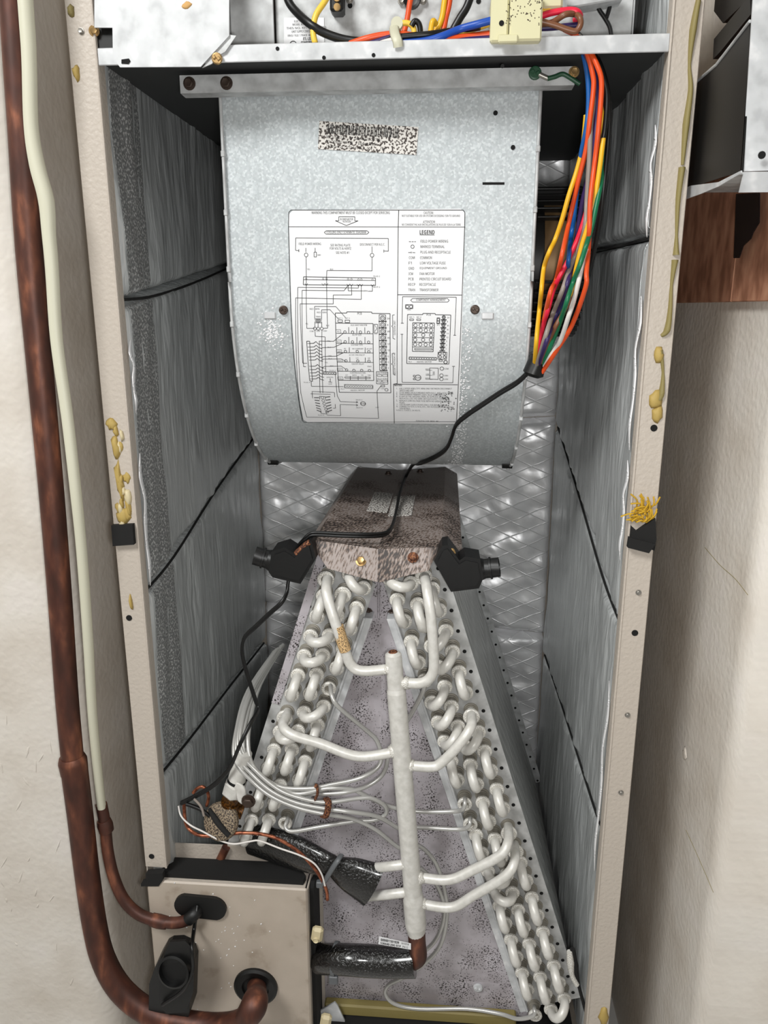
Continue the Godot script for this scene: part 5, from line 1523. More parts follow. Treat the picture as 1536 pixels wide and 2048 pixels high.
	for i in thin.size():
		var s := Shape.new()
		tube(s, thin[i], 0.0024, 9, 5)
		var cap := part(s, "capillary_tube", M.capillary, c)
		if i < 6:
			collar(thin[i][0] + Vector3(0, 0, 0.013), cap)
	for q in [[Vector3(-0.0663, 0.8084, 0.012), Vector3(-0.0636, 0.8067, 0.012), Vector3(-0.0633, 0.7982, 0.012), Vector3(-0.0674, 0.7877, 0.008), Vector3(-0.0708, 0.7814, 0.002)], [Vector3(-0.0552, 0.7889, 0.006), Vector3(-0.051, 0.7907, 0.016), Vector3(-0.0522, 0.7808, 0.016), Vector3(-0.0546, 0.7732, 0.016), Vector3(-0.0586, 0.7671, 0.008)]]:
		var s := Shape.new()
		tube(s, q, 0.0036, 8, 4, 0.4)
		part(s, "rusty_clip", M.rust, c, "rusty clip holding the thin tubes together")
	# suction line, wrapped and taped
	var su := thing("suction_stub", "dark copper end of the header pipe above the taped insulation", "copper pipe", Vector3(0.0443, 0.6082, 0.01))
	ttube("pipe", [h1 + Vector3(0, 0.006, 0), Vector3(0.0449, 0.6117, 0.01), Vector3(0.0462, 0.5892, 0.008), Vector3(0.0359, 0.5775, 0.004)], 0.0098, M.copper, su, 18)
	var sw := thing("wrapped_suction_line", "black taped insulation on the horizontal pipe right of the beige panel", "pipe insulation", Vector3(-0.0092, 0.5734, 0))
	var s2 := Shape.new()
	tube(s2, [Vector3(-0.0696, 0.5582, -0.012), Vector3(-0.0377, 0.5759, 0.004), Vector3(-0.0088, 0.5761, 0.004), Vector3(0.0199, 0.5769, 0.004), Vector3(0.0421, 0.58, 0.004)], [0.0165, 0.0168, 0.0172, 0.0168, 0.0178], 22, 5)
	part(s2, "wrap", M.wrap, sw)
	s2 = Shape.new()
	lathe(s2, Vector3(-0.0496, 0.5697, -0.002), Vector3(1, 0.02, 0.1), [Vector2(-0.0022, 0), Vector2(-0.0022, 0.0185), Vector2(0.0022, 0.0185), Vector2(0.0022, 0)], 26)
	box(s2, Vector3(-0.0513, 0.5576, 0.012) - Vector3(0.004, 0.008, 0.003), Vector3(-0.049, 0.5578, 0.012) + Vector3(0.004, 0.003, 0.003), 0.001)
	part(s2, "cable_tie", M.grey_tie, sw)
	# white number label on the pipe wrap
	s2 = Shape.new()
	var lc := [Vector3(0.0028, 0.6244, 0.018), Vector3(0.0384, 0.6176, 0.018), Vector3(0.0385, 0.6095, 0.018), Vector3(0.0022, 0.6142, 0.018)]
	prism(s2, lc, Vector3(0, 0, 0.0006))
	var nl := solo(s2, "number_label", M.sticker, "small white number label above the taped suction pipe", "label")
	var pr := Print.new()
	var lo: Vector3 = lc[3]
	pr.put = func(x: float, y: float) -> Vector3: return lo + (lc[2] - lc[3]) * x + (lc[0] - lc[3]) * (1.0 - y) + Vector3(0, 0, 0.001)
	pr.text("009001181939", 0.06, 0.62, 0.47, 0.32, true)
	pr.text("H1018", 0.70, 0.92, 0.45, 0.25)
	pr.text("526640-20G ECP", 0.06, 0.68, 0.90, 0.28, true)
	pr.text("P4 G", 0.74, 0.90, 0.88, 0.25)
	part(pr.s, "label_print", M.ink, nl)
	# sheet of foam wrapped round the valve's tubes, cinched by a grey tie
	var fw := thing("foam_wrap", "shiny black foam wrap cinched by a grey cable tie above the beige panel", "pipe insulation", Vector3(-0.0367, 0.6908, 0))
	s2 = Shape.new()
	tube(s2, [Vector3(-0.1512, 0.7042, -0.03), Vector3(-0.123, 0.7041, -0.022), Vector3(-0.0889, 0.7037, -0.01), Vector3(-0.0598, 0.7028, 0.002), Vector3(-0.0486, 0.6996, 0.002), Vector3(-0.0308, 0.6909, 0.002), Vector3(-0.0046, 0.6781, 0.002)], [0.020, 0.0215, 0.021, 0.0165, 0.0125, 0.0215, 0.0285], 24, 6, 0.55, Vector3(0, 0, 1))
	part(s2, "foam_sleeve", M.wrap, fw)
	s2 = Shape.new()
	tube(s2, [Vector3(-0.0394, 0.7184, 0.006), Vector3(-0.0422, 0.7183, 0.014), Vector3(-0.0485, 0.7088, 0.017), Vector3(-0.0557, 0.6937, 0.015), Vector3(-0.0629, 0.6804, 0.01)], 0.0031, 8, 4, 0.5)
	box(s2, Vector3(-0.0634, 0.6824, 0.01) - Vector3(0.004, 0.004, 0.003), Vector3(-0.0634, 0.6824, 0.01) + Vector3(0.004, 0.004, 0.003), 0.001)
	part(s2, "cable_tie", M.grey_tie, fw)
	# drain pan below
	var dpn := thing("drain_pan", "drain pan under the coil with a yellowed edge of insulation", "drain pan", Vector3(0, 0.44, -0.2))
	tbox("pan_lip", Vector3(-0.238, 0.435, -0.046), Vector3(0.238, 0.449, -0.018), M.foam, dpn, 0.003)
	tbox("pan_floor", Vector3(-0.238, 0.431, -0.50), Vector3(0.238, 0.436, -0.046), M.foam, dpn, 0.001)
	tbox("yellowed_edge", Vector3(-0.07, 0.4492, -0.048), Vector3(0.166, 0.4655, -0.036), M.old_glue, dpn, 0.002)
	ttube("drip_edge", [Vector3(0.2228, 0.587, -0.02), Vector3(0.2271, 0.5647, -0.02), Vector3(0.2321, 0.5401, -0.02), Vector3(0.241, 0.5082, -0.02), Vector3(0.2485, 0.4823, -0.02)], [0.003, 0.004, 0.002, 0.002, 0.002], M.foam, dpn)
	ttube("sealant", [Vector3(0.2192, 0.5852, -0.018), Vector3(0.2213, 0.5698, -0.018), Vector3(0.2241, 0.5523, -0.018), Vector3(0.2307, 0.5385, -0.018)], [0.003, 0.0045, 0.003, 0.003], M.collar, dpn)


# ---------------------------------------------------------------- expansion valve beside the left slab
func valve() -> void:
	var v := thing("expansion_valve", "brass expansion valve with a round crusted head left of the coil", "valve", Vector3(-0.1684, 0.7525, -0.02))
	var z := -0.004
	var a: Vector3 = Vector3(-0.1469, 0.8279, -0.004)
	var b: Vector3 = Vector3(-0.1623, 0.7753, -0.004)
	var s := Shape.new()
	var l := a.distance_to(b)
	lathe(s, a, b - a, [Vector2(-0.006, 0), Vector2(-0.006, 0.0088), Vector2(l * 0.52, 0.0098), Vector2(l * 0.53, 0)], 24)
	part(s, "distributor", M.tube, v)
	s = Shape.new()
	lathe(s, a, b - a, [Vector2(l * 0.53, 0), Vector2(l * 0.53, 0.0102), Vector2(l * 0.58, 0.0102), Vector2(l * 0.58, 0)], 24)
	part(s, "seal_ring", M.hole, v)
	s = Shape.new()
	lathe(s, a, b - a, [Vector2(l * 0.58, 0), Vector2(l * 0.58, 0.0115), Vector2(l * 0.62, 0.0125), Vector2(l * 0.86, 0.0125), Vector2(l * 0.9, 0.011), Vector2(l * 0.9, 0)], 6)
	part(s, "hex_nut", M.tube, v)
	s = Shape.new()
	var c: Vector3 = Vector3(-0.1716, 0.7486, -0.01)
	lathe(s, b, c - b, [Vector2(-0.008, 0), Vector2(-0.008, 0.0085), Vector2(0.004, 0.0088), Vector2(0.004, 0.0105), Vector2(0.026, 0.0115), Vector2(0.026, 0)], 22)
	tube(s, [Vector3(-0.1662, 0.7539, -0.012), Vector3(-0.157, 0.7544, -0.012), Vector3(-0.1525, 0.7534, -0.012)], 0.0085, 16, 2)
	part(s, "valve_body", M.old_brass, v)
	# round power head with a dirty groove
	var n := Vector3(-0.25, 0.45, 0.86).normalized()
	var hc: Vector3 = Vector3(-0.173, 0.7533, 0.006)
	s = Shape.new()
	lathe(s, hc, n, [Vector2(-0.012, 0), Vector2(-0.010, 0.013), Vector2(-0.004, 0.0205), Vector2(0, 0.0208), Vector2(0.003, 0.019), Vector2(0.005, 0.012), Vector2(0.006, 0)], 30)
	part(s, "power_head", M.crust, v)
	s = Shape.new()
	var g := n.cross(Vector3(0.75, 1, 0)).normalized()
	tube(s, [hc + g * 0.018 + n * 0.0035, hc + g * 0.008 + n * 0.0058, hc + n * 0.0063, hc - g * 0.008 + n * 0.0058, hc - g * 0.019 + n * 0.0035], [0.002, 0.0034, 0.0036, 0.0034, 0.003], 8, 3)
	part(s, "groove_dirt", M.foam, v)
	# bracket and bolt
	s = Shape.new()
	tube(s, [Vector3(-0.1545, 0.799, 0.006), Vector3(-0.1491, 0.7955, 0.006), Vector3(-0.1479, 0.7869, 0.006), Vector3(-0.1465, 0.782, 0.006), Vector3(-0.1398, 0.7817, 0.006)], 0.006, 8, 4, 0.25, Vector3(0, 0, 1))
	part(s, "bracket", M.tube, v)
	screw(Vector3(-0.1396, 0.7832, 0.009), Vector3(0, 0, 1), 0.0058, M.dark_screw, v, "bolt")
	ttube("sensing_loop", [Vector3(-0.2076, 0.7762, -0.01), Vector3(-0.2015, 0.7829, -0.01), Vector3(-0.1957, 0.7845, -0.01), Vector3(-0.1915, 0.7796, -0.01), Vector3(-0.1903, 0.7708, -0.01), Vector3(-0.1932, 0.7603, -0.01)], 0.0019, M.copper_bright, v, 8)
	ttube("black_lead", [Vector3(-0.2113, 0.7719, 0.004), Vector3(-0.1986, 0.7675, 0.004), Vector3(-0.1905, 0.7623, 0.004), Vector3(-0.1825, 0.7545, 0.004)], 0.0022, M.wire_black, v, 8)
	ttube("grey_lead", [Vector3(-0.2011, 0.7802, 0.006), Vector3(-0.1959, 0.7742, 0.006), Vector3(-0.1929, 0.768, 0.006), Vector3(-0.1912, 0.7593, 0.006)], 0.0014, M.grey, v, 8)
	ttube("liquid_tube", [Vector3(-0.1803, 0.6908, -0.03), Vector3(-0.1851, 0.6803, -0.03), Vector3(-0.1898, 0.6703, -0.03)], 0.005, M.copper, v, 10)
	var w := ttube("sensing_tube", [Vector3(-0.2166, 0.7659, -0.004), Vector3(-0.2153, 0.7483, 0), Vector3(-0.207, 0.7463, 0.012), Vector3(-0.1951, 0.7387, 0.012), Vector3(-0.1726, 0.74, 0.012), Vector3(-0.15, 0.7445, 0.012), Vector3(-0.1278, 0.7446, 0.012), Vector3(-0.1081, 0.7394, 0.012), Vector3(-0.0843, 0.723, 0.012), Vector3(-0.066, 0.6996, 0.012), Vector3(-0.0565, 0.678, 0.012), Vector3(-0.0551, 0.6635, 0.012)], 0.0019, M.copper_bright, self, 9)
	tag(w, "thin copper sensing tube looping from the valve to the beige panel's corner", "copper tube")
	w = ttube("white_wire", [Vector3(-0.2215, 0.7659, 0), Vector3(-0.218, 0.7563, 0.004), Vector3(-0.204, 0.7545, 0.016), Vector3(-0.1905, 0.7471, 0.016), Vector3(-0.1716, 0.7368, 0.016), Vector3(-0.1562, 0.7332, 0.016), Vector3(-0.1383, 0.7375, 0.016), Vector3(-0.1271, 0.7388, 0.016), Vector3(-0.1054, 0.7306, 0.016), Vector3(-0.0836, 0.723, 0.016), Vector3(-0.0684, 0.7138, 0.016), Vector3(-0.0604, 0.7007, 0.016), Vector3(-0.0568, 0.6854, 0.016)], 0.0010, M.white, self, 8)
	tag(w, "thin white wire sagging across below the expansion valve", "wire")


# ---------------------------------------------------------------- lower left panel where the refrigerant lines enter
func access_panel() -> void:
	var a := thing("access_panel", "beige lower left panel with black grommets for the copper pipes", "panel", Vector3(-0.17, 0.25, 0.0))
	var x0 := -0.263
	var x1 := -0.0785
	tbox("face", Vector3(x0, 0.25, 0.004), Vector3(x1, 0.672, 0.008), M.panel_paint, a, 0.0018)
	tbox("top_return", Vector3(x0, 0.6685, -0.038), Vector3(x1 - 0.003, 0.6705, 0.006), M.paint, a, 0.0006)
	tbox("side_return", Vector3(x1 - 0.002, 0.25, -0.05), Vector3(x1, 0.668, 0.006), M.paint, a, 0.0006)
	var s := Shape.new()
	prism(s, [Vector3(-0.249, 0.6707, 0.0), Vector3(x1 - 0.006, 0.6707, 0.0), Vector3(x1 - 0.004, 0.6707, -0.008), Vector3(x1 - 0.018, 0.6707, -0.028), Vector3(-0.249, 0.6707, -0.026)], Vector3(0, 0.006, 0))
	part(s, "top_gasket", M.foam, a, "black foam gasket strip")
	s = Shape.new()
	prism(s, [Vector3(-0.249, 0.6707, -0.032), Vector3(x1 - 0.020, 0.6707, -0.034), Vector3(x1 - 0.020, 0.6905, -0.034), Vector3(-0.249, 0.6905, -0.032)], Vector3(0, 0, -0.002))
	part(s, "upright_lip", M.paint, a)
	s = Shape.new()
	prism(s, [Vector3(x1 + 0.0002, 0.25, -0.004), Vector3(x1 + 0.0002, 0.664, -0.004), Vector3(x1 + 0.0002, 0.667, -0.012), Vector3(x1 + 0.0002, 0.655, -0.04), Vector3(x1 + 0.0002, 0.25, -0.04)], Vector3(0.005, 0, 0))
	part(s, "side_gasket", M.foam, a, "black foam gasket strip")
	s = Shape.new()
	prism(s, [Vector3(x1 + 0.0002, 0.25, -0.044), Vector3(x1 + 0.0002, 0.655, -0.044), Vector3(x1 + 0.0002, 0.645, -0.047), Vector3(x1 + 0.0002, 0.25, -0.047)], Vector3(0.008, 0, 0))
	part(s, "side_lip", M.paint, a)
	for q in [Vector3(-0.0695, 0.6066, 0), Vector3(-0.0621, 0.482, 0)]:
		s = Shape.new()
		box(s, q - Vector3(0.0065, 0.010, 0.003), q + Vector3(0.0065, 0.010, 0.006), 0.003, Basis(Vector3(0, 0, 1), -0.15))
		lathe(s, q + Vector3(-0.001, -0.004, 0.006), Vector3(0, 0, 1), [Vector2(0, 0), Vector2(0, 0.0035), Vector2(0.002, 0.003), Vector2(0.001, 0.002), Vector2(0.001, 0)], 14)
		part(s, "cable_anchor", M.cream, a)
	s = Shape.new()
	prism(s, [Vector3(-0.0745, 0.4628, -0.03), Vector3(-0.0556, 0.4782, -0.03), Vector3(-0.052, 0.4724, -0.03), Vector3(-0.0436, 0.45, -0.03), Vector3(-0.0439, 0.4344, -0.03), Vector3(-0.0689, 0.4322, -0.03)], Vector3(0, 0, 0.002))
	part(s, "corner_bracket", M.galv_white, a)
	# grommets
	s = Shape.new()
	var oval := []
	var c: Vector3 = Vector3(-0.2012, 0.6424, 0.008)
	for i in 24:
		var t := TAU * i / 24
		oval.append(c + Vector3(cos(t) * 0.0155 + signf(cos(t)) * 0.0145, sin(t) * 0.0150 - 0.001 * signf(cos(t)), 0))
	prism(s, oval, Vector3(0, 0, 0.004))
	part(s, "oval_grommet", M.rubber, a, "oval black rubber grommet")
	s = Shape.new()
	var rc: Vector3 = Vector3(-0.1424, 0.5339, 0.008)
	lathe(s, rc, Vector3(0, 0, 1), [Vector2(0, 0), Vector2(0, 0.0258), Vector2(0.003, 0.0258), Vector2(0.005, 0.023), Vector2(0.004, 0.016), Vector2(0.001, 0.0155), Vector2(0.001, 0)], 36)
	part(s, "round_grommet", M.rubber, a, "round black rubber grommet")
	# paint flecks
	s = Shape.new()
	for i in 46:
		var o: Vector3 = Vector3(-0.1818, 0.5963, 0.0081)
		lump(s, o + Vector3(rng.randfn(0, 0.024), rng.randfn(0, 0.045), 0), Vector3(0, 0, 1), Vector3(rng.randf(), 1, 0), rng.randf_range(0.0004, 0.0014), rng.randf_range(0.0004, 0.001), 0.0004)
	var fl := part(s, "paint_flecks", M.sticker, a)
	fl.set_meta("kind", "stuff")
	# black drain trap standing in front
	var t := thing("drain_plug", "black plastic drain plug with a round cap on the beige panel", "drain plug", Vector3(-0.2306, 0.5479, 0.02))
	s = Shape.new()
	prism(s, [Vector3(-0.2413, 0.5958, 0.01), Vector3(-0.235, 0.6004, 0.01), Vector3(-0.2231, 0.602, 0.01), Vector3(-0.2157, 0.5984, 0.01), Vector3(-0.2098, 0.5904, 0.01), Vector3(-0.2074, 0.5807, 0.01), Vector3(-0.213, 0.5207, 0.01), Vector3(-0.2235, 0.4896, 0.01), Vector3(-0.2333, 0.4798, 0.01), Vector3(-0.2546, 0.4809, 0.01), Vector3(-0.2631, 0.4981, 0.01), Vector3(-0.2572, 0.5584, 0.01), Vector3(-0.2495, 0.5804, 0.01)], Vector3(0, 0, 0.028))
	part(s, "body", M.black, t)
	s = Shape.new()
	prism(s, [Vector3(-0.2268, 0.6236, 0.04), Vector3(-0.2091, 0.6263, 0.04), Vector3(-0.2008, 0.6162, 0.04), Vector3(-0.1995, 0.6088, 0.04), Vector3(-0.2046, 0.5569, 0.04), Vector3(-0.2146, 0.5278, 0.04), Vector3(-0.2383, 0.523, 0.04), Vector3(-0.2454, 0.5366, 0.04), Vector3(-0.2411, 0.5858, 0.04), Vector3(-0.2337, 0.6076, 0.04)], Vector3(0, 0, 0.003))
	part(s, "front_face", M.rubber, t)
	s = Shape.new()
	lathe(s, Vector3(-0.2225, 0.5873, 0.042), Vector3(-0.1, 0.25, 1), [Vector2(0, 0), Vector2(0, 0.0195), Vector2(0.008, 0.0185), Vector2(0.009, 0.0160), Vector2(0.003, 0.0155), Vector2(0.003, 0)], 30)
	part(s, "round_cap", M.black, t)
	var w := ttube("thin_black_wire", [Vector3(-0.2039, 0.6451, 0.012), Vector3(-0.2041, 0.6384, 0.018), Vector3(-0.2078, 0.6176, 0.018), Vector3(-0.2011, 0.6204, 0.045), Vector3(-0.2006, 0.5964, 0.048), Vector3(-0.2055, 0.5811, 0.05), Vector3(-0.2158, 0.5631, 0.05), Vector3(-0.2401, 0.5393, 0.046)], 0.0022, M.wire_black, self, 8)
	tag(w, "thin black wire hanging from the oval grommet over the black plug", "wire")


# ---------------------------------------------------------------- refrigerant lines on the left
func pipes() -> void:
	var p := thing("suction_pipe", "thick dark oxidised copper pipe down the left wall, bending into the round grommet", "copper pipe", Vector3(-0.3193, 0.826, 0.03))
	var s := Shape.new()
	tube(s, [Vector3(-0.2889, 1.7378, 0.015), Vector3(-0.3025, 1.5446, 0.015), Vector3(-0.3076, 1.453, 0.015), Vector3(-0.3135, 1.3501, 0.015), Vector3(-0.316, 1.2385, 0.015), Vector3(-0.3187, 1.1173, 0.015), Vector3(-0.3224, 1.0124, 0.015), Vector3(-0.3274, 0.8996, 0.015), Vector3(-0.3292, 0.8218, 0.015)], 0.0118, 20, 5)
	part(s, "upper_pipe", M.copper, p)
	s = Shape.new()
	tube(s, [Vector3(-0.3285, 0.823, 0.015), Vector3(-0.3279, 0.7593, 0.015), Vector3(-0.3279, 0.6877, 0.015), Vector3(-0.3244, 0.616, 0.018), Vector3(-0.3163, 0.5715, 0.022), Vector3(-0.2982, 0.5357, 0.026), Vector3(-0.2688, 0.5122, 0.03), Vector3(-0.2324, 0.5038, 0.034), Vector3(-0.1906, 0.504, 0.036), Vector3(-0.1581, 0.5198, 0.045), Vector3(-0.1411, 0.5382, 0.05), Vector3(-0.1347, 0.5496, 0.044), Vector3(-0.137, 0.5441, 0.026), Vector3(-0.1424, 0.5318, 0.006)], [0.0140, 0.0137, 0.0135, 0.0135, 0.0135, 0.0138, 0.0138, 0.0135, 0.0125, 0.0125, 0.0125, 0.0125, 0.0112, 0.0110], 22, 5)
	part(s, "lower_bend", M.copper, p)
	s = Shape.new()
	tube(s, [Vector3(-0.3297, 0.8327, 0.015), Vector3(-0.3292, 0.8267, 0.015), Vector3(-0.3288, 0.8199, 0.015), Vector3(-0.3286, 0.812, 0.015)], [0.0128, 0.0150, 0.0147, 0.0142], 20, 4)
	part(s, "brazed_joint", M.copper, p)
	s = Shape.new()
	tube(s, [Vector3(-0.143, 0.5338, 0.05), Vector3(-0.135, 0.5484, 0.05), Vector3(-0.134, 0.5509, 0.042), Vector3(-0.1349, 0.5493, 0.034)], [0.0135, 0.0150, 0.0145, 0.0120], 20, 4)
	part(s, "elbow_collar", M.copper, p)
	var l := thing("liquid_line", "thin copper line painted cream above, bare below, entering the oval grommet", "copper pipe", Vector3(-0.2946, 0.8449, 0.02))
	s = Shape.new()
	tube(s, [Vector3(-0.2746, 1.7245, 0.036), Vector3(-0.282, 1.5335, 0.036), Vector3(-0.2839, 1.4972, 0.036), Vector3(-0.2882, 1.4483, 0.036), Vector3(-0.2867, 1.4172, 0.036), Vector3(-0.282, 1.3893, 0.036), Vector3(-0.2827, 1.3609, 0.036), Vector3(-0.2833, 1.3318, 0.036), Vector3(-0.286, 1.2716, 0.036), Vector3(-0.2837, 1.204, 0.036), Vector3(-0.2831, 1.133, 0.036), Vector3(-0.2865, 1.0714, 0.03), Vector3(-0.2938, 0.9725, 0.022), Vector3(-0.3017, 0.8885, 0.014), Vector3(-0.307, 0.8108, 0.006), Vector3(-0.3092, 0.7605, 0.002)], [0.0062, 0.0062, 0.006, 0.006, 0.0066, 0.0068, 0.006, 0.0058, 0.0055, 0.0054, 0.0053, 0.0052, 0.0052, 0.0050, 0.0050, 0.0050], 14, 5)
	part(s, "painted_tube", M.conduit, l, "cream painted upper tube")
	s = Shape.new()
	tube(s, [Vector3(-0.3103, 0.7635, 0), Vector3(-0.3073, 0.738, 0.002), Vector3(-0.3055, 0.7083, 0.006), Vector3(-0.3001, 0.6787, 0.01), Vector3(-0.2893, 0.6512, 0.014), Vector3(-0.2731, 0.6337, 0.016), Vector3(-0.2528, 0.6265, 0.017), Vector3(-0.2322, 0.6255, 0.018), Vector3(-0.2174, 0.6293, 0.018), Vector3(-0.2072, 0.6363, 0.016), Vector3(-0.204, 0.637, 0.006)], 0.0064, 16, 5)
	part(s, "copper_tube", M.copper, l, "bare copper tube")
	s = Shape.new()
	tube(s, [Vector3(-0.3084, 0.7444, 0.002), Vector3(-0.3073, 0.738, 0.002), Vector3(-0.3063, 0.7302, 0.002)], [0.0072, 0.0086, 0.0080], 16, 4)
	part(s, "brazed_joint", M.copper, l)
	s = Shape.new()
	tube(s, [Vector3(-0.2566, 0.628, 0.0175), Vector3(-0.248, 0.6259, 0.0175), Vector3(-0.2388, 0.6245, 0.0175)], [0.0072, 0.0078, 0.0070], 16, 4)
	part(s, "brazed_joint", M.copper, l)
	s = Shape.new()
	tube(s, [Vector3(-0.2138, 0.6309, 0.018), Vector3(-0.2071, 0.637, 0.016), Vector3(-0.2042, 0.6379, 0.007)], 0.0072, 14, 4)
	part(s, "black_sleeve", M.rubber, l)


# ---------------------------------------------------------------- control compartment
func control() -> void:
	var h := thing("heater_plate", "galvanized back plate of the control compartment with a rating label", "metal plate", Vector3(0.06, 1.52, -0.062))
	tbox("plate", Vector3(-0.097, 1.5165, -0.064), Vector3(0.222, 1.655, -0.0625), M.galv_dull, h, 0.0006)
	tbox("side_plate", Vector3(-0.1375, 1.5165, -0.058), Vector3(-0.0975, 1.655, -0.0565), M.galv_dull, h, 0.0006)
	tbox("left_return", Vector3(-0.139, 1.5165, -0.058), Vector3(-0.1378, 1.655, -0.004), M.galv_dull, h, 0.0005)
	tbox("right_return", Vector3(0.2222, 1.5165, -0.1), Vector3(0.2236, 1.655, -0.062), M.galv_dull, h, 0.0005)
	for p in [Vector3(-0.0286, 1.5629, -0.0622), Vector3(0.0865, 1.5634, -0.0622)]:
		hole(p, Vector3(0, 0, 1), 0.0022, h)
	var s := Shape.new()
	var lc := [Vector3(-0.0891, 1.5548, -0.0622), Vector3(-0.0524, 1.5539, -0.0622), Vector3(-0.0526, 1.5227, -0.0622), Vector3(-0.0902, 1.5235, -0.0622)]
	prism(s, lc, Vector3(0, 0, 0.0003))
	var lab := part(s, "rating_label", M.sticker, h, "white rating label with a round certification mark")
	var pr := Print.new()
	var o: Vector3 = lc[0]
	pr.put = func(x: float, y: float) -> Vector3: return o + Vector3(x * 0.00052, -y * 0.00052, 0.0006)
	var q := [["ELECTRIC HEATER", 18, 50, 8, 3.2], ["MODEL NO. 9", 15, 40, 13, 3.4], ["THIS NO. KFCEH0901C10", 4, 74, 18.5, 3.4], ["UNIT SUPPLY 208/240 V", 13, 52, 24, 3.6], ["KW 8 / 10.8  1 PHASE  AMPS", 6, 52, 30, 3.4], ["ETL LISTED", 33, 54, 36, 4.4], ["CONFORMS TO", 29, 58, 42, 4.4], ["UL STD 1995", 33, 58, 49, 4.4], ["CERTIFIED TO", 31, 60, 55.5, 4.6], ["CAN/CSA STD", 32, 60, 62, 4.6], ["C22.2 No. 236", 32, 62, 68.5, 4.6], ["Intertek", 8, 21, 56, 3.0], ["3137258", 7, 22, 64, 3.8], ["M", 2, 4, 48, 2], ["US", 24, 26, 48, 2]]
	for t in q:
		pr.text(t[0], t[1], t[2], t[3], t[4], t[4] > 4)
	pr.ring(15, 43, 6.2, 1.1)
	pr.text("ETL", 11, 19, 45.5, 5.0, true)
	part(pr.s, "label_print", M.ink, lab)
	# terminal block and pilot socket cut off by the top edge
	var tb := thing("terminal_block", "small black terminal block with brass screws at the top of the compartment", "terminal block", Vector3(-0.0392, 1.5648, -0.06))
	tbox("body", Vector3(-0.0446, 1.5833, -0.062), Vector3(-0.0327, 1.553, -0.044), M.black, tb, 0.002)
	for y in [2, 12]:
		s = Shape.new()
		lathe(s, Vector3(-0.0379, 1.5592, -0.0435) + Vector3(0, -0.0035 * (y - 7) / 5.0, 0), Vector3(0, 0, 1), [Vector2(0, 0), Vector2(0, 0.0032), Vector2(0.0012, 0.003), Vector2(0.0012, 0)], 12)
		part(s, "terminal_screw", M.brass, tb)
	var so := thing("relay_socket", "round black socket on a white base at the top of the compartment", "socket", Vector3(0.0274, 1.5638, -0.06))
	s = Shape.new()
	prism(s, [Vector3(0.0142, 1.5779, -0.0622), Vector3(0.04, 1.5771, -0.0622), Vector3(0.0402, 1.563, -0.0622), Vector3(0.0336, 1.5601, -0.0622), Vector3(0.0273, 1.5583, -0.0622), Vector3(0.021, 1.5612, -0.0622), Vector3(0.0147, 1.5645, -0.0622)], Vector3(0, 0, 0.002))
	part(s, "base", M.sticker, so)
	s = Shape.new()
	lathe(s, Vector3(0.0274, 1.5646, -0.06), Vector3(0, 0, 1), [Vector2(0, 0), Vector2(0, 0.0075), Vector2(0.004, 0.0072), Vector2(0.003, 0.005), Vector2(0.002, 0)], 22)
	part(s, "socket_ring", M.black, so)
	for p in [Vector3(0.018, 1.5645, -0.06), Vector3(0.0372, 1.5644, -0.06), Vector3(-0.0287, 1.5669, -0.06)]:
		screw(p, Vector3(0, 0, 1), 0.0025, M.steel, so, "nut")
	# cover plate at the upper left, in front of the shelf lip
	var cp := thing("cover_plate", "scuffed galvanized cover plate with clipped corners at the upper left", "metal plate", Vector3(-0.17, 1.5, 0.003))
	s = Shape.new()
	prism(s, [Vector3(-0.2341, 1.5835, 0.003), Vector3(-0.1203, 1.5801, 0.003), Vector3(-0.1234, 1.521, 0.003), Vector3(-0.1493, 1.4981, 0.003), Vector3(-0.2199, 1.4992, 0.003), Vector3(-0.2254, 1.5066, 0.003), Vector3(-0.2237, 1.5294, 0.003), Vector3(-0.2395, 1.5298, 0.003)], Vector3(0, 0, 0.0014))
	part(s, "plate", M.galv_white, cp)
	s = Shape.new()
	prism(s, [Vector3(-0.1233, 1.5222, 0.0015), Vector3(-0.1178, 1.5213, 0.0015), Vector3(-0.1279, 1.5095, 0.0015), Vector3(-0.1327, 1.5073, 0.0015), Vector3(-0.1401, 1.5006, 0.0015), Vector3(-0.1485, 1.4977, 0.0015)], Vector3(0, 0, 0.0012))
	part(s, "corner_tab", M.galv_dull, cp)
	slot_screw(Vector3(-0.135, 1.5042, 0.0032), Vector3(0, 0, 1), 0.0048, M.brass, cp, "brass slotted screw")
	s = Shape.new()
	prism(s, [Vector3(-0.2178, 1.5049, 0.0046), Vector3(-0.2112, 1.5055, 0.0046), Vector3(-0.21, 1.5035, 0.0046), Vector3(-0.212, 1.5013, 0.0046), Vector3(-0.2181, 1.5018, 0.0046)], Vector3(0, 0, 0.0005))
	part(s, "notch_slot", M.hole, cp)
	s = Shape.new()
	lump(s, Vector3(-0.1579, 1.5444, 0.0045), Vector3(0, 0, 1), Vector3(1, 0.2, 0), 0.005, 0.003, 0.0008)
	part(s, "paint_chip", M.wool_edge, cp)
	s = Shape.new()
	prism(s, [Vector3(-0.2454, 1.5375, -0.002), Vector3(-0.2252, 1.537, -0.002), Vector3(-0.2277, 1.5096, -0.002), Vector3(-0.2411, 1.5099, -0.002), Vector3(-0.2475, 1.5166, -0.002)], Vector3(0, 0, -0.03))
	part(s, "dark_bracket", M.motor, cp)
	screw(Vector3(-0.2418, 1.5285, 0), Vector3(0.3, 0, 1), 0.0034, M.brass, cp)


# ---------------------------------------------------------------- wiring
func wire(nm: String, m: Material, p: Array, label: String, r := 0.0022) -> void:
	var s := Shape.new()
	tube(s, p, r, 9, 6)
	var o := part(s, nm, m, self)
	tag(o, label, "wire", "wires of the hanging bundle" if label.contains("hanging bundle") else "wires in the control compartment")


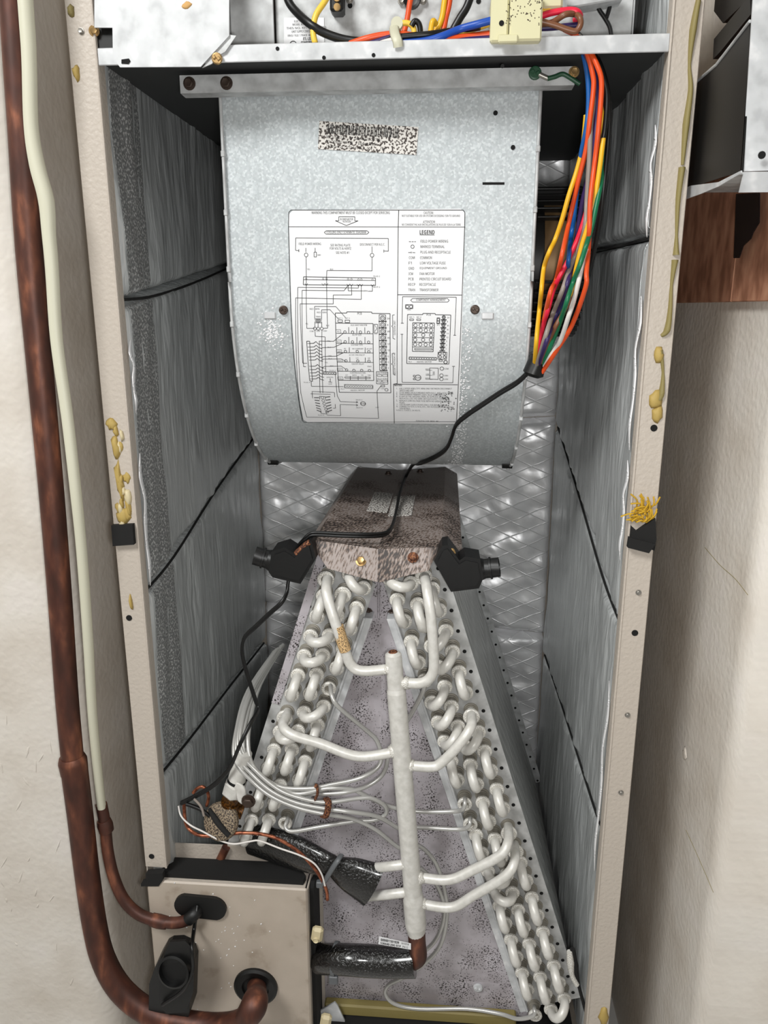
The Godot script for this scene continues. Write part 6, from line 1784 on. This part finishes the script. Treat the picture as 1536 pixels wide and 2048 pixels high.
func wires() -> void:
	# hanging bundle on the right of the blower
	wire("blue_wire", M.sky, [Vector3(0.1683, 1.5241, -0.03), Vector3(0.1744, 1.5085, -0.02), Vector3(0.18, 1.4874, -0.02), Vector3(0.1818, 1.4661, -0.02), Vector3(0.1809, 1.4485, -0.02), Vector3(0.1795, 1.4303, -0.03), Vector3(0.1803, 1.4077, -0.045), Vector3(0.1807, 1.3832, -0.055), Vector3(0.1798, 1.366, -0.06), Vector3(0.1725, 1.3413, -0.02), Vector3(0.1788, 1.3255, -0.065), Vector3(0.1738, 1.2928, -0.07), Vector3(0.1613, 1.2542, -0.07), Vector3(0.1545, 1.2408, -0.065)], "bright blue wire at the left edge of the hanging bundle")
	wire("orange_wire", M.orange, [Vector3(0.1682, 1.5256, -0.03), Vector3(0.1755, 1.5081, -0.012), Vector3(0.1826, 1.4891, -0.012), Vector3(0.1838, 1.4777, -0.012), Vector3(0.1824, 1.4546, -0.012), Vector3(0.1819, 1.4325, -0.02), Vector3(0.178, 1.4056, -0.03), Vector3(0.1739, 1.3752, -0.04), Vector3(0.1653, 1.3452, -0.012), Vector3(0.1657, 1.3249, -0.045), Vector3(0.1569, 1.313, -0.012), Vector3(0.1564, 1.2836, -0.05), Vector3(0.1527, 1.255, -0.055), Vector3(0.1521, 1.2392, -0.06)], "orange wire running down the left side of the hanging bundle")
	wire("orange_wire", M.orange, [Vector3(0.1587, 1.5296, -0.03), Vector3(0.1726, 1.5229, -0.03), Vector3(0.1786, 1.5067, -0.01), Vector3(0.1852, 1.4929, -0.005), Vector3(0.1887, 1.4834, -0.005), Vector3(0.1894, 1.4683, -0.005), Vector3(0.1889, 1.4453, -0.005), Vector3(0.1887, 1.419, -0.012), Vector3(0.186, 1.3899, -0.005), Vector3(0.1868, 1.3654, -0.005), Vector3(0.1896, 1.3498, -0.02), Vector3(0.1866, 1.3299, -0.005), Vector3(0.1866, 1.3171, -0.005), Vector3(0.1811, 1.285, -0.03), Vector3(0.17, 1.2616, -0.04), Vector3(0.1584, 1.2382, -0.055)], "orange wire forming the right outer edge of the hanging bundle")
	wire("purple_wire", M.purple, [Vector3(0.1684, 1.5229, -0.03), Vector3(0.1742, 1.5079, -0.014), Vector3(0.1839, 1.4921, -0.016), Vector3(0.1876, 1.4748, -0.016), Vector3(0.1886, 1.4554, -0.016), Vector3(0.1883, 1.4357, -0.016), Vector3(0.1867, 1.413, -0.025), Vector3(0.1844, 1.3937, -0.035), Vector3(0.1834, 1.3734, -0.045), Vector3(0.1811, 1.343, -0.05), Vector3(0.1718, 1.3196, -0.016), Vector3(0.1688, 1.2938, -0.055), Vector3(0.1566, 1.2709, -0.016), Vector3(0.1543, 1.2426, -0.06)], "dark purple wire in the middle of the hanging bundle")
	wire("grey_wire", M.grey, [Vector3(0.1717, 1.524, -0.03), Vector3(0.1782, 1.5082, -0.018), Vector3(0.1856, 1.4912, -0.02), Vector3(0.1854, 1.471, -0.016), Vector3(0.1842, 1.4515, -0.016), Vector3(0.1848, 1.4238, -0.016), Vector3(0.1858, 1.392, -0.022), Vector3(0.1849, 1.3706, -0.016), Vector3(0.1834, 1.3548, -0.03), Vector3(0.178, 1.34, -0.035), Vector3(0.1681, 1.3152, -0.016), Vector3(0.1643, 1.2953, -0.04), Vector3(0.1554, 1.2754, -0.016), Vector3(0.1527, 1.244, -0.055)], "grey wire in the middle of the hanging bundle")
	wire("black_wire", M.wire_black, [Vector3(0.1638, 1.5295, -0.03), Vector3(0.177, 1.5201, -0.03), Vector3(0.1833, 1.5034, -0.012), Vector3(0.1898, 1.4879, -0.008), Vector3(0.1946, 1.4727, -0.008), Vector3(0.1951, 1.4535, -0.008), Vector3(0.1939, 1.4348, -0.012), Vector3(0.1928, 1.4137, -0.03), Vector3(0.1901, 1.3869, -0.05), Vector3(0.1839, 1.3526, -0.06), Vector3(0.1732, 1.3069, -0.065), Vector3(0.1611, 1.2642, -0.065), Vector3(0.1532, 1.241, -0.062)], "black wire curving behind the orange one in the hanging bundle")
	wire("black_wire", M.wire_black, [Vector3(0.1688, 1.5294, -0.035), Vector3(0.1838, 1.5131, -0.03), Vector3(0.1931, 1.491, -0.02), Vector3(0.1985, 1.4645, -0.014), Vector3(0.1994, 1.4351, -0.014), Vector3(0.1983, 1.4031, -0.014), Vector3(0.1983, 1.3714, -0.025), Vector3(0.1956, 1.325, -0.05), Vector3(0.1835, 1.2835, -0.06), Vector3(0.1684, 1.2571, -0.062), Vector3(0.1572, 1.2391, -0.062)], "black wire outermost on the right of the hanging bundle's upper half")
	wire("yellow_wire", M.yellow, [Vector3(0.1817, 1.4624, -0.03), Vector3(0.1807, 1.4384, -0.03), Vector3(0.1771, 1.4184, -0.032), Vector3(0.171, 1.3974, -0.03), Vector3(0.1667, 1.3769, -0.035), Vector3(0.1621, 1.3601, -0.04), Vector3(0.156, 1.3485, -0.03), Vector3(0.1539, 1.3361, -0.045), Vector3(0.1509, 1.3156, -0.03), Vector3(0.1523, 1.2976, -0.05), Vector3(0.1486, 1.2703, -0.03), Vector3(0.1514, 1.2426, -0.06)], "yellow wire with dark specks leftmost in the hanging bundle")
	wire("yellow_wire", M.yellow, [Vector3(0.1911, 1.4718, -0.02), Vector3(0.1943, 1.4466, -0.012), Vector3(0.1935, 1.4302, -0.008), Vector3(0.1918, 1.4064, -0.008), Vector3(0.1898, 1.3846, -0.012), Vector3(0.1865, 1.3683, -0.014), Vector3(0.1833, 1.3539, -0.018), Vector3(0.1806, 1.3371, -0.022), Vector3(0.178, 1.3155, -0.028), Vector3(0.1732, 1.2976, -0.035), Vector3(0.1645, 1.2698, -0.045), Vector3(0.1556, 1.2413, -0.058)], "yellow wire on the right side of the hanging bundle")
	wire("green_wire", M.green, [Vector3(0.1982, 1.4323, -0.02), Vector3(0.1955, 1.4069, -0.012), Vector3(0.191, 1.3819, -0.006), Vector3(0.1883, 1.3655, -0.006), Vector3(0.1859, 1.3526, -0.012), Vector3(0.1807, 1.3363, -0.006), Vector3(0.1774, 1.3218, -0.018), Vector3(0.1712, 1.3055, -0.006), Vector3(0.1695, 1.2864, -0.03), Vector3(0.1627, 1.2604, -0.045), Vector3(0.1562, 1.2399, -0.058)], "green wire beside the yellow one in the hanging bundle")
	wire("pink_wire", M.pink, [Vector3(0.1901, 1.4145, -0.035), Vector3(0.1879, 1.3888, -0.03), Vector3(0.1842, 1.3718, -0.028), Vector3(0.1793, 1.355, -0.032), Vector3(0.172, 1.3383, -0.028), Vector3(0.166, 1.3261, -0.028), Vector3(0.1627, 1.3157, -0.036), Vector3(0.1576, 1.2977, -0.028), Vector3(0.1559, 1.2814, -0.045), Vector3(0.1525, 1.2452, -0.058)], "pink red wire crossing the middle of the hanging bundle")
	wire("white_wire", M.white, [Vector3(0.1886, 1.3583, -0.02), Vector3(0.1844, 1.3389, -0.016), Vector3(0.1819, 1.3238, -0.014), Vector3(0.1792, 1.3065, -0.018), Vector3(0.1749, 1.2933, -0.014), Vector3(0.1712, 1.2693, -0.035), Vector3(0.1624, 1.2506, -0.05), Vector3(0.1568, 1.2384, -0.058)], "white wire inside the outer orange loop of the hanging bundle")
	wire("brown_wire", M.brown, [Vector3(0.1859, 1.3424, -0.04), Vector3(0.1824, 1.3245, -0.034), Vector3(0.1774, 1.3066, -0.03), Vector3(0.1713, 1.294, -0.03), Vector3(0.1651, 1.2818, -0.03), Vector3(0.161, 1.2651, -0.045), Vector3(0.155, 1.2405, -0.056)], "brown wire low in the hanging bundle near its taped end")
	var s := Shape.new()
	lathe(s, Vector3(0.1532, 1.246, -0.06), Vector3(0.1494, 1.2343, -0.06) - Vector3(0.1569, 1.2596, -0.06), [Vector2(-0.010, 0), Vector2(-0.008, 0.009), Vector2(0.010, 0.0105), Vector2(0.013, 0.006), Vector2(0.013, 0)], 14)
	solo(s, "harness_tape", M.wire_black, "black taped end of the hanging wire bundle", "tape")
	# sensor cable from the bundle over the blower and the cover to the left
	var cable := [Vector3(Vector3(0.1485, 1.2415, -0.055)), face_at(0.1366, 0.2724, 0.008), face_at(0.12, 0.2868, 0.005), face_at(0.1029, 0.3023, 0.004), face_at(0.0879, 0.3163, 0.004), face_at(0.0763, 0.3317, 0.004), face_at(0.0719, 0.353, 0.004), face_at(0.0662, 0.3781, 0.004), face_at(0.0549, 0.3998, 0.004), face_at(0.037, 0.4281, 0.004)]
	cable.append_array([Vector3(0.0241, 1.1003, -0.27), Vector3(0.0114, 1.0703, -0.33), Vector3(0.0083, 1.0677, -0.25), Vector3(0.0088, 1.0653, -0.17), Vector3(0.0099, 1.0704, -0.09)])
	cable.append_array([Vector3(0.0083, 1.073, -0.05), Vector3(0.0027, 1.0735, -0.035), Vector3(-0.0115, 1.076, -0.022), Vector3(-0.0387, 1.0777, -0.016), Vector3(-0.0612, 1.0788, -0.014), Vector3(-0.0699, 1.077, -0.014), Vector3(-0.0765, 1.0704, -0.016), Vector3(-0.0859, 1.0571, -0.034), Vector3(-0.0946, 1.0373, -0.04), Vector3(-0.0967, 1.0205, -0.032), Vector3(-0.0979, 1.0097, -0.028), Vector3(-0.1024, 1.001, -0.02), Vector3(-0.1145, 0.9894, -0.02), Vector3(-0.1311, 0.973, -0.02), Vector3(-0.1424, 0.9618, -0.02), Vector3(-0.1462, 0.9501, -0.02), Vector3(-0.1458, 0.9356, -0.02), Vector3(-0.1409, 0.9123, -0.02), Vector3(-0.1348, 0.8887, -0.02), Vector3(-0.132, 0.878, -0.02), Vector3(-0.1325, 0.8752, -0.01), Vector3(-0.1351, 0.8725, 0.004), Vector3(-0.1436, 0.8556, 0.016), Vector3(-0.1551, 0.8286, 0.012), Vector3(-0.1653, 0.8121, 0.008), Vector3(-0.1831, 0.7929, 0.004), Vector3(-0.2042, 0.7778, 0.002), Vector3(-0.2185, 0.7686, 0)])
	s = Shape.new()
	tube(s, cable, 0.0019, 9, 5)
	var side := []
	for q in cable:
		side.append(q + Vector3(0.0006, 0.0029, 0.0006))
	var cab := part(s, "sensor_cable", M.wire_black, self)
	tag(cab, "twin black sensor cable crossing the blower and rusty cover to the valve", "cable")
	s = Shape.new()
	tube(s, side, 0.0016, 9, 5)
	part(s, "second_core", M.wire_black, cab)
	# wires lying on the shelf of the control compartment
	wire("black_cable", M.wire_black, [Vector3(-0.0851, 1.5766, -0.04), Vector3(-0.0794, 1.5586, -0.035), Vector3(-0.0713, 1.5479, -0.03), Vector3(-0.0584, 1.5356, -0.02), Vector3(-0.0456, 1.5284, -0.02), Vector3(-0.0283, 1.523, -0.02), Vector3(-0.011, 1.5211, -0.02), Vector3(0.0146, 1.5224, -0.025)], "thick black wire sweeping across the rating label", 0.0036)
	wire("yellow_wire", M.pale_yellow, [Vector3(-0.0385, 1.5679, -0.03), Vector3(-0.0457, 1.554, -0.024), Vector3(-0.0531, 1.5423, -0.02), Vector3(-0.0559, 1.5309, -0.02), Vector3(-0.0544, 1.5213, -0.02), Vector3(-0.0517, 1.5151, -0.024)], "yellow wire hanging in a curve over the rating label", 0.0026)
	wire("yellow_wire", M.pale_yellow, [Vector3(-0.0545, 1.5142, -0.014), Vector3(-0.0406, 1.515, -0.014), Vector3(-0.0233, 1.5169, -0.014), Vector3(0.0025, 1.5201, -0.014), Vector3(0.0195, 1.5205, -0.014), Vector3(0.045, 1.5214, -0.014), Vector3(0.066, 1.5233, -0.012), Vector3(0.0827, 1.5273, -0.014), Vector3(0.0972, 1.5314, -0.014)], "yellow wire lying along the shelf into the ivory connector", 0.0028)
	wire("orange_wire", M.orange, [Vector3(-0.0233, 1.5177, -0.014), Vector3(-0.01, 1.52, -0.01), Vector3(0.0028, 1.5223, -0.01), Vector3(0.0176, 1.5231, -0.01), Vector3(0.0324, 1.5212, -0.01), Vector3(0.0536, 1.5173, -0.006), Vector3(0.0744, 1.5195, -0.01), Vector3(0.0973, 1.5216, -0.01)], "orange wire lying along the shelf left of the connector", 0.0028)
	wire("purple_wire", M.purple, [Vector3(-0.0205, 1.5121, -0.008), Vector3(-0.0055, 1.5155, -0.008), Vector3(0.0156, 1.5203, -0.008), Vector3(0.0325, 1.5184, -0.008), Vector3(0.0578, 1.5136, -0.004), Vector3(0.0786, 1.5166, -0.008), Vector3(0.0973, 1.5173, -0.008)], "purple wire lying along the shelf left of the connector", 0.0026)
	wire("blue_wire", M.blue, [Vector3(0.0054, 1.5107, -0.004), Vector3(0.0201, 1.5138, -0.004), Vector3(0.0411, 1.5155, -0.004), Vector3(0.0556, 1.5189, -0.004), Vector3(0.0701, 1.525, -0.008), Vector3(0.0844, 1.527, -0.004), Vector3(0.0967, 1.5297, -0.004)], "royal blue wire lying along the shelf into the connector", 0.003)
	wire("black_wire", M.wire_black, [Vector3(-0.002, 1.5115, -0.006), Vector3(0.0095, 1.5168, -0.006), Vector3(0.02, 1.5196, -0.006), Vector3(0.0451, 1.5212, -0.006), Vector3(0.0618, 1.5255, -0.014), Vector3(0.0866, 1.5254, -0.006)], "black wire lying behind the blue one on the shelf", 0.0026)
	wire("white_wire", M.white, [Vector3(-0.0059, 1.5114, -0.003), Vector3(0, 1.5132, -0.003), Vector3(0.0059, 1.5153, -0.003), Vector3(0.0139, 1.517, -0.003)], "short white wire end among the shelf wires", 0.0018)
	wire("orange_wire", M.orange, [Vector3(0.0303, 1.566, -0.03), Vector3(0.027, 1.553, -0.03), Vector3(0.025, 1.5416, -0.03), Vector3(0.022, 1.5298, -0.03)], "orange wire running up to the round socket", 0.0024)
	wire("orange_wire", M.orange, [Vector3(0.0623, 1.5644, -0.028), Vector3(0.0605, 1.5495, -0.028), Vector3(0.0581, 1.5402, -0.028), Vector3(0.0557, 1.53, -0.028), Vector3(0.0491, 1.5186, -0.028)], "orange wire running straight up right of the socket", 0.0024)
	wire("yellow_wire", M.yellow, [Vector3(0.058, 1.5638, -0.026), Vector3(0.0562, 1.549, -0.026), Vector3(0.0547, 1.5396, -0.026), Vector3(0.0514, 1.5321, -0.026), Vector3(0.0464, 1.5265, -0.026), Vector3(0.0426, 1.517, -0.026)], "yellow wire running up beside the orange one", 0.0024)
	wire("yellow_wire", M.pale_yellow, [Vector3(0.017, 1.5322, -0.02), Vector3(0.0217, 1.5344, -0.02), Vector3(0.0276, 1.5335, -0.02), Vector3(0.0311, 1.5288, -0.02), Vector3(0.0317, 1.5155, -0.02)], "yellow wire in a short loop behind the cable tie", 0.0024)
	wire("black_wire", M.wire_black, [Vector3(0.029, 1.5313, -0.018), Vector3(0.032, 1.535, -0.018), Vector3(0.0354, 1.5326, -0.018), Vector3(0.0367, 1.5262, -0.018), Vector3(0.0365, 1.5148, -0.018)], "black wire in a short loop right of the cable tie", 0.0024)
	wire("yellow_wire", M.yellow, [Vector3(0.0498, 1.5329, -0.02), Vector3(0.0473, 1.534, -0.016), Vector3(0.0457, 1.528, -0.016), Vector3(0.0442, 1.5141, -0.016)], "yellow wire dropping steeply behind the blue wire", 0.0024)
	wire("black_wire", M.wire_black, [Vector3(0.0829, 1.5683, -0.03), Vector3(0.0762, 1.5498, -0.03), Vector3(0.0701, 1.5405, -0.03), Vector3(0.0647, 1.5319, -0.03)], "thick black wire rising right of the socket", 0.0034)
	wire("black_wire", M.wire_black, [Vector3(0.1815, 1.5672, -0.045), Vector3(0.1881, 1.5511, -0.045), Vector3(0.1951, 1.5418, -0.045), Vector3(0.1999, 1.5344, -0.045), Vector3(0.2024, 1.5247, -0.045)], "thin black wire at the far right of the control plate", 0.0018)
	wire("black_wire", M.wire_black, [Vector3(0.1984, 1.5667, -0.045), Vector3(0.1987, 1.5516, -0.045), Vector3(0.1964, 1.5418, -0.045)], "thin black wire joining the other at the far right", 0.0018)
	s = Shape.new()
	tube(s, [Vector3(0.0164, 1.5332, -0.016), Vector3(0.0148, 1.5278, -0.008), Vector3(0.0162, 1.5201, 0), Vector3(0.0185, 1.514, 0.003), Vector3(0.0192, 1.5098, 0.002)], 0.0042, 8, 4, 0.4)
	lathe(s, Vector3(0.0172, 1.5306, -0.01), Vector3(0, 0, 1), [Vector2(-0.003, 0), Vector2(-0.003, 0.005), Vector2(0.003, 0.005), Vector2(0.003, 0)], 14)
	solo(s, "cable_tie", M.tie, "cream cable tie round the shelf wires", "cable tie")
	# ivory multi-pin connector
	var cn := thing("plug_connector", "large speckled ivory plug connector on the shelf wires", "connector", Vector3(0.1155, 1.5222, -0.005))
	s = Shape.new()
	box(s, Vector3(0.0947, 1.5444, -0.022), Vector3(0.1094, 1.5106, 0.006), 0.0015)
	part(s, "plug_half", M.ivory, cn)
	s = Shape.new()
	box(s, Vector3(0.11, 1.5477, -0.022), Vector3(0.1361, 1.5099, 0.01), 0.0015)
	part(s, "receptacle_half", M.ivory, cn)
	s = Shape.new()
	for i in 60:
		var o: Vector3 = Vector3(0.1211, 1.5289, 0.0101)
		lump(s, o + Vector3(rng.randf_range(-0.0145, 0.0145), rng.randf_range(-0.008, 0.012), 0), Vector3(0, 0, 1), Vector3(1, 0, 0), 0.0005, 0.0005, 0.0002)
	var sp := part(s, "mould_specks", M.dark_screw, cn)
	sp.set_meta("kind", "stuff")
	tbox("latch", Vector3(0.1011, 1.5144, 0.006), Vector3(0.1171, 1.5083, 0.012), M.ivory, cn, 0.001)
	hole(Vector3(0.1036, 1.5241, 0.0062), Vector3(0, 0, 1), 0.0021, cn)
	tbox("rear_lug", Vector3(0.137, 1.5596, -0.02), Vector3(0.1542, 1.5383, -0.008), M.ivory, cn, 0.002)
	wire("pink_wire", M.pink, [Vector3(0.1356, 1.5319, -0.006), Vector3(0.1456, 1.5346, -0.006), Vector3(0.1597, 1.536, -0.006), Vector3(0.1663, 1.5344, -0.006), Vector3(0.169, 1.5326, -0.012), Vector3(0.1659, 1.5324, -0.018)], "pink wire looping out of the connector's right side", 0.0026)
	wire("brown_wire", M.brown, [Vector3(0.1352, 1.5267, 0), Vector3(0.1475, 1.5235, 0), Vector3(0.1578, 1.52, 0), Vector3(0.1647, 1.5188, 0), Vector3(0.168, 1.523, 0), Vector3(0.1673, 1.5281, 0), Vector3(0.1639, 1.533, -0.006), Vector3(0.1551, 1.5309, 0), Vector3(0.1464, 1.5276, -0.006), Vector3(0.1373, 1.527, -0.008)], "brown wire doubled back in a loop right of the connector", 0.0024)
	wire("purple_wire", M.purple, [Vector3(0.1366, 1.5253, -0.012), Vector3(0.1469, 1.5255, -0.012), Vector3(0.1592, 1.5263, -0.012), Vector3(0.1686, 1.5268, -0.012)], "purple wire behind the brown loop right of the connector", 0.0024)
	wire("yellow_wire", M.yellow, [Vector3(0.136, 1.5379, -0.012), Vector3(0.1441, 1.5391, -0.012), Vector3(0.1488, 1.5426, -0.012), Vector3(0.1523, 1.5527, -0.012)], "yellow wire rising from the connector's right side", 0.0026)
	s = Shape.new()
	box(s, Vector3(0.1595, 1.5658, -0.05), Vector3(0.2062, 1.5483, -0.03), 0.001, Basis(Vector3(0, 0, 1), 0.13))
	solo(s, "metal_strap", M.galv_dull, "slanted metal strap at the top right of the compartment", "bracket")


# ---------------------------------------------------------------- what hangs on the right wall
func wall_side() -> void:
	var b := thing("sheet_metal_housing", "grey sheet-metal housing hung on the right wall beside the cabinet", "metal housing", Vector3(0.285, 1.39, 0.04))
	var s := Shape.new()
	prism(s, [Vector3(0.272, 1.4013, -0.0302), Vector3(0.272, 1.486, -0.0398), Vector3(0.272, 1.4851, 0.0235), Vector3(0.272, 1.4945, 0.091), Vector3(0.272, 1.4649, 0.0977), Vector3(0.272, 1.3938, 0.1083), Vector3(0.272, 1.3963, 0.0728)], Vector3(0.0012, 0, 0))
	part(s, "side_sheet", M.motor, b, "dark tarred side")
	s = Shape.new()
	var edge := [Vector3(0.2716, 1.4018, -0.0275), Vector3(0.2716, 1.4856, -0.0383), Vector3(0.2716, 1.4848, 0.0248), Vector3(0.2716, 1.4941, 0.0922)]
	for i in 3:
		tube(s, [edge[i], edge[i + 1]], 0.0012, 6, 1)
	part(s, "side_rim", M.galv_dull, b)
	s = Shape.new()
	prism(s, [Vector3(0.273, 1.4929, 0.0107), Vector3(0.273, 1.508, 0.0082), Vector3(0.273, 1.5135, 0.0822), Vector3(0.273, 1.4996, 0.0885), Vector3(0.273, 1.4933, 0.027)], Vector3(0.004, 0, 0))
	part(s, "upper_rail", M.motor, b)
	s = Shape.new()
	prism(s, [Vector3(0.277, 1.5345, -0.0128), Vector3(0.277, 1.5496, -0.0129), Vector3(0.277, 1.5425, 0.062), Vector3(0.277, 1.5158, 0.0706), Vector3(0.277, 1.5174, 0.014)], Vector3(0.004, 0, 0))
	part(s, "black_liner", M.rubber, b)
	s = Shape.new()
	var f0 := [Vector3(0.272, 1.6395, 0.0711), Vector3(0.272, 1.4649, 0.0977), Vector3(0.272, 1.3943, 0.1053)]
	prism(s, [f0[0], f0[1], f0[2], f0[2] + Vector3(0.072, 0.001, 0), f0[1] + Vector3(0.072, 0, 0), f0[0] + Vector3(0.072, 0, 0)], Vector3(0, 0, 0.0014))
	part(s, "front_sheet", M.galv_white, b)
	s = Shape.new()
	var g0 := [Vector3(0.2705, 1.4006, -0.0367), Vector3(0.2705, 1.401, -0.0106), Vector3(0.2705, 1.3928, 0.0629), Vector3(0.2705, 1.3933, 0.1098)]
	prism(s, [g0[0], g0[1], g0[2], g0[3], g0[3] + Vector3(0.073, -0.001, 0), g0[0] + Vector3(0.073, 0, 0)], Vector3(0, -0.0015, 0))
	part(s, "bottom_flange", M.galv_dull, b)
	s = Shape.new()
	prism(s, [Vector3(0.2703, 1.4011, -0.0378), Vector3(0.2703, 1.4011, -0.0085), Vector3(0.2703, 1.3933, 0.0644), Vector3(0.2703, 1.3941, 0.111), Vector3(0.2703, 1.3924, 0.1116), Vector3(0.2703, 1.3901, 0.0666), Vector3(0.2703, 1.3905, 0.0206), Vector3(0.2703, 1.3917, -0.0197)], Vector3(0.001, 0, 0))
	part(s, "flange_tab", M.galv_white, b)
	s = Shape.new()
	var d0: Vector3 = g0[3]
	prism(s, [d0 + Vector3(0.002, 0, 0.001), d0 + Vector3(0.072, 0, 0.001), d0 + Vector3(0.072, -0.013, -0.004), d0 + Vector3(0.002, -0.013, -0.004)], Vector3(0, 0, -0.0012))
	part(s, "drop_lip", M.galv_white, b)
	hole(Vector3(0.2834, 1.404, 0.1115), Vector3(0, 0, 1), 0.0026, b)
	var w := thing("wooden_board", "brown wooden boards on the right wall below the grey housing", "board", Vector3(0.34, 1.305, -0.05))
	tbox("plank", Vector3(0.336, 1.3052, -0.40), Vector3(0.3455, 1.52, -0.0705), M.wood, w, 0.0008)
	tbox("plank", Vector3(0.336, 1.3052, -0.0695), Vector3(0.3455, 1.52, 0.064), M.wood, w, 0.0008)
	s = Shape.new()
	prism(s, [Vector3(0.33, 1.4016, -0.068), Vector3(0.33, 1.3948, -0.0106), Vector3(0.33, 1.3703, -0.0038), Vector3(0.33, 1.3632, -0.0149), Vector3(0.33, 1.3582, -0.019), Vector3(0.33, 1.3535, -0.0352), Vector3(0.33, 1.3436, -0.0417), Vector3(0.33, 1.3444, -0.0559), Vector3(0.33, 1.365, -0.06)], Vector3(-0.0008, 0, 0))
	solo(s, "duct_tape", M.tape, "shiny dark torn strip of tape hanging over the wooden boards", "tape")
